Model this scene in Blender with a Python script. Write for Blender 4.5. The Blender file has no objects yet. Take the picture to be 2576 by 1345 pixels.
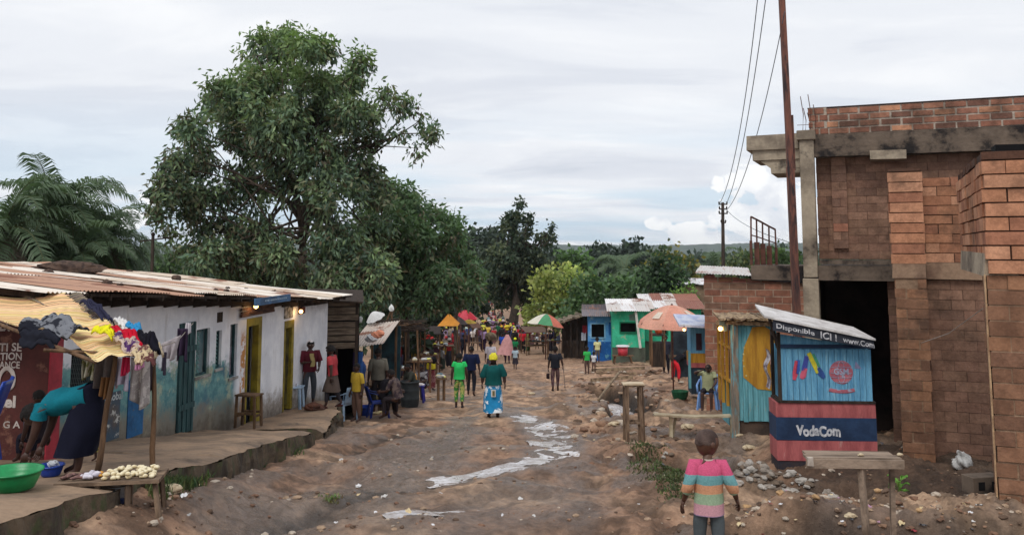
import bpy, math, random
import numpy as np
from mathutils import Vector, Matrix, Euler

SC = bpy.context.scene
COL = SC.collection
R = math.radians
RNG = random.Random(7)
NP = np.random.default_rng(11)

def S(r, g, b):
    f = lambda c: (c/255/12.92 if c <= 10 else ((c/255+.055)/1.055)**2.4)
    return (f(r), f(g), f(b))

# ---------------------------------------------------------------- camera
PITCH, FPX, CX, CY, WPX = R(6), 2200.0, 1288.0, 389.0, 2576.0
cam_d = bpy.data.cameras.new('camera')
cam = bpy.data.objects.new('camera', cam_d); COL.objects.link(cam)
cam.location = (0, 0, 0); cam.rotation_euler = (R(90)+PITCH, 0, 0)
cam_d.sensor_width = 36; cam_d.lens = FPX/WPX*36
cam_d.shift_y = -(672.5-CY)/WPX
cam_d.clip_start = .1; cam_d.clip_end = 20000
SC.camera = cam

# ---------------------------------------------------------------- light and sky
SUN_EL, SUN_AZ = R(52), R(200)     # high sun behind thin cloud, a little behind the camera
sun_d = bpy.data.lights.new('sun', 'SUN'); sun_d.energy = 1.5; sun_d.angle = R(25); sun_d.color = (1, .96, .9)
sun = bpy.data.objects.new('sun', sun_d); COL.objects.link(sun)
sun.rotation_euler = (R(90)-SUN_EL, 0, R(180)-SUN_AZ)
SC.view_settings.view_transform = 'Standard'; SC.view_settings.look = 'None'
SC.view_settings.exposure = 0.1; SC.view_settings.gamma = 1

W = bpy.data.worlds.new('World'); SC.world = W; W.use_nodes = True
def world():
    nt = W.node_tree; nt.nodes.clear(); L = nt.links.new
    N = lambda t, **k: mk(nt, t, **k)
    out = N('ShaderNodeOutputWorld'); bg = N('ShaderNodeBackground'); bg.inputs[1].default_value = .11
    L(bg.outputs[0], out.inputs[0])
    sky = N('ShaderNodeTexSky'); sky.sky_type = 'NISHITA'; sky.sun_disc = False
    sky.sun_elevation = SUN_EL; sky.sun_rotation = SUN_AZ; sky.air_density = 1.0; sky.dust_density = 2.0
    tc = N('ShaderNodeTexCoord'); sep = N('ShaderNodeSeparateXYZ'); L(tc.outputs['Generated'], sep.inputs[0])
    def M(op, a, b=None, c=None, clamp=False):
        n = N('ShaderNodeMath'); n.operation = op; n.use_clamp = clamp
        for i, v in enumerate((a, b, c)):
            if v is None: continue
            if isinstance(v, (int, float)): n.inputs[i].default_value = v
            else: L(v, n.inputs[i])
        return n.outputs[0]
    x, y, z = sep.outputs
    zc = M('MAXIMUM', z, .0)
    den = M('ADD', zc, .11)
    cu = M('DIVIDE', x, den); cv = M('DIVIDE', y, den)
    comb = N('ShaderNodeCombineXYZ'); L(cu, comb.inputs[0]); L(cv, comb.inputs[1])
    def noise(vec, sc, det, rough=.55, dist=0.):
        n = N('ShaderNodeTexNoise'); n.inputs['Scale'].default_value = sc; n.inputs['Detail'].default_value = det
        n.inputs['Roughness'].default_value = rough; n.inputs['Distortion'].default_value = dist
        L(vec, n.inputs['Vector']); return n.outputs[0]
    def ramp(fac, *stops):
        r = N('ShaderNodeValToRGB'); L(fac, r.inputs[0]); e = r.color_ramp.elements
        while len(e) < len(stops): e.new(.5)
        for i, (p, c) in enumerate(stops):
            e[i].position = p; e[i].color = (c, c, c, 1) if isinstance(c, (int, float)) else (*c, 1)
        r.color_ramp.interpolation = 'EASE'; return r.outputs[0]
    # high veil: brightness varies in long streaks
    mp = N('ShaderNodeMapping'); mp.inputs['Scale'].default_value = (.55, .95, 1); mp.inputs['Rotation'].default_value = (0, 0, R(14)); L(comb.outputs[0], mp.inputs[0])
    n1 = noise(mp.outputs[0], 1.5, 7, .55, .5)
    n2 = noise(mp.outputs[0], .5, 3, .5, .2)
    nn = M('ADD', M('MULTIPLY', n1, .55), M('MULTIPLY', n2, .45))
    cloud = ramp(nn, (.33, (5.5, 5.9, 6.6)), (.43, (6.5, 6.8, 7.4)), (.51, (7.3, 7.55, 8.0)), (.63, (8.2, 8.35, 8.6)))
    # coverage: thin out to blue close to the horizon
    mp2 = N('ShaderNodeMapping'); mp2.inputs['Scale'].default_value = (.2, .45, 1); mp2.inputs['Location'].default_value = (3.7, 1.2, 0); L(comb.outputs[0], mp2.inputs[0])
    n3 = noise(mp2.outputs[0], 1.7, 6, .55, .4)
    hz = M('SUBTRACT', 1, M('DIVIDE', z, .17), clamp=True)
    thin = M('MULTIPLY', M('MULTIPLY', hz, ramp(n3, (.40, 0.), (.58, 1.))), .8)
    blue = N('ShaderNodeMix'); blue.data_type = 'RGBA'; blue.inputs[0].default_value = .75
    L(sky.outputs[0], blue.inputs[6]); blue.inputs[7].default_value = (5.0, 6.9, 8.6, 1)
    mix = N('ShaderNodeMix'); mix.data_type = 'RGBA'
    L(thin, mix.inputs[0]); L(cloud, mix.inputs[6]); L(blue.outputs[2], mix.inputs[7])
    # low cumulus heaps over the horizon
    az = M('ARCTAN2', x, y)
    cc = N('ShaderNodeCombineXYZ'); L(M('MULTIPLY', az, 1.0), cc.inputs[0]); L(M('MULTIPLY', z, 1.25), cc.inputs[1])
    b1 = noise(cc.outputs[0], 26, 6, .55, .2); b0 = noise(cc.outputs[0], 9, 2, .5, .0)
    def bump(a0, z0, wa, wz, h):
        d = M('ADD', M('POWER', M('DIVIDE', M('ABSOLUTE', M('SUBTRACT', az, a0)), wa), 2), M('POWER', M('DIVIDE', M('ABSOLUTE', M('SUBTRACT', z, z0)), wz), 2))
        return M('MULTIPLY', M('SUBTRACT', 1, d), h)
    s = bump(.275, .036, .062, .056, 1.15)
    for a in ((.212, .012, .045, .018, 1.), (.165, .026, .016, .009, .9), (.33, .02, .06, .03, 1.), (.07, .0, .05, .006, .8), (-.42, .03, .05, .02, .5), (.5, .03, .12, .03, .9), (-.6, .02, .1, .03, .8), (.9, .05, .12, .04, .9), (-1.2, .05, .14, .04, .9)):
        s = M('MAXIMUM', s, bump(*a))
    cm = ramp(M('ADD', s, M('ADD', M('MULTIPLY', M('SUBTRACT', b1, .5), 3.6), M('MULTIPLY', M('SUBTRACT', b0, .5), 2.2))), (.30, 0.), (.5, 1.))
    mix2 = N('ShaderNodeMix'); mix2.data_type = 'RGBA'
    cumc = ramp(b1, (.35, (6.8, 7.1, 7.7)), (.6, (8.8, 8.9, 9.0)))
    L(cm, mix2.inputs[0]); L(mix.outputs[2], mix2.inputs[6]); L(cumc, mix2.inputs[7])
    L(mix2.outputs[2], bg.inputs[0])

def mk(nt, t, **k):
    n = nt.nodes.new(t)
    for a, v in k.items(): setattr(n, a, v)
    return n
world()

# ---------------------------------------------------------------- pixel helpers (2576 x 1345 reading of the photograph)
cP, sP = math.cos(PITCH), math.sin(PITCH)
def ray(px, py):
    a = (px-CX)/FPX; b = (CY-py)/FPX
    f = cP - b*sP; u = sP + b*cP
    return a/f, u/f
def P(px, py, Y):
    a, u = ray(px, py); return Vector((a*Y, Y, u*Y))

# ---------------------------------------------------------------- noise
_perm = np.random.default_rng(3).random((256, 256))
def vnoise(x, y):
    xi = np.floor(x).astype(int); yi = np.floor(y).astype(int); fx = x-xi; fy = y-yi
    fx = fx*fx*(3-2*fx); fy = fy*fy*(3-2*fy)
    g = lambda i, j: _perm[(xi+i) % 256, (yi+j) % 256]
    return (g(0, 0)*(1-fx)+g(1, 0)*fx)*(1-fy) + (g(0, 1)*(1-fx)+g(1, 1)*fx)*fy - .5
def fbm(x, y, o=4, g=.5):
    s = 0; a = 1.
    for k in range(o):
        c, d = math.cos(.7*k+.3), math.sin(.7*k+.3)
        s = s + a*vnoise((x*c-y*d)*2**k+17.3*k, (x*d+y*c)*2**k+9.1*k); a *= g
    return s
def sst(e0, e1, x):
    t = np.clip((x-e0)/(e1-e0), 0, 1); return t*t*(3-2*t)
def dpoly(x, y, pts):
    d = np.full(np.shape(x), 1e9)
    for (ax, ay), (bx, by) in zip(pts[:-1], pts[1:]):
        vx, vy = bx-ax, by-ay
        t = np.clip(((x-ax)*vx+(y-ay)*vy)/(vx*vx+vy*vy+1e-9), 0, 1)
        d = np.minimum(d, np.hypot(x-ax-t*vx, y-ay-t*vy))
    return d

# ---------------------------------------------------------------- terrain
_ky = np.array([-60, -10, 0, 6.5, 13, 21.6, 32, 58, 100, 180, 300, 450, 900, 1500, 2300, 2900, 4000, 9000.])
_kz = np.array([-.5, -1.1, -1.75, -2.5, -3.27, -4.22, -5.3, -7.2, -10, -14.5, -17.5, -21, -26, -34, -30, -4, -2, -30.])
def base(y): return np.interp(y, _ky, _kz)
def G0(x, y):
    x = np.asarray(x, float); y = np.asarray(y, float)
    z = base(y)
    z = z + .33*sst(-2.2, -3.8, x)*sst(13, 8, y)                     # the left verge is a little higher
    z = z + .25*sst(8, 14, x)*sst(60, 20, y)
    far = sst(60, 160, y)
    z = z + far*sst(12, 60, np.abs(x+.03*y))*3.5*sst(1200, 400, y)
    z = z + sst(200, 700, y)*fbm(x/420., y/420., 3)*10
    z = z + sst(1700, 2500, y)*(fbm(x/900.+4, y/900., 2)*10)
    return z
_GY = np.geomspace(3.5, 1200, 420)
def ground(px, py, fn=None):
    Y = _GY; a, u = ray(px, py)
    d = u*Y - (fn or G0)(a*Y, Y)
    i = max(1, int(np.argmax(d < 0))) if (d < 0).any() else len(Y)-1
    t = float(d[i-1]/(d[i-1]-d[i]+1e-9)) if d[i] < 0 else 1.
    Yv = float(Y[i-1]+(Y[i]-Y[i-1])*min(max(t, 0), 1)); return (a*Yv, Yv, float(u*Yv))
def gxy(px, py): g = ground(px, py); return g[0], g[1]
STREAM = [gxy(*p) for p in [(1290, 1042), (1320, 1048), (1352, 1058), (1372, 1085), (1405, 1112), (1408, 1135), (1375, 1155), (1330, 1176), (1262, 1186), (1180, 1196), (1075, 1208)]]
STREAM2 = [gxy(*p) for p in [(1235, 1262), (1200, 1275), (1120, 1288), (1050, 1302), (980, 1316)]]
DITCH = [gxy(*p) for p in [(1690, 1168), (1760, 1190), (1840, 1206), (1905, 1210), (1985, 1204), (2080, 1208)]]
GULLY = [gxy(*p) for p in [(1850, 1330), (1990, 1338), (2200, 1340), (2400, 1350), (2560, 1352)]]
HOLE = [gxy(*p) for p in [(1505, 975), (1548, 986), (1590, 1004), (1592, 1036)]]
HOLE2 = [gxy(*p) for p in [(1520, 938), (1560, 942), (1615, 938)]]
RUTS = [[gxy(*p) for p in [(680, 1330), (770, 1295), (850, 1262), (950, 1240), (1060, 1215)]], [gxy(*p) for p in [(860, 1135), (960, 1110), (1060, 1085)]]]
KIOSKPAD = gxy(2075, 1150)
def G1(x, y):
    z = G0(x, y)
    near = sst(70, 30, y)
    ds = dpoly(x, y, STREAM); z = z - .035*sst(.5, .1, ds)
    ds2 = dpoly(x, y, STREAM2); z = z - .02*sst(.35, .05, ds2)
    z = z - .5*sst(.75, .3, dpoly(x, y, DITCH)) + .10*sst(1.0, .75, dpoly(x, y, DITCH))*sst(.5, .8, dpoly(x, y, DITCH))
    # hollow right of the kiosk, behind the rubble bank
    z = z + .10*sst(-2.75, -3.25, x)*sst(19, 17, y)*sst(6, 8, y)      # mud banked against the kerb
    hol = sst(3.6, 4.4, x)*sst(14.5, 13.4, y)*sst(10.2, 11.0, y); z = z - .22*hol
    bank = sst(2.3, 3.0, x)*sst(10.7, 10.1, y+.2*fbm(x*2, y*2, 2))*sst(8.6, 9.3, y); z = z + .16*bank
    z = z - .38*sst(.55, .15, dpoly(x, y, GULLY))*sst(2.0, 2.6, x)
    z = z - .75*sst(.95, .6, dpoly(x, y, HOLE)+.2*fbm(x*1.3, y*1.3, 2)); z = z - .5*sst(1., .5, dpoly(x, y, HOLE2))
    rough_r = sst(.8, 2.2, x)*near
    z = z + .3*rough_r*sst(13, 17, y)*sst(34, 26, y)*fbm(x*.9+3, y*.9, 3)
    for rt in RUTS: z = z - .08*sst(.35, .05, dpoly(x, y, rt))
    return z
def G(x, y):
    x = np.asarray(x, float); y = np.asarray(y, float)
    near = sst(90, 40, y)
    wet = np.minimum(dpoly(x, y, STREAM), dpoly(x, y, STREAM2)+.1)
    calm = .75 + .25*sst(.1, .6, wet)
    edge = .55 + .45*sst(.3, 2.0, x) + .05*sst(-1.3, -2.8, x)
    n = .17*fbm(x*.8, y*.8, 2) + calm*edge*(.12*fbm(x*2.6+8, y*2.0, 5, .66) + .055*np.maximum(fbm(x*9, y*7, 3), -.08))
    return G1(x, y) + near*n
def gz(x, y): return float(G(x, y))
def onground(px, py):
    g = ground(px, py, G1); return Vector((g[0], g[1], gz(g[0], g[1])))

# ---------------------------------------------------------------- materials
MATS = {}
def nodes_of(name):
    m = bpy.data.materials.new(name); m.use_nodes = True; nt = m.node_tree; nt.nodes.clear()
    out = mk(nt, 'ShaderNodeOutputMaterial'); bs = mk(nt, 'ShaderNodeBsdfPrincipled'); nt.links.new(bs.outputs[0], out.inputs[0])
    return m, nt, bs, out
def mixc(nt, f, a, b, mode='MIX'):
    n = mk(nt, 'ShaderNodeMix', data_type='RGBA', blend_type=mode)
    for i, v in ((0, f), (6, a), (7, b)):
        if isinstance(v, (int, float)): n.inputs[i].default_value = v
        elif isinstance(v, tuple): n.inputs[i].default_value = (*v[:3], 1)
        else: nt.links.new(v, n.inputs[i])
    return n.outputs[2]
def noi(nt, vec, sc, det=6, rough=.6):
    n = mk(nt, 'ShaderNodeTexNoise'); n.inputs['Scale'].default_value = sc; n.inputs['Detail'].default_value = det; n.inputs['Roughness'].default_value = rough
    nt.links.new(vec, n.inputs['Vector']); return n.outputs[0]
def rmp(nt, f, a, b):
    n = mk(nt, 'ShaderNodeMapRange'); n.inputs[1].default_value = a; n.inputs[2].default_value = b
    n.interpolation_type = 'SMOOTHSTEP'; nt.links.new(f, n.inputs[0]); return n.outputs[0]
def mat(name, c1, c2=None, scale=3., rough=.85, bump=.2, bscale=None, stretch=(1, 1, 1), stain=None, vcol=False, metal=0., spec=.3, fine=.25, emit=None, trans=0.):
    """weathered surface: two tones broken up by noise, fine speckle, optional stain (colour, scale, lo, hi), optional per-piece colour"""
    if name in MATS: return MATS[name]
    m, nt, bs, out = nodes_of(name)
    tc = mk(nt, 'ShaderNodeTexCoord'); mp = mk(nt, 'ShaderNodeMapping'); mp.inputs['Scale'].default_value = stretch
    nt.links.new(tc.outputs['Object'], mp.inputs[0]); v = mp.outputs[0]
    c2 = c2 or tuple(q*.72 for q in c1)
    col = mixc(nt, rmp(nt, noi(nt, v, scale), .38, .64), c1, c2)
    if vcol:
        at = mk(nt, 'ShaderNodeAttribute', attribute_name='Col'); col = mixc(nt, 1., col, at.outputs[0], 'MULTIPLY')
    if stain:
        sc, ss, lo, hi = stain
        col = mixc(nt, rmp(nt, noi(nt, v, ss, 8, .7), lo, hi), col, sc)
    fn = noi(nt, v, scale*9, 3, .7)
    col = mixc(nt, fine, col, mixc(nt, rmp(nt, fn, .3, .7), (.45, .45, .45), (1.25, 1.25, 1.25)), 'MULTIPLY')
    nt.links.new(col, bs.inputs['Base Color'])
    bs.inputs['Roughness'].default_value = rough; bs.inputs['Metallic'].default_value = metal
    bs.inputs['Specular IOR Level'].default_value = spec
    if emit: bs.inputs['Emission Color'].default_value = (*emit[0], 1); bs.inputs['Emission Strength'].default_value = emit[1]
    if bump:
        b = mk(nt, 'ShaderNodeBump'); b.inputs['Strength'].default_value = bump; b.inputs['Distance'].default_value = .03
        nt.links.new(noi(nt, v, bscale or scale*5, 5, .65), b.inputs['Height']); nt.links.new(b.outputs[0], bs.inputs['Normal'])
    if trans:
        tr = mk(nt, 'ShaderNodeBsdfTranslucent'); nt.links.new(col, tr.inputs[0])
        ms = mk(nt, 'ShaderNodeMixShader'); ms.inputs[0].default_value = trans
        nt.links.new(bs.outputs[0], ms.inputs[1]); nt.links.new(tr.outputs[0], ms.inputs[2]); nt.links.new(ms.outputs[0], out.inputs[0])
    MATS[name] = m; return m
def cloth_m(r, g, b, pattern=None):
    """woven cloth; pattern = (colour, scale) for printed wax cloth"""
    nm = 'cloth_%d_%d_%d%s' % (r, g, b, '' if not pattern else '_print%d' % (sum(pattern[0])))
    if nm in MATS: return MATS[nm]
    c = S(r, g, b)
    return mat(nm, c, tuple(q*.8 for q in c), 5, .9, .15, 40, fine=.15, spec=.1, stain=(S(*pattern[0]), pattern[1], .5, .53) if pattern else None)

# ---------------------------------------------------------------- mesh builder
class MB:
    def __init__(s): s.v = []; s.f = []; s.mi = []; s.c = []; s.n = 0
    def add(s, verts, faces, m=0, col=None):
        s.v.append(np.asarray(verts, float).reshape(-1, 3)); k = s.n; s.n += len(s.v[-1])
        for f in faces: s.f.append(tuple(int(i)+k for i in f))
        s.mi += [m]*len(faces); s.c += [col]*len(faces); return s
    def box(s, c, d, rot=None, m=0, col=None, taper=1., jit=0.):
        x, y, z = (q/2 for q in d); t = taper
        v = np.array([(-x, -y, -z), (x, -y, -z), (x, y, -z), (-x, y, -z), (-x*t, -y*t, z), (x*t, -y*t, z), (x*t, y*t, z), (-x*t, y*t, z)])
        if jit: v = v + NP.uniform(-jit, jit, v.shape)
        if rot is not None:
            if isinstance(rot, (int, float)): rot = Matrix.Rotation(rot, 3, 'Z')
            v = v @ np.array(rot.to_3x3()).T
        return s.add(v+np.array(c), [(0, 3, 2, 1), (4, 5, 6, 7), (0, 1, 5, 4), (1, 2, 6, 5), (2, 3, 7, 6), (3, 0, 4, 7)], m, col)
    def bx(s, x0, x1, y0, y1, z0, z1, **k): return s.box(((x0+x1)/2, (y0+y1)/2, (z0+z1)/2), (x1-x0, y1-y0, z1-z0), **k)
    def beam(s, a, b, w, h=None, **k):
        a, b = Vector(a), Vector(b); d = b-a
        q = d.to_track_quat('Z', 'Y').to_matrix(); return s.box((a+b)/2, (w, h or w, d.length), q, **k)
    def tube(s, pts, r, n=7, m=0, col=None, cap=True, up=(0, 0, 1), wob=0.):
        pts = [Vector(p) for p in pts]; k = len(pts)
        rr = r if hasattr(r, '__len__') else [r]*k; V = []; up = Vector(up)
        for i, p in enumerate(pts):
            d = (pts[min(i+1, k-1)]-pts[max(i-1, 0)]).normalized()
            a = d.cross(up)
            if a.length < 1e-3: a = d.cross(Vector((1, .01, 0)))
            a.normalize(); b = d.cross(a)
            rx, ry = rr[i] if hasattr(rr[i], '__len__') else (rr[i], rr[i])
            for j in range(n):
                t = 2*math.pi*j/n; w = 1+(RNG.uniform(-wob, wob) if wob else 0)
                V.append(p+(a*math.cos(t)*rx+b*math.sin(t)*ry)*w)
        F = [(i*n+j, i*n+(j+1) % n, (i+1)*n+(j+1) % n, (i+1)*n+j) for i in range(k-1) for j in range(n)]
        if cap: F += [tuple(range(n))[::-1], tuple((k-1)*n+j for j in range(n))]
        return s.add([tuple(v) for v in V], F, m, col)
    def lathe(s, c, prof, n=16, m=0, col=None, M=None, cap=False):
        V = []
        for r, z in prof:
            for j in range(n): t = 2*math.pi*j/n; V.append((r*math.cos(t), r*math.sin(t), z))
        V = np.array(V)
        if M is not None: V = V @ np.array(M.to_3x3()).T
        k = len(prof); F = [(i*n+j, i*n+(j+1) % n, (i+1)*n+(j+1) % n, (i+1)*n+j) for i in range(k-1) for j in range(n)]
        if cap: F += [tuple(range(n))[::-1], tuple((k-1)*n+j for j in range(n))]
        return s.add(V+np.array(c), F, m, col)
    def rock(s, c, r, m=0, col=None, sub=2, amp=.3):
        v, f = ICO[sub]; o = NP.uniform(0, 99, 3)
        w = v*1.6+o; n = fbm(w[:, 0]+w[:, 2]*.7, w[:, 1]-w[:, 2]*.5, 3)
        u = v*(1+amp*2*n)[:, None]*np.array(r if hasattr(r, '__len__') else (r, r, r))
        return s.add(u+np.array(c), f, m, col)
    def grid(s, fn, nu, nv, m=0, col=None):
        V = [tuple(fn(i/nu, j/nv)) for j in range(nv+1) for i in range(nu+1)]
        F = [(j*(nu+1)+i, j*(nu+1)+i+1, (j+1)*(nu+1)+i+1, (j+1)*(nu+1)+i) for j in range(nv) for i in range(nu)]
        return s.add(V, F, m, col)
    def prism(s, pts, axis_vec, m=0, col=None):
        """extrude a closed outline (3d points) along a vector"""
        a = [Vector(p) for p in pts]; b = [p+Vector(axis_vec) for p in a]; n = len(a)
        return s.add([tuple(p) for p in a+b], [tuple(range(n))[::-1], tuple(range(n, 2*n))]+[(i, (i+1) % n, n+(i+1) % n, n+i) for i in range(n)], m, col)
    def build(s, name, mats, parent=None, smooth=False, origin=None, bevel=0.):
        V = np.concatenate(s.v) if s.v else np.zeros((0, 3))
        me = bpy.data.meshes.new(name)
        if origin is not None: V = V-np.array(origin)
        me.from_pydata(V.tolist(), [], s.f)
        mats = mats if isinstance(mats, (list, tuple)) else [mats]
        for m in mats: me.materials.append(m)
        if len(mats) > 1: me.polygons.foreach_set('material_index', np.array(s.mi, dtype=np.int32))
        if any(c is not None for c in s.c):
            at = me.color_attributes.new('Col', 'FLOAT_COLOR', 'CORNER')
            cnt = np.array([len(f) for f in s.f]); cc = np.array([(*(c or (1, 1, 1)), 1.) for c in s.c])
            at.data.foreach_set('color', np.repeat(cc, cnt, 0).ravel())
        if smooth: me.polygons.foreach_set('use_smooth', [True]*len(me.polygons))
        me.update()
        o = bpy.data.objects.new(name, me); COL.objects.link(o)
        if origin is not None: o.location = origin
        if parent is not None: o.parent = parent
        if bevel:
            b = o.modifiers.new('bevel', 'BEVEL'); b.width = bevel; b.segments = 1; b.limit_method = 'ANGLE'
        return o
def _ico():
    out = {}
    t = (1+5**.5)/2
    v = [(-1, t, 0), (1, t, 0), (-1, -t, 0), (1, -t, 0), (0, -1, t), (0, 1, t), (0, -1, -t), (0, 1, -t), (t, 0, -1), (t, 0, 1), (-t, 0, -1), (-t, 0, 1)]
    f = [(0, 11, 5), (0, 5, 1), (0, 1, 7), (0, 7, 10), (0, 10, 11), (1, 5, 9), (5, 11, 4), (11, 10, 2), (10, 7, 6), (7, 1, 8), (3, 9, 4), (3, 4, 2), (3, 2, 6), (3, 6, 8), (3, 8, 9), (4, 9, 5), (2, 4, 11), (6, 2, 10), (8, 6, 7), (9, 8, 1)]
    v = [Vector(p).normalized() for p in v]
    for lv in range(4):
        out[lv] = (np.array([tuple(p) for p in v]), list(f))
        cache = {}; nf = []
        def mid(a, b):
            k = (min(a, b), max(a, b))
            if k not in cache: v.append(((v[a]+v[b])/2).normalized()); cache[k] = len(v)-1
            return cache[k]
        for a, b, c in f:
            ab, bc, ca = mid(a, b), mid(b, c), mid(c, a); nf += [(a, ab, ca), (b, bc, ab), (c, ca, bc), (ab, bc, ca)]
        f = nf
    return out
ICO = _ico()

def tag(o, label=None, cat=None, group=None, kind=None):
    if label: o['label'] = label
    if cat: o['category'] = cat
    if group: o['group'] = group
    if kind: o['kind'] = kind
    return o
def thing(name, label, cat, loc=(0, 0, 0), rz=0., group=None):
    o = bpy.data.objects.new(name, None); COL.objects.link(o); o.location = loc; o.rotation_euler = (0, 0, rz)
    o.empty_display_size = .2
    return tag(o, label, cat, group)
class Frame:
    """a facade's own axes: x along it to the right, y into it, z up"""
    def __init__(s, loc, rz): s.loc = Vector(loc); s.rz = rz; s.M = Matrix.Translation(s.loc) @ Matrix.Rotation(rz, 4, 'Z'); s.I = s.M.inverted()
    def hit(s, px, py, y=0.):
        a, u = ray(px, py); o = s.I @ Vector((0, 0, 0)); d = (s.I @ Vector((a, 1, u)))-o
        t = (y-o.y)/d.y; p = o+d*t; return p.x, p.z
    def rect(s, x0, y0, x1, y1, y=0.):
        """pixel box -> local x0,x1,z0,z1 on the plane y"""
        ym, xm = (y0+y1)/2, (x0+x1)/2
        return s.hit(x0, ym, y)[0], s.hit(x1, ym, y)[0], s.hit(xm, y1, y)[1], s.hit(xm, y0, y)[1]
    def w(s, x, y, z): return s.M @ Vector((x, y, z))
    def l(s, p): return s.I @ Vector(p)
def copy_tree(o, parent=None):
    c = o.copy(); COL.objects.link(c); c.parent = parent
    for ch in [q for q in bpy.data.objects if q.parent == o]: copy_tree(ch, c)
    return c

_dep = None
def text_mb(body, size, squeeze=1., shear=0., bold=0.006):
    cu = bpy.data.curves.new('t', 'FONT'); cu.body = body; cu.size = size; cu.offset = bold; cu.shear = shear; cu.resolution_u = 3
    ob = bpy.data.objects.new('t', cu); COL.objects.link(ob)
    dg = bpy.context.evaluated_depsgraph_get(); me = bpy.data.meshes.new_from_object(ob.evaluated_get(dg))
    V = np.array([v.co[:] for v in me.vertices]).reshape(-1, 3); F = [tuple(p.vertices) for p in me.polygons]
    bpy.data.objects.remove(ob); bpy.data.curves.remove(cu); bpy.data.meshes.remove(me)
    V[:, 0] *= squeeze; return V, F
def lettering(body, x0, x1, z0, z1, y, m, parent, slope=0., name='lettering', bold=.006, wob=.0):
    """text filling the local rect on the facade plane y, 3 mm thick, with hand-painted wobble"""
    V, F = text_mb(body, .3, bold=bold)
    mn, mx = V.min(0), V.max(0); u = (V[:, 0]-mn[0])/(mx[0]-mn[0]); w = (V[:, 1]-mn[1])/(mx[1]-mn[1])
    X = x0+u*(x1-x0); Z = z0+w*(z1-z0)+slope*u*(x1-x0)
    Z = Z+wob*(z1-z0)*np.sin(u*17); X = X+wob*(x1-x0)*.03*np.sin(w*5+u*20)
    A = np.stack([X, np.full_like(X, y), Z], 1)
    mb = MB(); mb.add(A, F); return mb.build(name, m, parent)

def skin_mesh(verts, edges, radii, root=0, sub=1):
    me = bpy.data.meshes.new('sk'); me.from_pydata([tuple(v) for v in verts], edges, [])
    ob = bpy.data.objects.new('sk', me); COL.objects.link(ob)
    mo = ob.modifiers.new('s', 'SKIN'); mo.branch_smoothing = .4; mo.use_smooth_shade = True
    if not len(me.skin_vertices):
        bpy.context.view_layer.objects.active = ob
    d = me.skin_vertices[0].data
    for i, r in enumerate(radii): d[i].radius = r if hasattr(r, '__len__') else (r, r); d[i].use_root = (i == root)
    ss = ob.modifiers.new('u', 'SUBSURF'); ss.levels = sub
    dg = bpy.context.evaluated_depsgraph_get(); e = bpy.data.meshes.new_from_object(ob.evaluated_get(dg))
    n = len(e.vertices); V = np.empty(n*3); e.vertices.foreach_get('co', V); V = V.reshape(-1, 3)
    F = [tuple(p.vertices) for p in e.polygons]
    bpy.data.objects.remove(ob); bpy.data.meshes.remove(me); bpy.data.meshes.remove(e)
    return V, F
# ================================================================ GROUND
def ground_mat():
    m, nt, bs, out = nodes_of('mud_road'); L = nt.links.new
    at = mk(nt, 'ShaderNodeAttribute', attribute_name='Col'); tc = mk(nt, 'ShaderNodeTexCoord'); v = tc.outputs['Object']
    n1 = noi(nt, v, 9, 8, .7); n2 = noi(nt, v, 38, 4, .7)
    c = mixc(nt, .6, at.outputs[0], mixc(nt, rmp(nt, n1, .3, .7), (.48, .45, .43), (1.35, 1.35, 1.33)), 'MULTIPLY')
    c = mixc(nt, rmp(nt, n2, .66, .74), c, (.42, .33, .25))
    L(c, bs.inputs['Base Color'])
    r = mk(nt, 'ShaderNodeMapRange'); r.inputs[1].default_value = 0; r.inputs[2].default_value = 1; r.inputs[3].default_value = .88; r.inputs[4].default_value = .22
    L(at.outputs['Alpha'], r.inputs[0]); L(r.outputs[0], bs.inputs['Roughness'])
    bs.inputs['Specular IOR Level'].default_value = .35
    b = mk(nt, 'ShaderNodeBump'); b.inputs['Strength'].default_value = .85; b.inputs['Distance'].default_value = .07
    L(noi(nt, v, 14, 8, .7), b.inputs['Height']); L(b.outputs[0], bs.inputs['Normal'])
    return m
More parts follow.
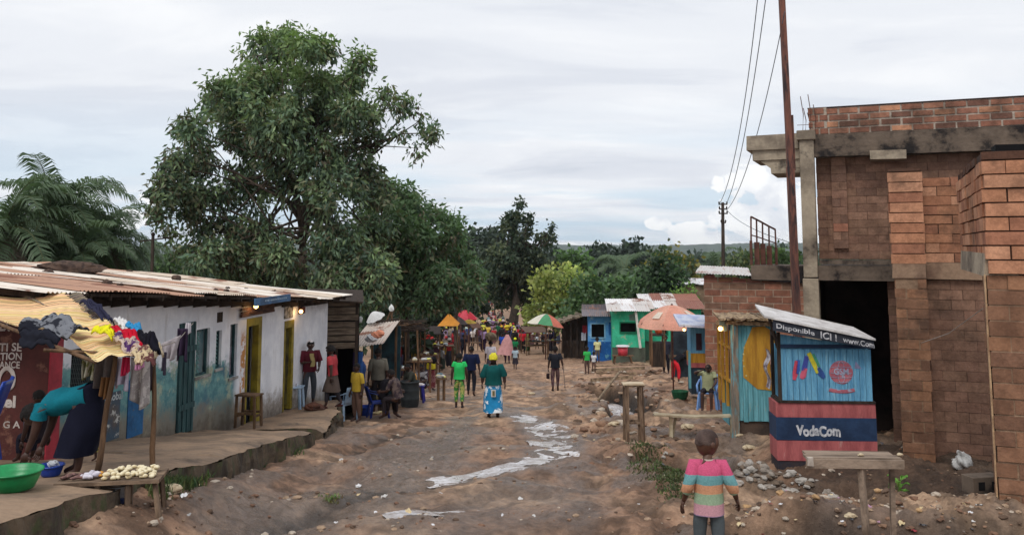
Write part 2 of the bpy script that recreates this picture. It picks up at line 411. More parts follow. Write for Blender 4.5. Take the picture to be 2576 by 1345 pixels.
def make_ground():
    ys = np.concatenate([np.linspace(-40, 3.5, 12), np.geomspace(3.6, 60, 560), np.geomspace(61, 9000, 150)])
    t = np.concatenate([np.linspace(-6, -1.2, 14), np.linspace(-1.15, -.56, 50), np.linspace(-.555, .555, 460), np.linspace(.56, 1.15, 50), np.linspace(1.2, 6, 14)])
    T, Yg = np.meshgrid(t, ys); w = np.maximum(Yg, 0)+2.5; X = T*w
    Z = G(X, Yg)
    nr, nc = Z.shape
    V = np.stack([X, Yg, Z], -1).reshape(-1, 3)
    me = bpy.data.meshes.new('ground')
    i = np.arange((nr-1)*(nc-1)); r = i//(nc-1); c = i % (nc-1); a = r*nc+c
    F = np.stack([a, a+1, a+nc+1, a+nc], 1)
    me.vertices.add(len(V)); me.vertices.foreach_set('co', V.ravel())
    me.loops.add(len(F)*4); me.loops.foreach_set('vertex_index', F.ravel().astype(np.int32))
    me.polygons.add(len(F)); me.polygons.foreach_set('loop_start', np.arange(0, len(F)*4, 4, dtype=np.int32))
    me.update(calc_edges=True); me.polygons.foreach_set('use_smooth', [True]*len(F))
    # the soil's own colours: dry tan crust, red-brown clay, grey churned wet mud, dark silt in the drains, greens far off
    x, y = X.ravel(), Yg.ravel()
    dry = np.array(S(160, 133, 110)); clay = np.array(S(137, 108, 88)); wetc = np.array(S(114, 100, 91)); silt = np.array(S(52, 44, 38)); green = np.array(S(60, 74, 44)); wood = np.array(S(50, 62, 48))
    k1 = sst(-.25, .3, fbm(x*.7+5, y*.5, 4))[:, None]; c = clay*(1-k1)+dry*k1
    dpth = sst(16, 40, y)[:, None]; c = c*(1-.5*dpth)+np.array(S(168, 134, 108))*.5*dpth
    lump = fbm(x*3.1+40, y*2.2+7, 5, .62)[:, None]*sst(70, 30, y)[:, None]; c = c*(1+np.clip(lump*1.5, -.42, .5))
    wp = dpoly(x, y, [gxy(*p) for p in [(700, 1320), (900, 1230), (1050, 1150), (1150, 1090)]])
    wp2 = dpoly(x, y, STREAM); wp3 = dpoly(x, y, [gxy(*p) for p in [(1000, 1330), (1300, 1290), (1420, 1220)]])
    wet = np.maximum.reduce([sst(1.3, .2, wp+.9*fbm(x*1.5, y*1.2, 3)), sst(.9, .2, wp2), .7*sst(1.3, .2, wp3+.9*fbm(x*1.2, y, 3))])
    patch = sst(.02, .28, fbm(x*1.1+30, y*.8, 4))*sst(60, 25, y)*.8
    wet = np.clip(np.maximum(wet, patch), 0, 1)[:, None]; c = c*(1-wet*.8)+wetc*wet*.8
    for rt in RUTS:
        k = (sst(.3, .02, dpoly(x, y, rt)+.25*fbm(x*5, y*5, 2)))[:, None]*.8; c = c*(1-k)+silt*1.3*k
    k = np.maximum.reduce([sst(.8, .4, dpoly(x, y, DITCH)), .8*sst(.55, .2, dpoly(x, y, GULLY)), sst(1.1, .7, dpoly(x, y, HOLE)+.2*fbm(x*1.3, y*1.3, 2)), sst(1., .6, dpoly(x, y, HOLE2)),
                           .75*sst(3.6, 4.4, x)*sst(14.8, 13.6, y)*sst(10.1, 10.9, y), .7*sst(4.6, 5.2, x)*sst(16.6, 15.5, y)*sst(10, 11, y)])[:, None]
    c = c*(1-k)+silt*k
    k = (sst(8, 14, np.abs(x+.02*y))*sst(24, 40, y))[:, None]; c = c*(1-k)+green*k
    k = sst(330, 480, y)[:, None]; c = c*(1-k)+wood*k
    al = np.clip(wet[:, 0], 0, 1)*sst(80, 40, y)
    at = me.color_attributes.new('Col', 'FLOAT_COLOR', 'POINT'); at.data.foreach_set('color', np.concatenate([c, al[:, None]], 1).ravel())
    me.materials.append(ground_mat())
    o = bpy.data.objects.new('ground', me); COL.objects.link(o); tag(o, kind='structure')
make_ground()

def water():
    m, nt, bs, out = nodes_of('muddy_runoff_painted_glint'); L = nt.links.new
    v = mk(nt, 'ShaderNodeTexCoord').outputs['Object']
    c = mixc(nt, rmp(nt, noi(nt, v, 6, 6, .6), .35, .62), S(240, 238, 242), S(196, 188, 186)); v2 = mk(nt, 'ShaderNodeMapping'); v2.inputs['Scale'].default_value = (9, 20, 9); L(v, v2.inputs[0]); c = mixc(nt, rmp(nt, noi(nt, v2.outputs[0], 1, 5, .7), .53, .6), c, S(140, 120, 108)); L(c, bs.inputs['Base Color'])  # near-white patches paint the sky's glint into the brown water's colour
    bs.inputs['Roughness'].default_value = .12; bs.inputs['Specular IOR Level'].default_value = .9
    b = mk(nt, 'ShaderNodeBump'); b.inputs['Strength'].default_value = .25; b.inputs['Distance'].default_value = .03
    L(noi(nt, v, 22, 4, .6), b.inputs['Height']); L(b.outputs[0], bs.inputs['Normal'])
    def strip(pts, hw, dz, name):
        p = []
        for (ax, ay), (bx_, by) in zip(pts[:-1], pts[1:]):
            for k in range(8): p.append((ax+(bx_-ax)*k/8, ay+(by-ay)*k/8))
        p.append(pts[-1]); p = np.array(p)
        for _ in range(6): p[1:-1] = (p[:-2]+p[1:-1]*2+p[2:])/4
        mb = MB(); n = len(p)
        tang = np.gradient(p, axis=0); tang /= np.linalg.norm(tang, axis=1)[:, None]; nor = np.stack([-tang[:, 1], tang[:, 0]], 1)
        hwv = hw*(.75+.7*np.array([float(vnoise(np.array(q[0]*1.7), np.array(q[1]*1.7)))+.5 for q in p]))
        hwv *= np.minimum(1, np.minimum(np.arange(n), n-1-np.arange(n))/3+.15)
        V = []; K = 10
        for i in range(n):
            for j in range(K+1):
                q = p[i]+nor[i]*hwv[i]*(j/K*2-1)
                q0 = p[i]
                zz = float(G1(q[0], q[1]))*.5+float(G1(q0[0], q0[1]))*.5 + .17*float(fbm(q[0]*.8, q[1]*.8, 2)) + dz
                V.append((q[0], q[1], zz))
        F = [(i*(K+1)+j, i*(K+1)+j+1, (i+1)*(K+1)+j+1, (i+1)*(K+1)+j) for i in range(n-1) for j in range(K)]
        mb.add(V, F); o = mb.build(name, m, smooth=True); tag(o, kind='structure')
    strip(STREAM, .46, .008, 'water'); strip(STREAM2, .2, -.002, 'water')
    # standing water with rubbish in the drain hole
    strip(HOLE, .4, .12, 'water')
water()

def hills():
    """wooded ridge on the horizon: one relief sheet whose top edge is broken up by tree crowns"""
    n, k = 900, 26
    xs = np.linspace(-4200, 4200, n)
    V = []
    for j in range(k):
        v = j/(k-1); y = 2050+v*900
        z = -24+ (22+7)*sst(0, 1, np.full(n, v)) + fbm(xs/700.+2, np.full(n, v*1.3), 3)*9*v + fbm(xs/45.+j*3, np.full(n, y/45.), 3)*9 + 3.5*np.abs(fbm(xs/16., np.full(n, y/16.), 2))
        V.append(np.stack([xs, np.full(n, y)+fbm(xs/90., np.full(n, v*9), 2)*30, z], 1))
    V = np.concatenate(V); mb = MB()
    mb.add(V, [(j*n+i, j*n+i+1, (j+1)*n+i+1, (j+1)*n+i) for j in range(k-1) for i in range(n-1)])
    m = mat('wooded_ridge', S(66, 82, 62), S(44, 58, 46), .03, 1, .0, fine=.5)
    o = mb.build('hills', m, smooth=False); tag(o, kind='structure')
hills()

# rubble, clods and stones lying about: nobody could count them
def debris():
    pal = [S(150, 118, 96), S(128, 98, 80), S(172, 146, 122), S(190, 176, 160), S(104, 84, 70)]
    mb = MB(); rr = random.Random(5)
    def put(x, y, r, c):
        mb.rock((x, y, gz(x, y)+r*.25), (r*rr.uniform(.8, 1.5), r*rr.uniform(.8, 1.3), r*rr.uniform(.5, .8)), col=c, sub=1, amp=.35)
    for _ in range(3600):
        px = rr.uniform(-20, 2600); py = 880+rr.random()**.7*470
        if px < 880 and py < 1150: continue
        x, y, _z = ground(px, py, G0)
        dense = fbm(np.array(x*.8), np.array(y*.8), 2)
        side = 1 if (x > 1.2 or x < -2.2) else .6
        if rr.random() > side*(.5+2*dense): continue
        r = rr.choice([.008, .011, .014, .018, .028])*(1 if side == 1 else .8)*(1+y/40)
        put(x, y, r, rr.choice(pal))
    for _ in range(650):                       # the rubble bank in the lower right
        x = rr.uniform(2.2, 7); y = rr.uniform(8.3, 10.6); put(x, y, rr.choice([.008, .012, .016, .022, .034])*rr.uniform(.7, 1.2), rr.choice(pal+[S(185, 150, 110), S(176, 156, 136)]))
    for _ in range(330):
        a = rr.random(); i = rr.randrange(len(DITCH)-1); q = Vector(DITCH[i]).lerp(Vector(DITCH[i+1]), a)
        x = q.x+rr.gauss(0, .1); y = q.y+rr.choice([-.72, .75, .8])+rr.gauss(0, .09); put(x, y, rr.uniform(.02, .07), rr.choice([S(150, 140, 130), S(175, 168, 160), S(120, 104, 90)]))
    for H, w in ((HOLE, .95), (HOLE2, .8)):
        for _ in range(150):
            t = rr.uniform(0, 6.28); cx, cy = rr.choice(H); put(cx+math.cos(t)*(1.05+rr.gauss(0, .15)), cy+math.sin(t)*(w+rr.gauss(0, .15)), rr.uniform(.03, .11), rr.choice(pal))
    for _ in range(260):
        x, y, _z = ground(rr.uniform(1440, 1720), rr.uniform(930, 1120), G0); put(x, y, rr.uniform(.02, .09), rr.choice(pal))
    o = mb.build('rubble', mat('rubble', (1, 1, 1), (.7, .7, .7), 8, .9, .4, vcol=True)); tag(o, kind='stuff', label='clods, pebbles and broken stone strewn over the mud', cat='rubble')
    # rubbish caught in the drain and the gully
    mb = MB(); pl = [S(225, 225, 228), S(200, 198, 196), S(120, 150, 190), S(160, 60, 70), S(180, 140, 165), S(90, 90, 95), S(210, 190, 150), S(60, 90, 130)]
    def scrap(x, y, r, c, dz=.04):
        o = Vector((x, y, gz(x, y)+dz)); a, b = rr.uniform(0, 6), rr.uniform(-.5, .5)
        u = Vector((math.cos(a), math.sin(a), b*.5))*r; w = Vector((-math.sin(a), math.cos(a), rr.uniform(-.6, .6)))*r*rr.uniform(.4, 1)
        h = Vector((0, 0, r*.3))
        mb.grid(lambda s, t: o+u*(s-.5)*2+w*(t-.5)*2+h*math.sin(s*9+t*5+a), 4, 3, col=c)
    for _ in range(70): (lambda a, b, t: scrap(a[0]+(b[0]-a[0])*t+rr.gauss(0, .3), a[1]+(b[1]-a[1])*t+rr.gauss(0, .3), rr.uniform(.03, .09), rr.choice(pl[:2]+pl[:3]), .1))(HOLE[rr.choice([1, 2])], HOLE[3] if rr.random() < .5 else HOLE[2], rr.random())
    for _ in range(70):
        i = rr.randrange(len(DITCH)-1); q = Vector(DITCH[i]).lerp(Vector(DITCH[i+1]), rr.random()); scrap(q.x+rr.gauss(0, .15), q.y+rr.choice([.55, .1, -.3])+rr.gauss(0, .1), rr.uniform(.012, .045), rr.choice(pl))
    for _ in range(80):
        i = rr.randrange(len(GULLY)-1); q = Vector(GULLY[i]).lerp(Vector(GULLY[i+1]), rr.random()); scrap(q.x, q.y+rr.gauss(.25, .25), rr.uniform(.01, .035), rr.choice(pl[:2]+pl[3:7]))
    for _ in range(25):
        x, y, _z = ground(rr.uniform(1600, 2560), rr.uniform(1130, 1330), G0); scrap(x, y, rr.uniform(.01, .03), rr.choice(pl[:2]+pl[4:7]))
    for _ in range(60):
        x, y, _z = ground(rr.uniform(100, 1500), rr.uniform(900, 1340), G0); scrap(x, y, rr.uniform(.015, .04), rr.choice([pl[0], pl[1], pl[6]]))
    o = mb.build('litter', mat('litter', (1, 1, 1), (.85, .85, .85), 8, .6, .1, vcol=True)); tag(o, kind='stuff', label='plastic scraps and paper litter in the drains and on the mud', cat='litter')
debris()

def grass():
    rr = random.Random(9); mb = MB()
    def tuft(x, y, h, n, spread, c):
        V, F = [], []
        for _ in range(n):
            bx, by = x+rr.gauss(0, spread), y+rr.gauss(0, spread); b = Vector((bx, by, gz(bx, by)-.02)); a = rr.uniform(0, 6.3); l = Vector((math.cos(a), math.sin(a), 0))
            hh = h*rr.uniform(.5, 1.2); w = l.cross(Vector((0, 0, 1)))*.007*(1+y/25)
            t = b+Vector((0, 0, hh))+l*hh*rr.uniform(.1, .8); m_ = b+Vector((0, 0, hh*.6))+l*hh*.15; k = len(V)
            V += [b-w, b+w, m_+w*.8, m_-w*.8, t]; F += [(k, k+1, k+2, k+3), (k+3, k+2, k+4)]
        mb.add([tuple(q) for q in V], F, col=tuple(q*rr.uniform(.75, 1.25) for q in c))
    g1, g2 = S(82, 98, 60), S(104, 118, 72)
    for i in range(620):                         # foot of the left kerb
        px = rr.uniform(395, 690); py = 1240-(px-395)*.372+rr.gauss(6, 6); x, y, _ = ground(px, py, G1); tuft(x, y, .13, 7, .05, rr.choice([g1, g2, S(70, 88, 50)]))
    for i in range(60): x, y, _ = ground(rr.uniform(700, 760), rr.uniform(1130, 1152), G0); tuft(x, y, .1, 6, .05, g1)
    for i in range(14): x, y, _ = ground(835+rr.gauss(0, 9), 1258+rr.gauss(0, 3), G0); tuft(x, y, .06, 5, .03, S(126, 138, 88))
    for i in range(1100):                        # grassy lip of the drain beside the boy
        t = rr.random(); px = 1605+t*110+rr.gauss(0, 9); py = 1150+t*75+rr.gauss(0, 17); x, y, _ = ground(px, py, G0); tuft(x, y, .055, 8, .05, rr.choice([S(92, 102, 66), S(108, 116, 78), S(80, 90, 58)]))
    o = mb.build('grass', mat('grass_blades', (1, 1, 1), (.8, .8, .8), 3, .8, 0, vcol=True, trans=.25)); tag(o, kind='stuff', label='short rough grass along the kerb and the lip of the drain', cat='grass')
grass()
# ================================================================ LEFT: WHITEWASHED SHOP ROW
LF = Frame((-4.92-.1377*.0, 21.0, 0), math.atan2(.9904, .1378))   # x runs away down the street, y into the building
def LX(px): return LF.hit(px, 900)[0]
RUST = [S(214, 202, 186), S(226, 216, 204), S(204, 188, 170), S(192, 160, 138), S(218, 208, 196), S(230, 222, 212), S(176, 136, 112)]
def corrugated(mb, fn, x0, x1, y0, y1, sheet=.82, lam=.085, amp=.011, rows=1, rr=RNG, pal=RUST, over=.12, th=.004):
    """overlapping corrugated sheets, ridges along y; fn(x, y) -> world/local z of the roof plane"""
    nx = max(1, round((x1-x0)/sheet)); sw = (x1-x0)/nx
    for r_ in range(rows):
        ya = y0+(y1-y0)*r_/rows; yb = y0+(y1-y0)*(r_+1)/rows+(over if r_ < rows-1 else 0)
        for i in range(nx):
            xa = x0+i*sw-.03; xb = xa+sw+.07; lift = .012*((i+r_) % 2)+.02*r_*0+rr.uniform(0, .02); ja, jb = rr.uniform(-.12, .08), rr.uniform(-.1, .12)
            k = max(4, int((xb-xa)/lam*6)); c = rr.choice(pal); sk = rr.uniform(-.03, .03)
            lr = .018 if r_ == 0 else .0
            def f(u, v, xa=xa, xb=xb, ya=ya, yb=yb):
                x = xa+(xb-xa)*u; y = ya+ja+(yb+jb-ya-ja)*v
                return (x+sk*v, y, fn(x, y)+lift+amp*math.sin(x/lam*2*math.pi)+.015*math.sin(y*1.3+x*.7+i))
            mb.grid(f, k, 5, col=c)
ROOFM = None
def M_(nt, a, k):
    n = mk(nt, 'ShaderNodeMath', operation='MULTIPLY'); nt.links.new(a, n.inputs[0]); n.inputs[1].default_value = k; return n.outputs[0]
def roof_mat():
    global ROOFM
    if ROOFM: return ROOFM
    m, nt, bs, out = nodes_of('galvanised_roof'); L = nt.links.new
    at = mk(nt, 'ShaderNodeAttribute', attribute_name='Col'); tc = mk(nt, 'ShaderNodeTexCoord')
    mp = mk(nt, 'ShaderNodeMapping'); mp.inputs['Scale'].default_value = (6, .45, 1); L(tc.outputs['Object'], mp.inputs[0])
    st = noi(nt, mp.outputs[0], 1.1, 8, .7); big = noi(nt, tc.outputs['Object'], .9, 5, .6)
    c = mixc(nt, M_(nt, rmp(nt, st, .52, .66), .7), at.outputs[0], S(160, 118, 96))
    c = mixc(nt, rmp(nt, big, .57, .64), c, S(132, 88, 68)); c = mixc(nt, rmp(nt, noi(nt, mp.outputs[0], 4, 5, .7), .62, .7), c, S(78, 58, 50))
    L(c, bs.inputs['Base Color']); bs.inputs['Roughness'].default_value = .62; bs.inputs['Metallic'].default_value = .15
    ROOFM = m; return m
def plaster():
    """whitewash over turquoise over bare mud plaster, peeling from the foot of the wall up"""
    m, nt, bs, out = nodes_of('peeling_whitewash'); L = nt.links.new
    tc = mk(nt, 'ShaderNodeTexCoord'); v = tc.outputs['Object']; sp = mk(nt, 'ShaderNodeSeparateXYZ'); L(v, sp.inputs[0])
    def M(op, a, b=None):
        n = mk(nt, 'ShaderNodeMath', operation=op)
        for i, q in enumerate((a, b)):
            if q is None: continue
            if isinstance(q, (int, float)): n.inputs[i].default_value = q
            else: L(q, n.inputs[i])
        return n.outputs[0]
    X, Z = sp.outputs[0], sp.outputs[2]
    h = M('ADD', M('ADD', Z, 3.72), M('MULTIPLY', X, .115))        # height above the sloping footpath
    n1 = noi(nt, v, 1.6, 8, .68); n2 = noi(nt, v, 5, 8, .7); n3 = noi(nt, v, .6, 4, .5)
    w = mixc(nt, rmp(nt, n1, .35, .6), S(236, 238, 242), S(214, 217, 224))
    mp = mk(nt, 'ShaderNodeMapping'); mp.inputs['Scale'].default_value = (5, 5, .8); L(v, mp.inputs[0])
    w = mixc(nt, M('MULTIPLY', rmp(nt, noi(nt, mp.outputs[0], 1.4, 7, .7), .55, .75), .55), w, S(150, 142, 136))
    tq = mixc(nt, rmp(nt, n2, .35, .62), S(112, 160, 158), S(74, 120, 128))
    tq = mixc(nt, rmp(nt, n1, .5, .6), tq, S(160, 172, 152)); tq = mixc(nt, rmp(nt, n3, .54, .6), tq, S(66, 104, 124))
    hh = M('ADD', h, M('MULTIPLY', M('SUBTRACT', n2, .5), 1.1))
    left = rmp(nt, M('ADD', X, M('MULTIPLY', n1, .5)), -3.2, -3.5)  # turquoise dado only on the near half
    left_ = M('MULTIPLY', left, rmp(nt, hh, 1.15, .95))
    c = mixc(nt, left_, w, tq)
    # orange clay showing
    oc = M('MULTIPLY', M('MULTIPLY', rmp(nt, M('ABSOLUTE', M('ADD', X, 3.25)), .16, .06), rmp(nt, hh, 1.75, 1.5)), rmp(nt, n2, .42, .5))
    c = mixc(nt, oc, c, S(186, 128, 70))
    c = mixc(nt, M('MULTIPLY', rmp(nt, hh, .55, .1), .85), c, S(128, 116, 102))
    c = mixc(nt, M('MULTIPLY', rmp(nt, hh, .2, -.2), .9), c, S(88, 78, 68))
    c = mixc(nt, M('MULTIPLY', M('MULTIPLY', rmp(nt, n1, .60, .66), rmp(nt, hh, 1.6, 1.2)), .8), c, S(140, 122, 104))
    # greyer towards the eave
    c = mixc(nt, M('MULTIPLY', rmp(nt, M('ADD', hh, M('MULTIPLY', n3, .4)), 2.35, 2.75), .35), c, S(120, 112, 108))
    L(c, bs.inputs['Base Color']); bs.inputs['Roughness'].default_value = .9
    b = mk(nt, 'ShaderNodeBump'); b.inputs['Strength'].default_value = .35; b.inputs['Distance'].default_value = .03
    L(noi(nt, v, 7, 8, .65), b.inputs['Height']); L(b.outputs[0], bs.inputs['Normal'])
    return m
WOODG = mat('grey_wood', S(112, 98, 84), S(74, 62, 52), 2, .9, .4, 30, stretch=(9, 9, .8))
WOODB = mat('brown_wood', S(120, 92, 68), S(78, 58, 42), 2.5, .85, .35, 26, stretch=(6, 6, 1))
WOODD = mat('dark_wood', S(66, 54, 46), S(40, 33, 29), 2.5, .9, .35, 26, stretch=(6, 6, 1))
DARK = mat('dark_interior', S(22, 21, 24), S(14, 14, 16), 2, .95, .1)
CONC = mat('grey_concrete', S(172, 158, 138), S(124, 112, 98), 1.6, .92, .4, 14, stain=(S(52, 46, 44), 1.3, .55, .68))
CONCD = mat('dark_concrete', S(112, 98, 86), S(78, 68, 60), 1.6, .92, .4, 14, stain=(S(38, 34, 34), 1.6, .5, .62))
IRON = mat('rusty_iron', S(104, 66, 54), S(64, 42, 38), 5, .7, .3)
BULB = None
def bulb(p, label):
    global BULB
    if not BULB: BULB = mat('glowing_bulb', (1, .8, .5), rough=.3, bump=0, emit=((1, .50, .14), 9))
    t = thing('light_bulb', label, 'bulb', p, group='lit bare bulbs outside the shops')
    MB().rock((0, 0, 0), .045, sub=2, amp=0).build('glass', BULB, t, True)
    MB().lathe((0, 0, .04), [(.018, 0), (.02, .05), (.006, .06), (.006, .14)], 8).build('socket', DARK, t)
    l = bpy.data.lights.new('lamp', 'POINT'); l.energy = 1.3; l.color = (1, .65, .3); l.shadow_soft_size = .04
    o = bpy.data.objects.new('lamp', l); COL.objects.link(o); o.parent = t; o.location = (0, -.06, -.06)
    return t

def shop_row():
    F = LF; x_end = LX(822); x_w = F.l((0, 11.75, 0)).x; x_w = -9.35; wall_end = LX(775)
    t = thing('shop_row', 'long whitewashed shop building with peeling turquoise foot and rusty tin roof', 'building', F.loc, F.rz)
    eave = lambda x: -1.235+.068*(-x)*.98 if x < 0 else -1.235-.01*x
    foot = lambda x: -3.72-.115*x-.5 if x > -10 else -3
    # openings cut as real recesses: wall is assembled from piers, sills and lintels
    ops = []
    R_ = lambda a, b, c, d: F.rect(a, b, c, d)
    names = [('window', 178, 873, 250, 992), ('shutter', 446, 812, 485, 1086), ('window', 493, 827, 527, 943), ('window', 543, 831, 557, 925), ('window', 578, 815, 596, 947), ('door', 617, 799, 654, 1052), ('door', 713, 806, 736, 1006)]
    for nm, a, b, c, d in names: ops.append((nm,)+R_(a, b, c, d))
    ops.append(('vent',)+R_(546, 785, 559, 810))
    ops = sorted(ops, key=lambda o: o[1])
    W = MB(); TH = .22
    def seg(xa, xb, za, zb):
        n = max(1, int((xb-xa)/.5))
        for i in range(n):
            a = xa+(xb-xa)*i/n; b = xa+(xb-xa)*(i+1)/n
            zt0 = zb if zb is not None else eave(a)-.02; zt1 = zb if zb is not None else eave(b)-.02
            z0, z1 = (za if za is not None else -5.2,)*2
            W.add([(a, 0, z0), (b, 0, z1), (b, TH, z1), (a, TH, z0), (a, 0, zt0), (b, 0, zt1), (b, TH, zt1), (a, TH, zt0)],
                  [(0, 1, 5, 4), (2, 3, 7, 6), (4, 5, 6, 7), (0, 3, 2, 1)]+([(3, 0, 4, 7)] if i == 0 else [])+([(1, 2, 6, 5)] if i == n-1 else []))
    # merge vertical stacking: vent sits above window
    cur = x_w
    cols = [o for o in ops if o[0] != 'vent']
    for nm, xa, xb, za, zb in cols:
        seg(cur, xa, None, None); seg(xa, xb, zb, None)
        if nm in ('window',): seg(xa, xb, None, za)
        else: seg(xa, xb, None, za) if False else None
        cur = xb
    seg(cur, x_end, None, None)
    # end wall, back wall, floor
    W.bx(x_end-TH-.003, x_end-.003, TH+.002, 7.2, -6, -1.35); W.bx(x_w, x_w+TH, TH+.002, 7.2, -4, -.75); W.bx(x_w, x_end-.3, 7.2, 7.4, -6, -.9)
    W.bx(x_w+.3, x_end-.3, 3.0, 3.1, -6, -1.25)
    wl = W.build('wall', plaster(), t)
    # roof
    Rf = MB(); rz = lambda x, y: eave(x)+.02+.095*(y+.55)
    corrugated(Rf, rz, -10.2, x_end+.1, -.55, 8.0, rows=3, rr=random.Random(4))
    ro = Rf.build('roof', roof_mat(), t)
    raf = MB()
    for i in range(26):
        x = -10+i*(x_end+9.9)/25; raf.beam((x, -.5, rz(x, -.5)-.07), (x, 1.2, rz(x, 1.2)-.07), .05, .08)
    x = -10.1
    while x < x_end-1.: raf.beam((x, -.46, rz(x, -.46)-.045), (x+2.0, -.46, rz(x+2., -.46)-.045), .05, .045); x += 2.02
    raf.build('rafters', WOODD, ro)
    dk = mat('dark_eave', S(58, 48, 44), S(38, 32, 30), 3, .95, .2)
    fb = MB()
    for i in range(22):
        a = x_w+i*(x_end-x_w-.05)/22; b = a+(x_end-x_w-.05)/22-.01; fb.box(((a+b)/2, -.03, eave((a+b)/2)-.10), (b-a, .03, .15), None, jit=.006)
    fb.build('eave_board', dk, ro)
    tq = mat('turquoise_shutter', S(96, 140, 136), S(60, 92, 92), 3, .8, .3, stretch=(8, 1, .6), stain=(S(120, 112, 96), 3, .55, .65))
    olive = mat('olive_paint', S(150, 134, 44), S(110, 96, 34), 3, .7, .2); navy = mat('dark_blue_interior_shade', S(20, 30, 48), S(10, 16, 30), 3, .9, .3)
    dq = mat('dark_turquoise', S(56, 88, 90), S(36, 58, 62), 3, .8, .3, stretch=(6, 1, .7))
    for k, (nm, xa, xb, za, zb) in enumerate(cols):
        if nm == 'window':
            w = MB(); fr = .035
            w.bx(xa, xa+fr, .05, .1, za, zb).bx(xb-fr, xb, .05, .1, za, zb).bx(xa+fr, xb-fr, .05, .1, zb-fr, zb).bx(xa+fr, xb-fr, .05, .1, za, za+fr)
            wo = w.build('window', dq, t)
            s = MB(); s.bx(xa-.04, xb+.04, -.03, .05, za-.05, za-.003); s.build('sill', mat('sill_grey', S(170, 168, 164), S(120, 116, 110), 4), wo)
            p = MB()
            if k == 0:
                for i in range(14): xx = xa+fr+(xb-xa-2*fr)*(i+.5)/14; p.beam((xx, .075, za+fr), (xx+.14, .078, zb-fr), .008)
                for i in range(9): zz = za+fr+(zb-za-2*fr)*(i+.5)/9; p.beam((xa+fr, .085, zz), (xb-fr, .085, zz-.08), .008)
                p.build('mesh_grille', mat('grille', S(84, 92, 92), None, 4), wo)
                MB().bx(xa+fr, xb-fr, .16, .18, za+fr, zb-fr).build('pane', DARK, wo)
            else:
                nsl = 9
                half = xa+fr+(xb-xa-2*fr)*(.5 if k == 2 else .0 if k == 4 else 1.)
                if k == 4:
                    MB().bx(xa+fr, xb-fr, .1, .12, za+fr, za+(zb-za)*.55).build('panel', mat('dirty_panel', S(150, 146, 160), S(80, 60, 60), 5, .8, .2), wo)
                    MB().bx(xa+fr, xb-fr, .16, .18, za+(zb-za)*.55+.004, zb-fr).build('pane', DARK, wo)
                else:
                    for i in range(nsl):
                        z_ = za+fr+(zb-za-2*fr)*(i+.5)/nsl; p.box(((xa+half)/2+fr/2, .09, z_), (half-xa-fr, .012, .09), Matrix.Rotation(R(-35), 3, 'X'))
                    p.build('louvre', tq, wo)
                    if k == 2: MB().bx(half+.01, xb-fr, .11, .13, za+fr, zb-fr).build('panel', mat('grey_panel', S(150, 156, 156), S(80, 110, 116), 1.5, .8, .2), wo)
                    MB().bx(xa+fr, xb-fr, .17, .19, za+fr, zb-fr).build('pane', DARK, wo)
        elif nm == 'shutter':
            s = MB(); n = 7; w_ = (xb-xa)/n
            for i in range(n): s.box((xa+w_*(i+.5), -.02+.012*(i % 2), (za+zb)/2), (w_-.008, .035, zb-za), None, jit=.004)
            s.bx(xa, xb, -.055, -.045, za+.4, za+.5).bx(xa, xb, -.055, -.045, zb-.5, zb-.4)
            s.build('plank_door', dq, t)
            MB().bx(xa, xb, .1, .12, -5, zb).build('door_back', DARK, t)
        elif nm == 'door':
            d = MB(); fr = .1 if k == 5 else .08
            d.bx(xa, xa+fr*.6, -.02, .12, za-.2, zb).bx(xb-fr*1.6, xb, -.02, .12, za-.2, zb).bx(xa+fr*.6, xb-fr*1.6, -.02, .12, zb-.16, zb)
            do = d.build('door_frame', olive, t)
            if k == 5:
                MB().bx(xa+fr*.6, xb-fr*1.6, .16, .18, za-.2, zb-.16).build('doorway', navy, do)  # dark blue sheet painted as the unlit room behind the door
            else:
                c = MB(); c.grid(lambda u, v: (xa+fr*.6+(xb-fr*2.2-xa)*u, .08+.03*math.sin(u*24)+.01*math.sin(v*7), za-.1+(zb-.16-za)*v), 30, 8); c.build('curtain', mat('olive_curtain', S(96, 88, 44), S(52, 46, 30), 4, .95, .2), do, True)
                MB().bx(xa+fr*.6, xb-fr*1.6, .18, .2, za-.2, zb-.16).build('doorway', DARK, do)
    v = [o for o in ops if o[0] == 'vent'][0]
    vb = MB(); vb.bx(v[1], v[2], -.012, .02, v[3], v[4]); vo = vb.build('vent', WOODD, t)
    # boarded lintel over the main door, sign above it, small poster
    a, b, c, d = F.rect(601, 768, 684, 792); bd = MB()
    for i in range(3): bd.box(((a+b)/2, -.05, c+(d-c)*(i+.5)/3), (b-a, .03, (d-c)/3-.01), None, jit=.01)
    bd.build('door_hood_board', mat('brown_board', S(110, 78, 64), S(60, 44, 40), 3, .85, .3, stretch=(1, 6, 5)), t)
    a, b, c, d = F.rect(643, 745, 731, 763, -.66); sg = MB(); sg.bx(a, b, -.66, -.63, c, d)
    so = sg.build('shop_sign', mat('blue_sign_paint', S(70, 106, 144), S(52, 78, 108), 4, .6, .1), t)
    lettering('DE GENTICITE', a+.25*(b-a), b-.12*(b-a), c+.06, d-.05, -.665, mat('sign_lettering', S(176, 200, 220), None, 9, .6, 0), so, wob=.04, bold=.01)
    a, b, c, d = F.rect(714, 768, 735, 800); MB().bx(a, b, -.02, -.004, c, d).build('poster', mat('weathered_poster', S(170, 166, 158), S(70, 64, 60), 9, .7, .05), t)
    a, b, c, d = F.rect(750, 772, 761, 788); MB().bx(a, b, -.07, -.004, c, d).build('meter_box', mat('red_box', S(120, 64, 54), S(70, 44, 40), 4), t)
    a, b, c, d = F.rect(742, 818, 752, 880)
    # blue and brown painted panels low on the near wall
    bl = mat('blue_dado', S(44, 100, 148), S(34, 76, 116), 2, .75, .2, stain=(S(90, 100, 104), 5, .6, .66))
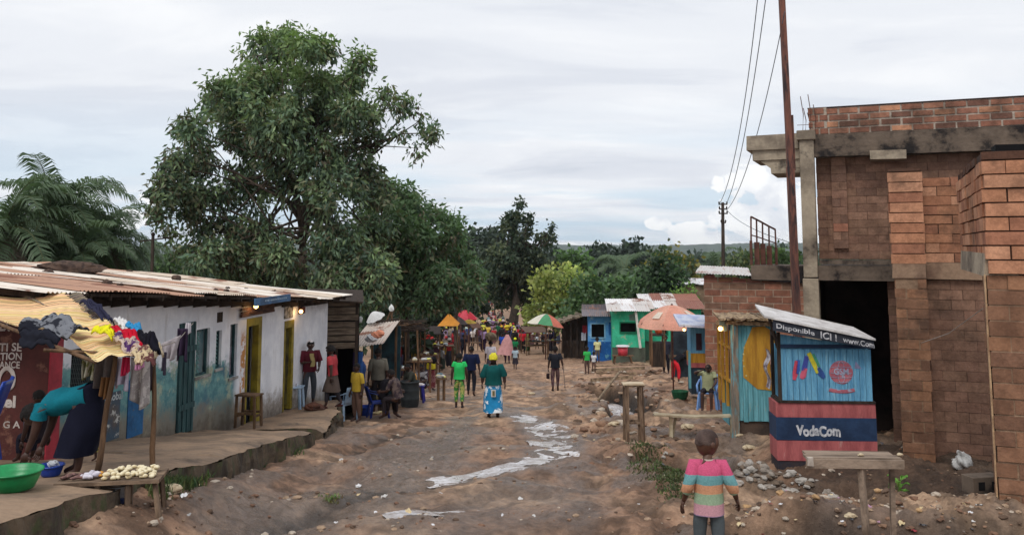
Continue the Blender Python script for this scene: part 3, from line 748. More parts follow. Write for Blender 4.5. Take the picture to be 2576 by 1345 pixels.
    a, b, c, d = F.rect(321, 968, 360, 1046); MB().bx(a, b, -.014, -.002, c-.3, d+.1).build('painted_panel', bl, t)
    db = mat('slate_dado', S(66, 84, 100), S(92, 84, 80), 3, .8, .2, stain=(S(190, 190, 186), 4, .55, .6))
    a, b, c, d = F.rect(182, 998, 300, 1085); MB().bx(a, b, -.010, -.002, c-.2, d).build('painted_panel', db, t)
    a, b, c, d = F.rect(176, 990, 262, 1000); MB().bx(a, b, -.05, -.012, c, d).build('window_ledge', mat('teal_paint', S(52, 104, 112), S(40, 80, 88), 4, .7, .1), t)
    lettering('Tetemoun Gloobal', a, b+.45, c-.15, c-.03, -.016, mat('white_brush', S(196, 202, 204), S(150, 158, 160), 6, .8, 0), t, wob=.05)
    bulb(F.w(*(lambda q: (q[0], -.2, q[1]))(F.hit(644, 770, -.2))), 'lit bulb under the brown board above the main shop door')
    bulb(F.w(*(lambda q: (q[0], -.15, q[1]))(F.hit(757, 783, -.15))), 'lit bulb at the far corner of the whitewashed shop')
    # stones weighing the roof down
    stn = [(185, 689, .40, 'long dark log-like stone block lying on the tin roof'), (120, 690, .09, 'pale round stone on the tin roof left of the dark block'), (237, 671, .05, 'small stone near the top edge of the tin roof'), (271, 717, .085, 'brown stone near the eave above the straw awning'), (302, 721, .05, 'small flat stone beside the brown stone at the eave'),
           (326, 687, .08, 'dark brick on the upper half of the tin roof'), (443, 705, .10, 'dark upright stone in the middle of the tin roof'), (543, 733, .05, 'small stone near the eave, left of a pair'), (570, 735, .055, 'small stone near the eave, right of a pair'), (619, 729, .045, 'small stone over the shop sign'), (572, 727, .045, 'small stone above the pair near the eave'), (690, 735, .05, 'small stone near the far end of the roof')]
    rm = mat('roof_stone', S(92, 74, 64), S(58, 46, 42), 9, .95, .5)
    for px, py, r, lb in stn:
        # find roof point along the pixel's ray
        best = None
        for Y in np.geomspace(9, 40, 500):
            q = F.l(P(px, py, float(Y)))
            if q.y > -.6 and q.z < rz(q.x, q.y): best = q; break
        if best is None: continue
        mb = MB(); mb.rock((0, 0, r*.3), (r*1.6 if r > .3 else r, r*.4 if r > .3 else r*.8, r*.35 if r > .3 else r*.7), sub=2, amp=.35)
        o = mb.build('roof_stone', rm); o.location = F.w(best.x, best.y, rz(best.x, best.y)+.01); o.rotation_euler = (0, 0, .3)
        tag(o, lb, 'stone', 'stones weighing down the tin roof')
    return t
shop_row()

def left_walkway():
    """raised, broken concrete footpath in front of the shops"""
    m = mat('worn_concrete_path', S(150, 126, 104), S(122, 104, 88), 1.4, .9, .5, 9, stain=(S(92, 80, 70), 1.2, .56, .68))
    sd = mat('mossy_kerb_side', S(104, 90, 74), S(66, 58, 50), 3, .95, .8, 9, stain=(S(78, 82, 56), 4, .52, .62))
    def slab(y0, y1, zt, lx, wx, name, drop=1.):
        n = int((y1-y0)/.08); k = 26; mb = MB(); V = []
        for i in range(n+1):
            y = y0+(y1-y0)*i/n; a = lx(y)+.16*float(fbm(np.array(y*1.6), np.array(3.3), 4)); b = wx(y)
            for j in range(k+1):
                u = j/k; x = a+(b-a)*u**.8
                V.append((x, y, zt(y)+.045*float(fbm(np.array(x*2.), np.array(y*2.), 3))-(.05 if j == 0 else 0)))
        F = [(i*(k+1)+j+1, i*(k+1)+j, (i+1)*(k+1)+j, (i+1)*(k+1)+j+1) for i in range(n) for j in range(k)]
        mb.add(V, F, 0)
        side = []
        for i in range(n+1):
            q = V[i*(k+1)]
            for j in range(7):
                s = j/6; side.append((q[0]+.02+.10*s*(1+float(vnoise(np.array(q[1]*2.5), np.array(s*3)))*1.6)+.07*float(fbm(np.array(q[1]*5), np.array(s*5), 3)), q[1], q[2]-s*drop))
        mb.add(side, [(i*7+j, i*7+j+1, (i+1)*7+j+1, (i+1)*7+j) for i in range(n) for j in range(6)], 1)
        for i, sgn in ((0, 1), (n, -1)):
            row = [V[i*(k+1)+j] for j in range(k+1)]; mb.add(row+[(q[0], q[1], q[2]-drop) for q in row], [(j, j+1, k+2+j, k+1+j) if sgn > 0 else (j+1, j, k+1+j, k+2+j) for j in range(k)], 1)
        o = mb.build(name, [m, sd]); tag(o, kind='structure'); return o
    zp = lambda y: -(.9+.148*y) if y < 16 else -3.268-.12*(y-16)
    wallx = lambda y: -7.84+.139*y-.1
    slab(4., 16.3, zp, lambda y: -3.62-.1*math.sin(y*.6), lambda y: wallx(y) if y > 11.2 else -9, 'pavement')
    slab(17.3, 22.0, lambda y: -3.50-.055*(y-17.3), lambda y: -3.62-.12*(y-17.3), lambda y: wallx(y), 'pavement', .7)
    # two broken steps between the slabs
    st = MB()
    for i in range(3): st.box((-4.7, 16.45+.3*i, -3.42-.06*i-.3), (1.7, .28, .6), None, jit=.03)
    tag(st.build('steps', sd), kind='structure')
left_walkway()

# ================================================================ PAINTED MAROON KIOSK, far left
def maroon_kiosk():
    Fr = Frame((P(124, 900, 10.35).x, 10.35, 0), R(0)); t = thing('phone_credit_kiosk', 'dark maroon kiosk with white lettering and a round swoosh emblem', 'kiosk', Fr.loc, Fr.rz)
    mr = mat('maroon_paint', S(92, 48, 44), S(72, 38, 36), 1.5, .75, .2, stain=(S(128, 88, 74), 3, .56, .66)); rd = mat('red_paint', S(172, 52, 66), S(140, 44, 56), 2, .7, .1)
    wh = mat('white_lettering', S(206, 196, 190), S(176, 164, 158), 6, .7, 0)
    b = MB(); b.bx(-2.6, 0, 0, .28, -4, -.9); b.build('body', mr, t)
    p = MB(); p.bx(.003, .02, .0, .28, -4, -1.0); p.build('corner_panel', rd, t)
    l = lambda px, py: Fr.hit(px, py, 0)
    def txt(s, x0, y0, x1, y1, **k):
        (a, zb), (c, zt) = l(x0, y1), l(x1, y0); lettering(s, a, c, zb, zt, -.006, wh, t, **k)
    txt('INTERTI SE', -75, 862, 56, 883, wob=.03); txt('ENTERCATION', -96, 886, 56, 905, wob=.03); txt('A BLANCE', -40, 908, 51, 926, wob=.03)
    txt('ZA', -6, 812, 27, 832, bold=.02); txt('Airtel', -62, 994, 41, 1025, bold=.012); txt('G A', 8, 1058, 52, 1076)
    # the emblem: an open oval swoosh with a hooked tail
    cx, cz = l(17, 968); mb = MB(); pts = []; rad = []
    for i in range(34):
        a = R(215-i*9.2); rr = .135 if i < 26 else .135-.007*(i-26)
        pts.append((cx+rr*.62*math.cos(a), -.012, cz+.05+rr*1.05*math.sin(a))); rad.append((.006+.02*math.sin(math.pi*i/33), .005))
    mb.tube(pts, [(r_[0], .006) for r_ in rad], 6, up=(0, 1, 0)); mb.build('emblem', wh, t)
    s = MB(); s.bx(-2.6, -.3, -.22, -.003, -3.02, -2.97); s.build('counter', WOODD, t)
    bl = MB(); a, b_, c, d = Fr.rect(60, 1055, 95, 1085); bl.bx(a, b_, -.01, -.002, c, d); bl.build('blue_patch', mat('blue_patch', S(60, 100, 130), None, 3), t)
    # its own low tin roof sits left of the shop roof
    r = MB(); corrugated(r, lambda x, y: -.80+.07*y, -2.9, -.5, -.45, 2.4, rr=random.Random(2), pal=[S(120, 84, 70), S(140, 104, 88), S(96, 66, 58)]); r.build('roof', roof_mat(), t)
maroon_kiosk()

def timber_pole(a, b, r, label, name='timber_pole', cat='pole', group=None, m=None, bend=.012):
    a, b = Vector(a), Vector(b); mb = MB(); L = (b-a).length; n = 8
    pts = [a.lerp(b, i/n)+Vector((math.sin(i*1.7+a.x)*bend, math.cos(i*2.1+a.y)*bend, 0))*(1 if 0 < i < n else 0) for i in range(n+1)]
    mb.tube([p-a for p in pts], [r*(1-.25*i/n) for i in range(n+1)], 7, wob=.1)
    o = mb.build(name, m or WOODB, smooth=True); o.location = a
    return tag(o, label, cat, group)

def straw_mat_m():
    m, nt, bs, out = nodes_of('straw_mat'); L = nt.links.new
    at = mk(nt, 'ShaderNodeAttribute', attribute_name='Col'); L(at.outputs[0], bs.inputs['Base Color']); bs.inputs['Roughness'].default_value = .85; return m
def patch(c, fn=None, nu=24, nv=18, sag=0., rip=0., f=6., th=0.):
    """bilinear sheet over four corner points, with sag and ripples"""
    A, B, C, D = (Vector(q) for q in c)
    def g(u, v):
        p = (A*(1-u)+B*u)*(1-v)+(D*(1-u)+C*u)*v
        p.z += -sag*math.sin(math.pi*u)*math.sin(math.pi*v)+rip*(math.sin(u*f+v*2.1)+.6*math.sin(v*f*1.3+u*3))
        return p if fn is None else fn(p, u, v)
    return g, nu, nv
def awning():
    rr = random.Random(12); m = straw_mat_m()
    t = thing('straw_awning', 'sagging straw mat awning on sticks over the near stall, laundry heaped on its edge', 'awning', P(150, 800, 9.8))
    o0 = np.array(t.location)
    def reeds(corners, pal, sag, name, skew=.0):
        mb = MB(); A, B, C, D = (Vector(q) for q in corners); n = 64
        for i in range(n):
            v0, v1 = i/n, (i+1)/n-.002; c = rr.choice(pal); c = tuple(q*rr.uniform(.85, 1.12) for q in c); ov = rr.uniform(-.02, .02); ou = rr.uniform(-.012, .015)
            h = rr.uniform(0, .006)
            def f(u, w):
                vv = v0+(v1-v0)*w; uu = -.0+ou+u*(1+ov)
                p = (A*(1-uu)+B*uu)*(1-vv)+(D*(1-uu)+C*uu)*vv
                p.z += -sag*math.sin(math.pi*min(max(uu, 0), 1))*(.4+.6*math.sin(math.pi*vv))+.02*math.sin(uu*7+vv*5)+.012*math.sin(uu*15+vv*3)+h+.006*math.sin(math.pi*w)
                return p
            mb.grid(f, 14, 2, col=c)
        mb.v = [q-o0 for q in mb.v]; return mb.build(name, m, t)
    st = [S(222, 190, 138), S(206, 172, 120), S(190, 154, 106), S(230, 202, 152), S(212, 180, 130)]
    old = [S(128, 114, 96), S(108, 96, 82), S(142, 126, 104), S(94, 84, 74)]
    reeds([P(-220, 740, 11.1), P(160, 741, 11.1), P(318, 866, 9.0), P(52, 818, 8.9)], st, .05, 'straw_mat')
    reeds([P(95, 788, 9.7), P(262, 806, 9.7), P(352, 886, 8.3), P(238, 904, 8.0)], st, .03, 'straw_mat')
    reeds([P(30, 737, 11.3), P(195, 739, 11.3), P(372, 862, 9.2), P(300, 862, 9.2)], old, .05, 'old_mat')
    fr = MB()
    for a, b in (((P(-150, 762, 10.8)), P(352, 893, 8.4)), (P(110, 880, 8.2), P(352, 893, 8.4)), (P(165, 748, 11.2), P(395, 885, 9.0)), (P(-40, 800, 9.2), P(240, 910, 8.05))):
        fr.tube([Vector(a)-Vector(o0), Vector(b)-Vector(o0)], .018, 6)
    # posts
    fr_o = fr.build('frame', WOODB, t)
    g = lambda px, py: onground(px, py)
    pl = [(P(292, 888, 8.5), (245, 1150), .028), (P(388, 872, 8.9), (387, 1165), .026), (P(236, 905, 8.1), (228, 1160), .02)]
    for top, (bx_, by), r in pl[:2]:
        Y = top.y-.1; b = P(bx_, by, Y); b.z = -(.9+.148*b.y) if b.x < -3.55 else gz(b.x, b.y)
        mb = MB(); n = 7; pts = [top.lerp(b, i/n)-Vector(o0)+Vector((.008*math.sin(i*1.4+bx_), 0, 0)) for i in range(n+1)]
        mb.tube(pts, [r*(.8+.3*i/n) for i in range(n+1)], 7, wob=.1); mb.build('post', WOODB, t, True)
    return t
awning()
# ================================================================ RIGHT: UNFINISHED BRICK BUILDING
def brick_mat():
    m, nt, bs, out = nodes_of('fired_brick'); L = nt.links.new
    at = mk(nt, 'ShaderNodeAttribute', attribute_name='Col'); v = mk(nt, 'ShaderNodeTexCoord').outputs['Object']
    n1 = noi(nt, v, 5, 7, .7); n2 = noi(nt, v, 1.1, 5, .6); n3 = noi(nt, v, 30, 4, .7)
    c = mixc(nt, .8, at.outputs[0], mixc(nt, rmp(nt, n1, .3, .7), (.62, .6, .6), (1.2, 1.2, 1.2)), 'MULTIPLY')
    sm = mk(nt, 'ShaderNodeMath', operation='MULTIPLY'); L(rmp(nt, n2, .52, .68), sm.inputs[0]); sm.inputs[1].default_value = .75; c = mixc(nt, sm.outputs[0], c, S(82, 64, 54)); c = mixc(nt, .5, c, mixc(nt, rmp(nt, n3, .3, .7), (.7, .7, .7), (1.15, 1.15, 1.15)), 'MULTIPLY')
    L(c, bs.inputs['Base Color']); bs.inputs['Roughness'].default_value = .92; bs.inputs['Specular IOR Level'].default_value = .2
    b = mk(nt, 'ShaderNodeBump'); b.inputs['Strength'].default_value = .5; b.inputs['Distance'].default_value = .02
    L(noi(nt, v, 24, 6, .7), b.inputs['Height']); L(b.outputs[0], bs.inputs['Normal']); return m
BRICKM = brick_mat()
ORANGE = [S(190, 138, 108), S(182, 130, 100), S(174, 122, 94), S(196, 146, 116), S(164, 114, 90)]
REDB = [S(158, 110, 90), S(148, 102, 84), S(138, 94, 78), S(168, 120, 98), S(116, 84, 72), S(152, 106, 88)]
BROWNB = [S(136, 106, 88), S(130, 100, 84), S(142, 110, 92), S(124, 96, 82), S(134, 102, 86)]
def bricks(mb, x0, x1, y0, y1, z0, z1, L=.38, H=.17, gap=.022, pal=REDB, mortar=S(150, 132, 116), rr=None, jit=.006, rec=.018, dark_top=0, side=True, phase=0, rag=0.):
    """coursed brickwork round a recessed mortar core, every brick a little out of line"""
    rr = rr or random.Random(int(x0*97+z0*31) % 999)
    n = max(1, round((z1-z0)/H)); h = (z1-z0)/n
    mb.bx(x0+rec, x1-rec, y0+rec, y1-rec, z0, z1-.004, col=mortar)
    for i in range(n):
        a = x0-((i+phase) % 2)*L/2; za, zb = z0+i*h+gap/2, z0+(i+1)*h-gap/2
        while a < x1:
            b = a+L; u0, u1 = max(a+gap/2, x0), min(b-gap/2, x1)
            if u1-u0 > .05:
                if u1 > x1-.06: u1 = x1
                c = rr.choice(pal); k = rr.uniform(.86, 1.1)
                if i >= n-dark_top: c = tuple(q*.38 for q in c) if rr.random() < .75 else c
                j = lambda: rr.uniform(-jit, jit)
                if i == n-1 and rag and rr.random() < rag: a = b; continue
                if y1-y0 < .5: mb.bx(u0+j(), u1+j(), y0+j(), y1+j(), za+j()*.5, zb+j()*.5, col=tuple(q*k for q in c))
                else:
                    mb.bx(u0+j(), u1+j(), y0+j(), y0+.1, za, zb, col=tuple(q*k for q in c))
            a = b
        if side and y1-y0 >= .5:
            a = y0+.1+gap if (i+phase) % 2 else y0+.1+gap-L*.5
            while a < y1:
                u0, u1 = max(a+gap/2, y0+.1+gap/2), min(a+L-gap/2, y1)
                if u1-u0 > .05:
                    c = rr.choice(pal); k = rr.uniform(.86, 1.1)
                    mb.bx(x0+rr.uniform(-jit, jit), x0+.09, u0, u1, za, zb, col=tuple(q*k for q in c))
                a += L
LOWB = [S(140, 104, 82), S(132, 98, 78), S(148, 110, 86), S(126, 94, 76), S(152, 112, 86)]
BF = Frame(P(2045, 620, 17.0), R(-23)); BF.loc.z = 0; BF = Frame(BF.loc, R(-23))
def brick_building():
    F = BF; t = thing('brick_building', 'two storey unfinished brick building with bare concrete slabs and brick pillars', 'building', F.loc, F.rz)
    lz = lambda py, px=2100, y=0.: F.hit(px, py, y)[1]
    zpar0, zpar1 = lz(338), lz(271); zs_lo = lz(374)
    # parapet of small bricks
    mb = MB(); bricks(mb, 0, 7.5, -.02, .2, zpar0, zpar1, .37, .128, .034, REDB+ORANGE[:1], S(186, 174, 160), dark_top=0, rr=random.Random(3))
    bricks(mb, .0, .36, -.05, .24, zpar0, zpar1+.01, .2, .128, .03, REDB, S(170, 158, 144))
    mb.bx(-.01, 7.5, -.03, .21, zpar1+.002, zpar1+.02, col=S(70, 54, 50))
    mb.build('parapet', BRICKM, t)
    # roof slab and beam
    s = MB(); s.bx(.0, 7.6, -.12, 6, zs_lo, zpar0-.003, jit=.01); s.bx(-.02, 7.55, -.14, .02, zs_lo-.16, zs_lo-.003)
    s.build('roof_slab', CONCD, t)
    # corner column, cantilevered balcony beams
    xa = F.hit(2013, 500, -.2)[0]; xb = F.hit(2052, 500, -.2)[0]
    c = MB()
    c.bx(xa, xb, -.2, .16, -6, lz(700)+.0, jit=.008); c.bx(xa+.01, xb-.01, -.19, .15, lz(698), lz(352), jit=.008); c.bx(xa-.03, xb+.03, -.24, .18, lz(352)+.002, lz(327), jit=.008)
    c.build('corner_column', CONC, t, bevel=.01)
    rb = MB()
    for i, (dx, dy, tp) in enumerate(((-.16, .0, 240), (-.12, .1, 268), (-.02, .0, 236), (.02, .1, 268), (.07, .02, 262), (-.05, .12, 280))):
        z0 = lz(330); z1 = lz(tp); rb.tube([(xb+dx-.04, dy-.1, z0), (xb+dx-.04+.02, dy-.1, (z0+z1)/2), (xb+dx-.06, dy-.12, z1)], .008, 5)
    rb.tube([(xa-.02, -.1, lz(312)), (xb+.04, -.1, lz(312))], .005, 4); rb.build('rebar', IRON, t)
    b = MB(); L_ = F.hit(1879, 350)[0]; L2 = F.hit(1890, 385)[0]; L3 = F.hit(1938, 415)[0]
    b.bx(L_, xa-.003, -.05, 1.4, lz(369), lz(332), jit=.012); b.bx(L2+.02, xa-.003, .0, 1.3, lz(396), lz(369)-.003, jit=.01)
    b.prism([(L2+.15, .05, lz(397)), (L3, .05, lz(418)), (xa-.003, .05, lz(418)), (xa-.003, .05, lz(397))], (0, 1.1, 0)); b.bx(L3, xa-.003, .03, 1.2, lz(432), lz(418)-.003, jit=.008)
    b.build('balcony_slab', CONC, t)
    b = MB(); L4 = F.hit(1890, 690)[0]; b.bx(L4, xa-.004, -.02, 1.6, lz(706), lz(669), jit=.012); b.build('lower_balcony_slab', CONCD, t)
    # upper floor wall
    w = MB(); bricks(w, xb-.0, 7.4, .18, .40, lz(652), zs_lo-.16, .36, .15, .008, BROWNB, S(104, 78, 66), rr=random.Random(8), jit=.004, rec=.006)
    bricks(w, xb+.28, xb+.55, .1, .2, lz(625), zs_lo-.16, .3, .16, .01, BROWNB+REDB[:1], S(104, 78, 66), rr=random.Random(9), jit=.004, rec=.006)
    w.build('upper_wall', BRICKM, t)
    q = MB(); a, b_, c_, d = F.rect(2188, 380, 2280, 402, -.1); q.bx(a, b_, -.3, .17, c_, d, jit=.012); q.build('lintel', CONC, t)
    # floor slab, ground floor room
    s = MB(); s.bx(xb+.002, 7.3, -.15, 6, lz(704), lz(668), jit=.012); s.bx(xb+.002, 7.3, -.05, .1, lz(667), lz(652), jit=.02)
    s.build('floor_slab', CONCD, t)
    r = MB(); r.bx(xb, 6, 5.2, 5.4, -5.5, lz(704)); r.bx(-.16, .0, .2, 5.2, -5.5, lz(704)); r.bx(2.62, 2.8, .4, 5.2, -5.5, lz(704)); r.bx(.0, 2.6, 2.9, 3.05, -5.5, lz(704)-.01)
    r.build('inner_walls', mat('dark_inner_wall', S(62, 50, 46), S(38, 32, 32), 1.5, .95, .3), t)  # room walls coloured in mottled dark brown
    ff = MB(); ff.bx(.05, 7, -1.2, 2.9, -4.6, -3.93, jit=.01); ff.build('plinth', CONCD, t)
    lw = MB(); xr = F.hit(2240, 900, .15)[0]
    bricks(lw, xr, 3.6, .15, .37, -4.6, lz(704)-.005, .36, .16, .01, BROWNB, S(90, 70, 60), rr=random.Random(10), rec=.006)
    lw.build('lower_wall', BRICKM, t)
    # ---- pillar A (front left at local A) and wall between pillars
    A = F.l(P(2275, 620, 14.9)); ax0 = A.x; ay = A.y
    zA = lambda py: F.hit(2290, py, ay)[1]
    wA = F.hit(2332, 600, ay)[0]-F.hit(2238, 600, ay)[0]
    ax0 = F.hit(2240, 600, ay)[0]; ax1 = ax0+wA*.93
    p = MB(); bricks(p, ax0, ax1, ay, ay+.5, zA(664), zA(432), 1.3, .168, .016, ORANGE, S(78, 56, 46), rr=random.Random(21), jit=.011, rec=.03, phase=1)
    bricks(p, ax0, ax1, ay, ay+.5, zA(432), zA(422), .9, .1, .02, [S(90, 66, 54)], S(70, 50, 42), jit=.012)
    bricks(p, ax0+.04, ax1-.01, ay+.02, ay+.5, -4.4, zA(700), .34, .165, .014, LOWB, S(150, 124, 102), rr=random.Random(22), jit=.010, rec=.008)
    p.build('brick_pillar', BRICKM, t)
    p = MB(); p.bx(ax0+.01, ax1-.005, ay-.0, ay+.5, zA(700)+.003, zA(664)-.003, jit=.012); p.build('concrete_pad', mat('mortar_smear', S(152, 126, 104), S(112, 88, 74), 1.8, .9, .4), t)
    x2 = F.hit(2500, 800, ay+.35)[0]
    p = MB(); bricks(p, ax1+.0, x2+.35, ay+.25, ay+.47, zA(660), zA(445), .44, .168, .012, [tuple(q*.86 for q in c) for c in ORANGE[1:]], S(80, 58, 48), rr=random.Random(23), jit=.01, rec=.02)
    bricks(p, ax1-.0, x2+.6, ay+.3, ay+.5, -4.4, zA(704), .36, .165, .008, BROWNB, S(104, 80, 68), rr=random.Random(24), jit=.004, rec=.006)
    p.build('porch_wall', BRICKM, t)
    p = MB(); p.bx(ax1+.003, x2+.5, ay+.22, ay+.5, zA(703), zA(661), jit=.01); p.build('ring_beam', mat('mortar_smear', S(136, 118, 104), S(96, 76, 66), 1.8, .9, .4), t)
    # ---- pillar B and its side wall, much nearer
    B = F.l(P(2480, 620, 9.6)); bx0 = F.hit(2476, 550, B.y)[0]; by = B.y
    zB = lambda py: F.hit(2520, py, by)[1]
    p = MB(); bricks(p, bx0, bx0+1.1, by, by+3.6, zB(690), zB(402), .46, .152, .017, ORANGE, S(74, 54, 46), rr=random.Random(31), jit=.014, rec=.03)
    bricks(p, bx0+.01, bx0+1.1, by+.02, by+3.5, zB(402), zB(378), .42, .1, .02, [S(92, 66, 54), S(70, 54, 48)], S(60, 48, 42), rr=random.Random(32), jit=.02)
    p.build('wing_wall', BRICKM, t)
    xlow = F.hit(2498, 1000, by+.03)[0]
    p = MB(); bricks(p, xlow, xlow+1.0, by+.03, by+.5, -3.6, zB(690)-.005, .40, .165, .018, LOWB, S(156, 130, 108), rr=random.Random(33), jit=.01, rec=.012)
    p.build('brick_pillar', BRICKM, t)
    ed = MB(); ed.bx(xlow-.014, xlow+.0, by+.05, by+.16, -3.5, zB(692), jit=.006); ed.build('lit_edge_strip', mat('painted_lit_edge', S(196, 164, 128), S(160, 128, 100), 5, .9, .4), t)  # pale strip painted as the lit edge of the pillar
    q = MB(); q.bx(bx0-.018, bx0+.3, by+.06, by+3.3, zB(697), zB(636), jit=.015); q.build('concrete_pad', CONC, t)
    # slab underside's shade above the wing, painted in as a dark bar
    q = MB(); q.bx(bx0+.2, bx0+1.5, by+.6, by+.8, zB(372), zB(352), jit=.02); q.build('timber', DARK, t)
    return t
brick_building()

def near_bits():
    # concrete blocks stacked at the foot of the near pillar
    for px, py, w, lb in ((2462, 1150, .36, 'grey concrete block lying beside the nearest brick pillar, lower one'), (2466, 1120, .4, 'grey concrete block lying on another beside the nearest brick pillar')):
        Y = 10.6; p = P(px, py, Y); p.z = -3.08 if py > 1140 else -2.86
        mb = MB(); w_ = w; mb.bx(-w_/2, w_/2, -.1, .1, 0, .2)
        for s in (-1, 1): mb.bx(s*w_*.22-.045, s*w_*.22+.045, -.104, -.08, .05, .15, m=1)
        o = mb.build('concrete_block', [CONCD, DARK], bevel=.006); o.location = p; o.rotation_euler = (0, 0, .5 if py > 1140 else .2); tag(o, lb, 'block', 'loose concrete blocks by the near pillar')
    mb = MB(); mb.rock((0, 0, .12), (.13, .1, .13), sub=3, amp=.35); mb.rock((-.06, .02, .04), (.14, .1, .09), sub=3, amp=.4); o = mb.build('plastic_bag', mat('white_bag', S(216, 214, 210), S(130, 126, 122), 9, .5, .6, 18), smooth=True)
    o.location = onground(2428, 1178); tag(o, 'crumpled white bag on the dark soil beside the near pillar', 'bag')
    # broad-leaved seedling on the rubble bank
    t = thing('seedling', 'bright green broad leaved seedling growing on the rubble bank', 'plant', onground(2262, 1243)); rr = random.Random(3); lm = mat('seedling_leaf', S(120, 172, 74), S(92, 146, 60), 6, .6, .1, trans=.3)
    st = MB(); lv = MB()
    for i in range(11):
        a = i*2.4; h = .07+.022*i; l = .05+.01*rr.random(); d = Vector((math.cos(a), math.sin(a), .55)).normalized(); e = Vector((0, 0, h))+d*l
        st.tube([(0, 0, h*.7), tuple(e)], .004, 4)
        w = d.cross(Vector((0, 0, 1))).normalized(); n_ = Vector((0, 0, 1))
        def f(u, v, e=e, d=d, w=w): k = math.sin(math.pi*min(1, u*.92+.08))**.7*.05; return e+d*u*.12+w*(v-.5)*2*k+n_*(.02*math.sin(u*3)+.014*abs(v-.5)*2-.04*u*u)
        lv.grid(f, 5, 4)
    st.tube([(0, 0, -.03), (0, 0, .3)], .007, 5); st.build('stem', mat('green_stem', S(120, 140, 70), None, 5), t); lv.build('leaf', lm, t, True)
    for i, (px, py, r, lb) in enumerate(((2236, 1236, .03, 'small white stone left of the seedling'),(2140, 1300, .05, 'pale stone beside the leg of the plank table, foreground'), (425, 1245, .09, 'flat cream stone on the mud right of the food table'), (1545, 1080, .09, 'brown stone left of the tall stool'), (1730, 1085, .12, 'yellow-brown stone under the plank bench'), (1860, 1100, .06, 'white stone in front of the yellow kiosk'), (1885, 1125, .09, 'white stone right of the striped-shirt child'), (1337, 990, .10, 'flat cream stone in the middle of the road'))):
        mb = MB(); mb.rock((0, 0, r*.3), (r*1.3, r, r*.5), sub=2, amp=.3); o = mb.build('stone', mat('pale_stone', S(206, 190, 160), S(166, 146, 120), 12, .9, .4)); o.location = onground(px, py); tag(o, lb, 'stone')
near_bits()

def small_brick_house():
    loc = P(1768, 620, 25.5); loc.z = 0; F = Frame(loc, R(-14)); t = thing('brick_house', 'low brown brick house with a thin tin roof behind the yellow kiosk', 'building', loc, F.rz)
    z1 = F.hit(1770, 693)[1]; x1 = F.hit(2080, 800)[0]; zr = F.hit(1990, 712)[1]
    mb = MB(); rr = random.Random(41); bricks(mb, 0, x1, 0, .22, -5.6, zr, .48, .19, .026, REDB[:4]+BROWNB[:2], S(176, 156, 138), rr=rr, jit=.006, rec=.008)
    # raking top courses
    n = 5
    for i in range(n):
        za = zr+(z1-zr)*i/n; xe = x1*(1-(i+.5)/n)*.98; a = -.0
        while a < xe-.1:
            b = min(a+.4, xe); mb.bx(a+.007, b-.007, .0, .22, za+.004, za+(z1-zr)/n-.004, col=tuple(q*rr.uniform(.86, 1.1) for q in rr.choice(REDB[:4]))); a += .4
    mb.bx(0.01, .2, .23, 5, -5.2, z1-.05, col=S(128, 88, 70))
    mb.build('wall', BRICKM, t)
    r = MB(); xe = F.hit(1888, 690)[0]; xs = F.hit(1752, 685)[0]
    f = lambda x, y: z1+.06+(zr-z1)*(x/x1)*.95+.02*y
    corrugated(r, f, xs, xe+.0, -.22, 5, rr=random.Random(6), pal=[S(214, 212, 210), S(200, 196, 192)]); r.build('roof', roof_mat(), t)
    r = MB(); r.add([(xe, -.1, f(xe, 0)-.02), (x1, -.1, f(x1, 0)-.02), (x1, 4, f(x1, 0)), (xe, 4, f(xe, 0))]+[(xe, -.1, f(xe, 0)-.1), (x1, -.1, f(x1, 0)-.1), (x1, 4, f(x1, 0)-.1), (xe, 4, f(xe, 0)-.1)], [(0, 1, 2, 3), (4, 7, 6, 5), (0, 4, 5, 1), (1, 5, 6, 2), (3, 2, 6, 7), (0, 3, 7, 4)]); r.build('tar_edge', DARK, t)
small_brick_house()

def far_roof_house():
    loc = P(1712, 620, 64); loc.z = 0; F = Frame(loc, R(-13)); t = thing('mud_house', 'mud walled house with a white tin roof glimpsed left of the brick house', 'building', loc, F.rz)
    a, b, c, d = F.rect(1716, 716, 1775, 790); MB().bx(a-.1, b, 0, 3, -9.4, d).build('wall', mat('mud_wall', S(140, 116, 94), S(110, 92, 76), 2), t)
    r = MB(); corrugated(r, lambda x, y: d+.02+.12*(y+.3), a-.3, b+.3, -.3, 2.6, pal=[S(226, 226, 228), S(210, 210, 212)]); r.build('roof', roof_mat(), t)
far_roof_house()

def iron_frame():
    F = BF; t = thing('iron_frame', 'rusty iron railing frame of five posts standing on the lower balcony slab', 'frame', F.w(-1., .5, F.hit(1920, 667, .5)[1]), F.rz)
    o = np.array([-1., .5, F.hit(1920, 667, .5)[1]])
    pts = [(1889, 545, 1890, 666), (1903, 552, 1905, 666), (1918, 560, 1920, 666), (1934, 569, 1936, 667), (1950, 577, 1954, 667)]
    mb = MB(); tops, mids = [], []
    for i, (xa, ya, xb, yb) in enumerate(pts):
        y = .25+.12*i; a = F.hit(xa, ya, y); b = F.hit(xb, yb, y); pa = np.array((a[0], y, a[1]))-o; pb = np.array((b[0], y, b[1]))-o; pm = (pa+pb)/2
        mb.beam(pb, pa, .03, .03); mb.box(tuple(pb*.75+pa*.25), (.1 if i not in (0, 4) else .05, .05, np.linalg.norm(pa-pb)*.5)); tops.append(pa); mids.append(pa*.62+pb*.38)
    for a, b in zip(tops[:-1], tops[1:]): mb.beam(a, b, .03)
    for a, b in zip(mids[:-1], mids[1:]): mb.beam(a, b, .02)
    mb.build('railing', IRON, t)
iron_frame()

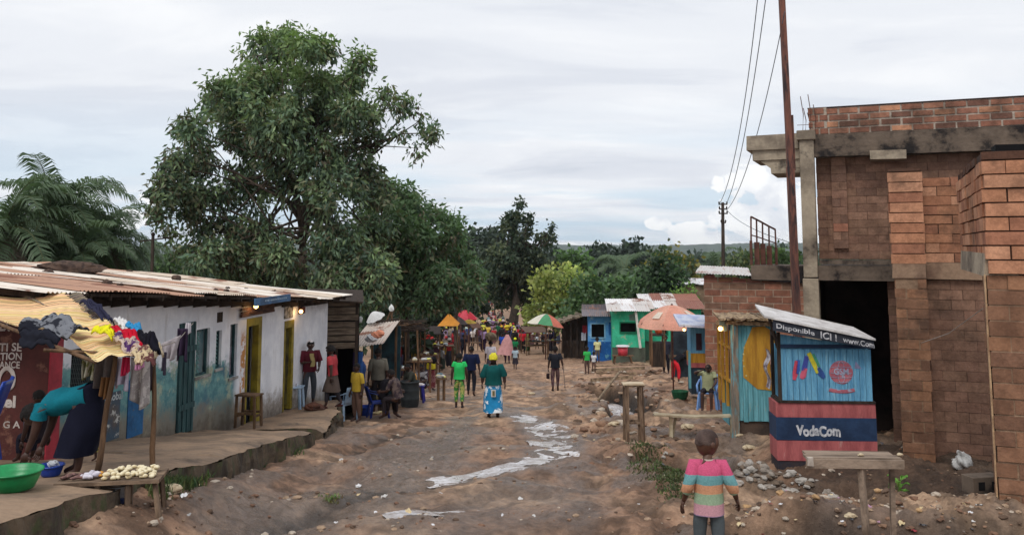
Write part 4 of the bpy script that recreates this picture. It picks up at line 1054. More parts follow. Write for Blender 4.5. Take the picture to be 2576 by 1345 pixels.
def wires():
    # near pole (its head is out of frame) and far pole, three wires between
    t = thing('power_pole', 'tall rusty steel power pole rising out of the picture beside the brick building', 'pole', (0, 0, 0))
    Y = 15.6; b = P(2006, 810, Y); b.z = gz(b.x, b.y)-.2; tp = P(1966, -10, Y); d = (tp-Vector(P(2006, 810, Y))); top = tp+d*.35
    t.location = b; mb = MB(); mb.beam((0, 0, 0), P(2005, 800, Y)-b, .11, .13); mb.beam(P(2005, 800, Y)-b, P(1988, 420, Y)-b, .105, .12); mb.beam(P(1988, 420, Y)-b, top-b, .09, .1)
    mb.bx(-.03, .03, -.05, .05, 0, .01)
    mb.build('post', mat('rusty_pole', S(122, 78, 64), S(76, 52, 48), 3, .7, .3, stretch=(4, 4, .6), stain=(S(46, 38, 40), 2, .52, .62)), t)
    a = P(1988, 290, Y)-b; MB().beam((a.x+.04, a.y-.02, a.z-1.), (a.x+.03, a.y-.02, a.z), .03).build('conduit', IRON, t)
    # far pole
    Yf = 70; fb = P(1817, 690, Yf); fb.z = gz(fb.x, fb.y); t2 = thing('utility_pole', 'distant dark utility pole with three short crossarms above the brick house roof', 'pole', fb, group=None)
    mb = MB(); q = P(1818, 509, Yf)-fb; mb.tube([(0, 0, 0), tuple(q)], [.2, .12], 8); mb.build('post', WOODD, t2, True)
    pk = FPX/Yf
    for py, w in ((514, 22), (526, 20), (537, 22), (560, 12)):
        zc = (P(1818, py, Yf)-fb).z; m_ = MB(); m_.beam((-w/2/pk+q.x, -.08, zc), (w/2/pk+q.x, -.08, zc), .08, .1)
        for s in (-1, 1): m_.lathe((s*w/2/pk*.9+q.x, -.08, zc+.05), [(.05, 0), (.07, .06), (.05, .14), (.0, .2)], 8)
        m_.build('crossarm', WOODD, t2)
    wm = mat('cable', S(120, 128, 138), S(96, 104, 116), 3, .6, 0)
    def cable(pts, r0, r1, label, n=40):
        pts = [Vector(p) for p in pts]; P0, P1, P2 = pts; q = []
        for i in range(n+1): s = i/n; q.append(P0*(1-s)**2+P1*2*s*(1-s)+P2*s*s)
        mb = MB(); mb.tube([p-P0 for p in q], [r0+(r1-r0)*i/n for i in range(n+1)], 5); o = mb.build('overhead_wire', wm, smooth=True); o.location = P0; tag(o, label, 'wire', 'wires running to the far utility pole')
    e = [P(1809, 514, 70), P(1826, 514, 70), P(1828, 528, 70)]
    # image curve (1906,0)->(1880,250)->(1822,508): control points chosen along the sagging cables
    cable([e[0], P(1862, 428, 31), P(1912, -60, 13.5)], .022, .008, 'leftmost of the overhead wires to the far pole')
    cable([e[1], P(1868, 440, 31), P(1934, -60, 13.5)], .022, .008, 'middle of the overhead wires to the far pole')
    cable([e[2], P(1888, 470, 31), P(1974, 30, 15.0)], .022, .008, 'overhead wire ending on the near rusty pole')
    cable([e[2], P(1870, 575, 60), P(1995, 612, 40)], .02, .02, 'low slack wire passing behind the near rusty pole', 20)
    # small pole on the left
    Yl = 33; lb = P(386, 700, Yl); lb.z = gz(lb.x, lb.y)-.3; t3 = thing('utility_pole', 'thin dark pole with one long slanting crossarm behind the tin roof', 'pole', lb)
    q = P(385, 592, Yl)-lb; mb = MB(); mb.tube([(0, 0, 0), tuple(q)], [.09, .06], 8); mb.lathe(tuple(q), [(.07, 0), (.09, .06), (.03, .12)], 8, cap=True); mb.build('post', WOODD, t3, True)
    MB().beam(P(352, 607, Yl)-lb, P(430, 597, Yl)-lb, .05).build('crossarm', WOODD, t3)
    # thin string between the brick pillars
    a, b_ = P(2318, 862, 14.5), P(2483, 768, 10); mb = MB(); mb.tube([Vector((0, 0, 0)), (b_-a)*.5+Vector((0, 0, -.08)), b_-a], .006, 4); o = mb.build('washing_string', mat('string', S(180, 170, 160), None, 3)); o.location = a; tag(o, 'thin pale string stretched between the two brick pillars', 'string')
wires()

# ================================================================ KIOSKS ON THE RIGHT
BLUE = mat('sky_blue_boards', S(112, 172, 204), S(84, 144, 182), 2.4, .75, .2, fine=.45, stretch=(7, 7, .6), stain=(S(150, 196, 214), 3, .58, .66))
TURQ = mat('turquoise_boards', S(112, 176, 188), S(82, 140, 150), 1.8, .75, .2, stretch=(7, 7, .6), stain=(S(150, 150, 130), 4, .6, .66))
YEL = mat('ochre_paint', S(190, 142, 50), S(160, 114, 40), 2, .75, .2, stretch=(5, 5, .7))
BRICKRED = mat('faded_red_paint', S(178, 98, 98), S(150, 78, 80), 2.2, .75, .2, stretch=(3, 3, .7), stain=(S(186, 150, 142), 3, .6, .7))
NAVY = mat('navy_paint', S(38, 60, 92), S(28, 46, 74), 2.4, .65, .15, stain=(S(96, 104, 120), 7, .66, .72))
def navy_kiosk():
    b = onground(1970, 1165); F = Frame((b.x, b.y, 0), R(-4)); t = thing('phone_kiosk', 'sky blue kiosk with red and navy base, slanting roof and white lettering', 'kiosk', F.loc, F.rz)
    X = lambda px, py: F.hit(px, py)[0]; Z = lambda px, py: F.hit(px, py)[1]
    x0, x1 = X(1964, 940), X(2193, 940); zt = Z(2080, 1007); zm = Z(2080, 1013); zr1 = Z(2080, 1049); zn = Z(2080, 1107); zb = Z(2080, 1158); D = .5
    x0b = X(1953, 1080)
    n = 15; body = MB(); w = (x1-x0)/n; rr = random.Random(1)
    for i in range(n):
        body.bx(x0+w*i+.003, x0+w*(i+1)-.003, rr.uniform(-.004, .004), .03, zt, Z(2080, 878)-.0)
    body.bx(x1-.03, x1-.002, .032, D, zt, Z(2180, 880))
    body.bx(x0, x1, D-.03, D, zt, Z(2080, 880))
    for k in range(4): body.bx(x0+.002, x0+.03, .04+k*.11, .04+k*.11+.06, zt, Z(2000, 870))
    body.build('blue_wall', BLUE, t)
    g = MB()
    zl, zr_ = Z(1966, 843), Z(2188, 873); zk = Z(2080, 876)
    g.prism([(x0, .0, zk), (x1, .0, zk), (x1, .0, zr_), (x0, .0, zl+.02)], (0, .03, 0)); g.build('gable_board', BLUE, t)
    MB().bx(x0-.01, x1+.005, -.022, -.004, Z(2080, 875), Z(2080, 866)).build('dark_trim', NAVY, t)
    MB().bx(x0-.06, x1+.03, -.05, D+.02, zm+.002, zt-.002).build('counter_ledge', WOODD, t)
    def band(z0, z1, m, nm, e=0.):
        q = MB(); q.bx(x0b-e, x1+.03+e, -.03-e, D, z0+.001, z1-.001, jit=.004); return q.build(nm, m, t)
    band(zr1, zm, BRICKRED, 'red_band'); band(zn, zr1, NAVY, 'navy_band', .004); band(zb, zn, BRICKRED, 'red_base'); band(zb-.16, zb, mat('black_foot', S(44, 44, 54), S(60, 50, 52), 4, .8, .2), 'foot', -.012)
    # roof: one thick sloping sheet with a black lettered fascia
    rl = F.hit(1921, 793, -.25); rr_ = F.hit(2201, 851, -.25); yf, yb = -.28, D+.15
    r = MB(); rise = .02
    r.add([(rl[0], yf, rl[1]), (rr_[0], yf, rr_[1]), (rr_[0]-.05, yb, rr_[1]+.1), (rl[0]+.05, yb, rl[1]+.12), (rl[0], yf, rl[1]-.03), (rr_[0], yf, rr_[1]-.03), (rr_[0]-.05, yb, rr_[1]+.07), (rl[0]+.05, yb, rl[1]+.09)], [(0, 1, 2, 3), (4, 7, 6, 5), (0, 4, 5, 1), (1, 5, 6, 2), (2, 6, 7, 3), (3, 7, 4, 0)])
    ro = r.build('roof', mat('white_tin', S(222, 220, 220), S(190, 186, 184), 3, .5, .1), t)
    h = (F.hit(2060, 822, -.2)[1]-F.hit(2060, 850, -.2)[1]); fa = MB(); fx0 = F.hit(1943, 820, -.2)[0]; fx1 = F.hit(2196, 862, -.2)[0]; sl = (rr_[1]-rl[1])/(rr_[0]-rl[0])
    zl0 = rl[1]-.035+sl*(fx0-rl[0]); zl1 = rl[1]-.035+sl*(fx1-rl[0])
    fa.prism([(fx0, -.25, zl0-h*1.0), (fx1, -.25, zl1-h*.75), (fx1, -.25, zl1), (fx0, -.25, zl0)], (0, .03, 0)); fo = fa.build('fascia', mat('black_board', S(52, 56, 66), S(38, 42, 52), 4, .7, .1), t)
    wm = mat('chalk_white', S(214, 214, 218), S(160, 162, 168), 14, .7, 0)
    L_ = fx1-fx0; a = fx0+.05
    lettering('Disponible', a, a+L_*.38, zl0-h*.85+sl*.05, zl0-h*.28+sl*.05, -.254, wm, fo, slope=sl*.9, wob=.05)
    lettering('ICI !', a+L_*.44, a+L_*.60, zl0-h*.85+sl*(L_*.44), zl0-h*.22+sl*(L_*.44), -.254, wm, fo, slope=sl*.9, wob=.05)
    lettering('www.Com', a+L_*.66, a+L_*.97, zl0-h*.78+sl*(L_*.66), zl0-h*.28+sl*(L_*.66), -.254, wm, fo, slope=sl*.9, wob=.05)
    (a1, b1), (a2, b2) = F.hit(2003, 1096, -.04), F.hit(2114, 1070, -.04); lettering('VodaCom', a1, a2, b1, b2, -.040, wm, t, wob=.06, bold=.014)
    # side awning support and goods in the side window
    s = MB(); s.beam((x0-.02, -.0, zm), (x0-.02, -.0, Z(1960, 835)), .05); s.beam((x0-.02, -.0, zm+.03), (x0-.02, D, zm+.03), .05); s.beam((x0-.02, D-.03, zm), (x0-.02, D-.03, Z(1960, 835)), .05); s.beam((x0-.02, .0, Z(1960, 845)), (x0-.02, D-.03, Z(1960, 845)), .045); s.beam((x0-.02, -.0, Z(1960, 880)), (rl[0]+.1, -.2, rl[1]-.05), .04); s.build('side_post_frame', WOODD, t)
    q = MB(); q.grid(lambda u, v: (x0-.16+.03*math.sin(v*9), .1+u*.28+.02*math.sin(v*14), zt+.15+v*.62), 6, 14); q.build('hanging_sachets', mat('sachets', S(190, 186, 190), S(90, 70, 84), 9, .5, .2, stretch=(1, 1, 1.5)), t)
    q = MB(); q.bx(x0+.02, x0+.04, .05, D-.1, zt, Z(1966, 875)); q.build('window_opening', DARK, t)
    # emblem: red globe with paler bands and a painted ribbon
    red = mat('emblem_red', S(184, 106, 116), S(160, 90, 104), 6, .8, 0, stain=(S(150, 160, 180), 9, .55, .62)); (ex, ez) = F.hit(2116, 936, -.006); er = abs(F.hit(2146, 936, -.006)[0]-ex)
    e = MB(); e.lathe((0, 0, 0), [(0, .004), (er*.3, .004), (er*.9, .0035), (er, 0)], 36, M=Matrix.Rotation(R(90), 3, 'X')); e.v = [v+np.array((ex, -.003, ez)) for v in e.v]; e.build('globe_emblem', red, t)
    lt = mat('emblem_pale', S(170, 178, 200), S(150, 150, 176), 6, .8, 0); e = MB()
    for k in range(-2, 3): e.tube([(ex+er*.95*math.sin(a), -.011, ez+k*er*.36+er*.1*math.cos(a)*(1 if k > 0 else -1)) for a in np.linspace(-1.2 if abs(k) < 2 else -.6, 1.2 if abs(k) < 2 else .6, 9)], .0035, 4)
    e.tube([(ex+er*.3*math.cos(a), -.011, ez+er*.95*math.sin(a)) for a in np.linspace(-1.5, 1.5, 9)], .0035, 4); e.tube([(ex-er*.3*math.cos(a), -.011, ez+er*.95*math.sin(a)) for a in np.linspace(-1.5, 1.5, 9)], .0035, 4); e.build('globe_lines', lt, t)
    lettering('GSM', ex-er*.62, ex+er*.62, ez-er*.2, ez+er*.35, -.013, lt, t)
    e = MB(); e.tube([(ex+er*1.15*math.sin(a)*1.1, -.008, ez-er*1.6+er*.34*(1-math.cos(a))) for a in np.linspace(-1., 1., 12)], [(.028, .003)]*12, 6, up=(0, 1, 0)); e.build('ribbon', red, t)
    e = MB(); e.prism([(ex+er*1.25, -.006, ez+er*.95), (ex+er*1.75, -.006, ez+er*.3), (ex+er*1.15, -.006, ez+er*.35)], (0, .003, 0)); e.build('ribbon_flag', mat('faint_blue_red', S(140, 140, 176), None, 6), t)
    # brushed parrot-like strokes of yellow, blue, red
    for nm, c, pts, w_ in (('brush_stroke', S(206, 76, 96), [(2005, 907), (2001, 938), (1998, 955)], 8), ('brush_stroke', S(60, 96, 186), [(2008, 905), (2006, 930), (2004, 940)], 7), ('brush_stroke', S(70, 84, 170), [(2030, 895), (2024, 925), (2020, 932)], 8), ('brush_stroke', S(206, 96, 120), [(2026, 925), (2020, 945), (2016, 952)], 9),
                           ('brush_stroke', S(206, 196, 56), [(2034, 887), (2044, 905), (2057, 938)], 8), ('brush_stroke', S(52, 84, 150), [(2058, 925), (2066, 940), (2074, 950)], 9), ('brush_stroke', S(70, 150, 120), [(2045, 890), (2052, 905), (2062, 922)], 5)):
        q = MB(); hh = [F.hit(px, py, -.01) for px, py in pts]; q.tube([(a_, -.008, b_) for a_, b_ in hh], [(w_*.004, .003), (w_*.0055, .003), (w_*.003, .003)], 6, up=(0, 1, 0)); q.build(nm, mat('stroke_%d_%d' % (int(c[0]*999), int(c[2]*999)), c, None, 6, .7, 0), t)
navy_kiosk()

def ochre_kiosk():
    b = onground(1860, 1098); F = Frame((b.x, b.y, 0), R(-8)); t = thing('wooden_kiosk', 'turquoise plank kiosk with an ochre painted hexagon and open wooden roof', 'kiosk', F.loc, F.rz)
    X = lambda px, py=950, y=0.: F.hit(px, py, y)[0]; Z = lambda px, py, y=0.: F.hit(px, py, y)[1]
    x0, x1 = X(1856), X(1956); zb = Z(1900, 1060); zt = Z(1900, 812); n = 8; w = (x1-x0)/n; mb = MB(); rr = random.Random(6)
    for i in range(n): mb.bx(x0+w*i+.002, x0+w*(i+1)-.004, rr.uniform(-.006, .006), .03, zb+rr.uniform(-.02, .02), zt)
    mb.bx(x1-.02, x1+.01, .034, 1.4, zb, zt); mb.bx(x0, x1, 1.4, 1.43, zb, zt); mb.build('plank_wall', TURQ, t)
    hp = [(1868, 905), (1872, 872), (1893, 822), (1922, 820), (1952, 838), (1954, 960), (1944, 982), (1905, 978), (1870, 948)]
    q = MB(); q.prism([(X(a, b_, -.01), -.012, Z(a, b_, -.01)) for a, b_ in hp], (0, .005, 0)); q.build('painted_hexagon', YEL, t)
    dt = MB()
    for a, b_ in ((1872, 874), (1870, 890), (1869, 906), (1871, 920), (1877, 944)): dt.lathe((X(a, b_), -.014, Z(a, b_)), [(0, 0), (.018, 0), (.018, .004), (0, .004)], 8, M=Matrix.Rotation(R(90), 3, 'X'))
    dt.build('pale_dots', mat('dot_paint', S(214, 200, 140), None, 6), t)
    MB().bx(x0-.03, x1, .04, 1.3, zb-.7, zb-.004).build('plinth', mat('mud_plinth', S(88, 72, 62), S(60, 50, 46), 3), t)
    # corner post, ochre shutter frames on the street side
    mb = MB(); mb.beam((x0-.07, -.03, b.z-.1), (x0-.05, -.02, zt+.02), .13, .1); mb.build('corner_post', mat('pale_post', S(150, 134, 118), S(110, 104, 96), 2.5, .85, .3, stretch=(5, 5, .7), stain=(S(110, 160, 168), 3, .5, .58)), t)
    fr = MB(); xs = x0-.06
    y1 = 1.25; zz0, zz1 = b.z+.35, Z(1836, 832)
    for yy in (.14, .55, .95, 1.3): fr.beam((xs-.02-.12*yy, yy, zz0+.1), (xs-.02-.12*yy, yy, zz1), .06)
    fr.beam((xs-.03, .14, zz1-.35), (xs-.17, 1.3, zz1-.35), .05); fr.beam((xs-.03, .14, zz0+.62), (xs-.17, 1.3, zz0+.62), .05); fr.build('side_frame', YEL, t)
    q = MB(); q.add([(xs-.0, .14, zz0-.3), (xs-.13, 1.3, zz0-.3), (xs-.13, 1.3, zz0+.55), (xs-.0, .14, zz0+.55), (xs+.02, .14, zz0-.3), (xs-.11, 1.3, zz0-.3), (xs-.11, 1.3, zz0+.55), (xs+.02, .14, zz0+.55)], [(0, 1, 2, 3), (4, 7, 6, 5), (0, 3, 7, 4), (1, 5, 6, 2), (3, 2, 6, 7), (0, 4, 5, 1)]); q.build('side_boards', TURQ, t)
    q = MB(); q.bx(xs+.03, xs+.05, .1, 1.3, zz0, zz1+.1); q.build('inner_shade', DARK, t)
    # roof planks and rafters, stones on top
    r = MB(); xl = X(1800, 800); zz = Z(1860, 806)
    for i in range(4): r.beam((xl+.08*i, -.1+.42*i, zz-.03+.02*i), (x1+.1, -.12+.42*i, zz-.06+.02*i), .05, .07)
    for i in range(9): r.box((xl+.12+i*(x1-xl)/9, .55, zz+.045), ((x1-xl)/9*.9, 1.7, .025), None, jit=.02)
    for i in range(5): r.box((xl+.25+i*.22, -.12, zz+.03), (.2, .3, .03), Matrix.Rotation(.3*i-.5, 3, 'Y'), jit=.02)
    r.build('roof', mat('pale_planks', S(176, 152, 120), S(110, 88, 70), 2.5, .85, .3, stretch=(6, 1, 6)), t)
    q = MB(); q.box((X(1812, 815)+.02, -.1, Z(1812, 812)), (.1, .1, .1)); q.box((X(1822, 820), -.08, Z(1822, 818)), (.07, .06, .2), .3); q.build('lamp_box', mat('grey_green', S(120, 132, 124), None, 4), t)
    q = MB(); q.grid(lambda u, v: (X(1938)+.1*u+.01*math.sin(v*8), -.1+.01*math.sin(u*9), Z(1940, 985)+v*(Z(1940, 868)-Z(1940, 985))), 4, 14); q.build('hanging_sachets', mat('sachets2', S(186, 150, 156), S(70, 60, 70), 8, .6, .1), t)
    bulb(F.w(X(1812, 826, -.1), -.12, Z(1812, 826, -.1)), 'lit bulb hanging at the roof corner of the turquoise plank kiosk')
ochre_kiosk()
# ================================================================ TREES
def leaf_mat():
    m, nt, bs, out = nodes_of('foliage'); L = nt.links.new
    at = mk(nt, 'ShaderNodeAttribute', attribute_name='Col'); L(at.outputs[0], bs.inputs['Base Color'])
    bs.inputs['Roughness'].default_value = .55; bs.inputs['Specular IOR Level'].default_value = .35
    tr = mk(nt, 'ShaderNodeBsdfTranslucent'); c = mixc(nt, 1., at.outputs[0], (1.05, 1.15, .75), 'MULTIPLY'); L(c, tr.inputs[0])
    ms = mk(nt, 'ShaderNodeMixShader'); ms.inputs[0].default_value = .3
    L(bs.outputs[0], ms.inputs[1]); L(tr.outputs[0], ms.inputs[2]); L(ms.outputs[0], out.inputs[0]); return m
LEAFM = leaf_mat()
BARK = mat('bark', S(84, 72, 62), S(52, 44, 40), 4, .95, .6, 12, stretch=(3, 3, .8))
def leaf_mesh(name, C, D, ln, wd, cols, parent, fold=.25, origin=None, kind=None):
    """C,D: (n,3) base points and directions; one diamond leaf (two folded halves) each"""
    n = len(C); rg = NP; D = D/np.linalg.norm(D, axis=1)[:, None]
    Sd = np.cross(D, rg.normal(size=(n, 3))); Sd /= np.linalg.norm(Sd, axis=1)[:, None]; Nn = np.cross(D, Sd)
    l = (ln*rg.uniform(.7, 1.25, n))[:, None]; w = (wd*rg.uniform(.7, 1.3, n))[:, None]
    V = np.stack([C, C+D*l*.45+Sd*w-Nn*w*fold, C+D*l, C+D*l*.45-Sd*w-Nn*w*fold], 1).reshape(-1, 3)
    if origin is not None: V = V-np.array(origin)
    me = bpy.data.meshes.new(name); me.vertices.add(4*n); me.vertices.foreach_set('co', V.ravel())
    me.loops.add(4*n); me.loops.foreach_set('vertex_index', np.arange(4*n, dtype=np.int32)); me.polygons.add(n); me.polygons.foreach_set('loop_start', np.arange(0, 4*n, 4, dtype=np.int32)); me.update(calc_edges=True)
    at = me.color_attributes.new('Col', 'FLOAT_COLOR', 'CORNER'); at.data.foreach_set('color', np.repeat(np.concatenate([cols, np.ones((n, 1))], 1), 4, 0).ravel())
    me.materials.append(LEAFM); o = bpy.data.objects.new(name, me); COL.objects.link(o); o.parent = parent; return o
def foliage(blobs, Y, dens, cl, per, ln, wd, pal, droop=.5, depth=.7, top=None, seed=1, hole=.0, squash=.9, out=.8):
    """clusters of leaves through each blob's volume, denser to the outside, ragged by noise"""
    rg = np.random.default_rng(seed); CC, DD, KK = [], [], []
    pal = np.array(pal); zs = []
    for b in blobs:
        px, py, r = b[:3]; yo = b[3] if len(b) > 3 else rg.uniform(-depth, depth)
        c = np.array(P(px, py, Y+yo)); rm = r*Y/FPX; n = int(dens*rm*rm*(b[4] if len(b) > 4 else 1))+3
        u = rg.normal(size=(n, 3)); u /= np.linalg.norm(u, axis=1)[:, None]; q = rg.random(n)**.42
        p = c+u*(q*rm)[:, None]*np.array([1, 1, squash]); nz = fbm(p[:, 0]*1.1+p[:, 1]*.7+seed, p[:, 2]*1.1-p[:, 1]*.4, 3)
        k = nz > -.32+hole+.15*(q > .9); p, u = p[k], u[k]
        CC.append(p); DD.append(u); KK.append(np.full(len(p), rg.uniform(.8, 1.2)))
    C = np.concatenate(CC); U = np.concatenate(DD); K = np.concatenate(KK)
    n = len(C); C2 = np.repeat(C, per, 0); U2 = np.repeat(U, per, 0); m = len(C2)
    shade = np.repeat(rg.uniform(.72, 1.2, n)*K, per)*rg.uniform(.75, 1.25, m)
    D = U2*out+rg.normal(size=(m, 3))*.75; D[:, 2] -= droop*rg.uniform(.4, 1.5, m)
    C2 = C2+rg.normal(size=(m, 3))*cl
    pi = np.repeat(rg.integers(0, len(pal), n), per); ri = rg.integers(0, len(pal), m); pi = np.where(rg.random(m) < .25, ri, pi)
    cols = pal[pi]*shade[:, None]
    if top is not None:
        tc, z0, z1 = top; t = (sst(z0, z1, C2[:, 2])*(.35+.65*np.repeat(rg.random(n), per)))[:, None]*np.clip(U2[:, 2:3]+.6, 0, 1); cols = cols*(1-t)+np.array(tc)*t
    return C2, D, ln, wd, cols
def limbs(mb, a, blobs, Y, r0, fork=.45, seed=1, o=None, twig=True):
    rr = random.Random(seed)
    for b in blobs:
        e = P(b[0], b[1], Y+(b[3] if len(b) > 3 else 0)); s = a[0].lerp(a[1], rr.uniform(fork, 1)); m_ = s.lerp(e, .5)+Vector((rr.uniform(-.2, .2), rr.uniform(-.3, .3), rr.uniform(-.1, .5)))*(e-s).length*.2
        r = r0*rr.uniform(.16, .34)
        mb.tube([s, s.lerp(m_, .5)+Vector((rr.uniform(-.1, .1),)*3), m_, m_.lerp(e, .55)+Vector((rr.uniform(-.1, .1), 0, rr.uniform(-.1, .2))), e], [r, r*.8, r*.6, r*.38, r*.15], 6, wob=.1)
        if twig:
            for _ in range(3):
                q = m_.lerp(e, rr.random()); mb.tube([q, q+Vector((rr.uniform(-.5, .5), rr.uniform(-.5, .5), rr.uniform(-.1, .5)))*b[2]*Y/FPX*1.3], [r*.3, r*.08], 4)
def tree(name, label, px, pyb, pyt, Y, tw, blobs, dens, per, ln, wd, pal, group=None, seed=1, lean=0, zb=None, extra=None, **k):
    b = P(px, pyb, Y); b.z = (gz(b.x, b.y) if zb is None else zb)-.1; t = thing(name, label, 'tree', b, group=group)
    rr = random.Random(seed); top = P(px+lean, pyt, Y); r0 = tw*Y/FPX/2
    mb = MB(); pts = [b.lerp(top, i/6)+(Vector((rr.uniform(-1, 1), rr.uniform(-1, 1), 0))*r0*.6 if 0 < i else Vector()) for i in range(7)]
    mb.tube(pts, [r0*(1.35 if i == 0 else 1-.09*i) for i in range(7)], 10, wob=.08)
    limbs(mb, (pts[2], pts[-1]), blobs, Y, r0*1.1, .2, seed, twig=Y < 60)
    mb.v = [v-np.array(b) for v in mb.v]; mb.build('trunk', BARK, t, True)
    C, D, l, w, cols = foliage(blobs, Y, dens, k.pop('cl', .12), per, ln, wd, pal, seed=seed, **k)
    cr = leaf_mesh('crown', C, D, l, w, cols, t, origin=b)
    return t
DG = [S(96, 118, 90), S(84, 106, 86), S(110, 130, 96), S(92, 114, 96), S(116, 118, 92), S(128, 148, 106)]
MG = [S(84, 112, 76), S(92, 122, 76), S(70, 96, 64), S(104, 130, 84), S(84, 102, 70)]
# the great mango tree
big = [(700, 122, 52), (640, 130, 42), (770, 126, 45), (818, 118, 30), (660, 100, 26), (725, 92, 26), (905, 152, 34, 0, .9), (880, 195, 42), (850, 215, 50), (690, 205, 85, 1), (780, 225, 70, -1), (610, 225, 58), (553, 262, 44), (532, 225, 20), (610, 310, 80), (700, 310, 85, -1.5), (800, 300, 70, 1), (880, 290, 52), (940, 275, 40, 0, .5), (975, 232, 26, 0, .45), (1000, 265, 30, 0, .4), (1042, 262, 26, 0, .55), (1066, 298, 30, 0, .6), (1084, 335, 20, 0, .7), (1040, 372, 24, 0, .5), (1010, 330, 26, 0, .35),
       (490, 325, 38), (462, 320, 22), (520, 385, 66), (610, 395, 80, 1.5, .8), (700, 400, 60, 0, .5), (800, 395, 75, -1, .65), (880, 385, 56, 0, .6), (930, 345, 42, 0, .5), (450, 395, 28), (450, 425, 45), (415, 482, 42), (396, 520, 24), (470, 510, 58, -1), (548, 480, 60, 0, .7), (640, 485, 62, 1, .6), (740, 470, 50, 0, .45), (845, 490, 75, -1.5, .9), (915, 455, 50), (945, 500, 42), (498, 575, 34, 0, .8), (425, 560, 28, 0, .8), (395, 545, 14), (432, 590, 20, 0, .5), (560, 575, 45, 0, .7), (650, 580, 50, 0, .8), (565, 640, 55, -1), (640, 620, 46, 0, .8), (700, 640, 45),
       (500, 655, 42), (470, 640, 24), (580, 690, 56), (660, 692, 56), (735, 700, 34), (850, 590, 75, -1), (930, 590, 62), (870, 680, 62, -1.5), (935, 690, 62, -1.5), (830, 712, 42, -2), (900, 740, 34, -2)]
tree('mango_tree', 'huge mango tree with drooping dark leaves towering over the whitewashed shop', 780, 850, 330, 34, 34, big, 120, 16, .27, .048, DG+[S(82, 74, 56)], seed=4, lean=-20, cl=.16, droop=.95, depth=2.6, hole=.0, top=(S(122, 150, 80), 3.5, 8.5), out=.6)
# tree in front on the right of it
sec = [(960, 470, 30), (1000, 490, 46), (1040, 520, 42), (1085, 540, 34), (1115, 515, 16, 0, .6), (1140, 560, 26, 0, .7), (1140, 590, 24), (960, 550, 60), (1020, 600, 66), (1085, 620, 56), (1130, 640, 40), (1160, 655, 38), (1188, 690, 26), (1190, 730, 22), (980, 660, 60), (1050, 690, 70), (1120, 710, 55), (1150, 745, 26), (1010, 745, 50), (1080, 758, 38), (950, 740, 36), (965, 620, 50)]
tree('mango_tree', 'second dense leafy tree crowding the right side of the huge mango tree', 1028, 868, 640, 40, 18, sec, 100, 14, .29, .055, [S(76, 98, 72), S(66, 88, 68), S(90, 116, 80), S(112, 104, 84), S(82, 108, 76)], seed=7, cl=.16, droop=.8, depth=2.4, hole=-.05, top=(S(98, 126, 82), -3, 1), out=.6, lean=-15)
tree('tree', 'bright green rounded tree at the right foot of the mango trees over the street', 1150, 850, 690, 52, 14, [(1150, 670, 40), (1185, 700, 30), (1165, 730, 36), (1195, 738, 18), (1140, 600, 22), (1120, 560, 18), (1150, 755, 22)], 110, 12, .3, .07, [S(84, 116, 70), S(72, 104, 64), S(100, 130, 78)], seed=9, cl=.18, droop=.5, depth=1.5, hole=-.1)
# creeper clad tree standing in the street
mid = [(1296, 548, 16), (1304, 520, 8, 0, .6), (1312, 510, 5, 0, .5), (1276, 556, 13), (1268, 578, 9, 0, .6), (1328, 560, 10), (1334, 545, 6, 0, .5), (1322, 585, 13), (1286, 575, 15), (1300, 600, 20), (1308, 630, 26), (1378, 590, 8, 0, .8), (1386, 572, 6, 0, .6), (1370, 610, 8), (1356, 640, 14), (1352, 606, 10, 0, .6), (1384, 602, 8), (1270, 650, 44), (1330, 670, 50), (1380, 680, 30), (1240, 690, 34), (1290, 700, 46), (1345, 720, 44), (1265, 745, 32), (1310, 750, 34), (1385, 710, 22), (1230, 650, 24), (1225, 720, 22)]
tree('creeper_tree', 'tall creeper covered tree with stubby top growing in the middle of the street', 1292, 856, 560, 88, 27, mid, 42, 14, .42, .12, [S(66, 82, 64), S(54, 70, 58), S(80, 92, 72), S(94, 102, 76)], seed=11, cl=.2, droop=.3, depth=2.5, hole=-.05)
def quick(label, Y, blobs, pal, px=None, pyb=None, dens=13, ln=.45, wd=.14, seed=1, name='tree', group='trees beyond the market', per=10, **k):
    cx = px or sum(b[0] for b in blobs)/len(blobs); lo = max(b[1]+b[2]*.3 for b in blobs); z = P(cx, lo+18, Y).z
    zb = min(float(G0(P(cx, lo, Y).x, Y)), z-2)
    return tree(name, label, cx, lo+18, min(b[1] for b in blobs)+10, Y, 10 if Y < 80 else 5, blobs, dens*2.0, per, ln, wd, pal, group=group, seed=seed, zb=zb, cl=k.pop('cl', .3), droop=.3, depth=k.pop('depth', 2), **k)
YG = [S(168, 178, 100), S(154, 168, 92), S(184, 188, 112), S(134, 152, 84)]
quick('pale yellow-green bushy tree right of the creeper tree', 66, [(1405, 690, 26), (1440, 695, 22), (1375, 710, 30), (1425, 720, 40), (1365, 745, 30), (1400, 765, 40), (1345, 775, 24), (1440, 760, 30), (1470, 710, 18), (1350, 800, 22), (1385, 800, 26), (1420, 800, 28), (1340, 790, 18)], YG, seed=21, dens=24, ln=.36, wd=.13, name='bushy_tree')
quick('mid green tree directly right of the yellow-green one', 62, [(1460, 740, 34), (1500, 722, 32), (1530, 740, 34), (1480, 775, 30), (1430, 790, 26), (1550, 725, 28), (1395, 800, 20), (1520, 775, 26), (1455, 805, 26), (1500, 800, 28), (1540, 785, 26), (1430, 815, 20)], MG, seed=22, dens=22, ln=.38, wd=.12)
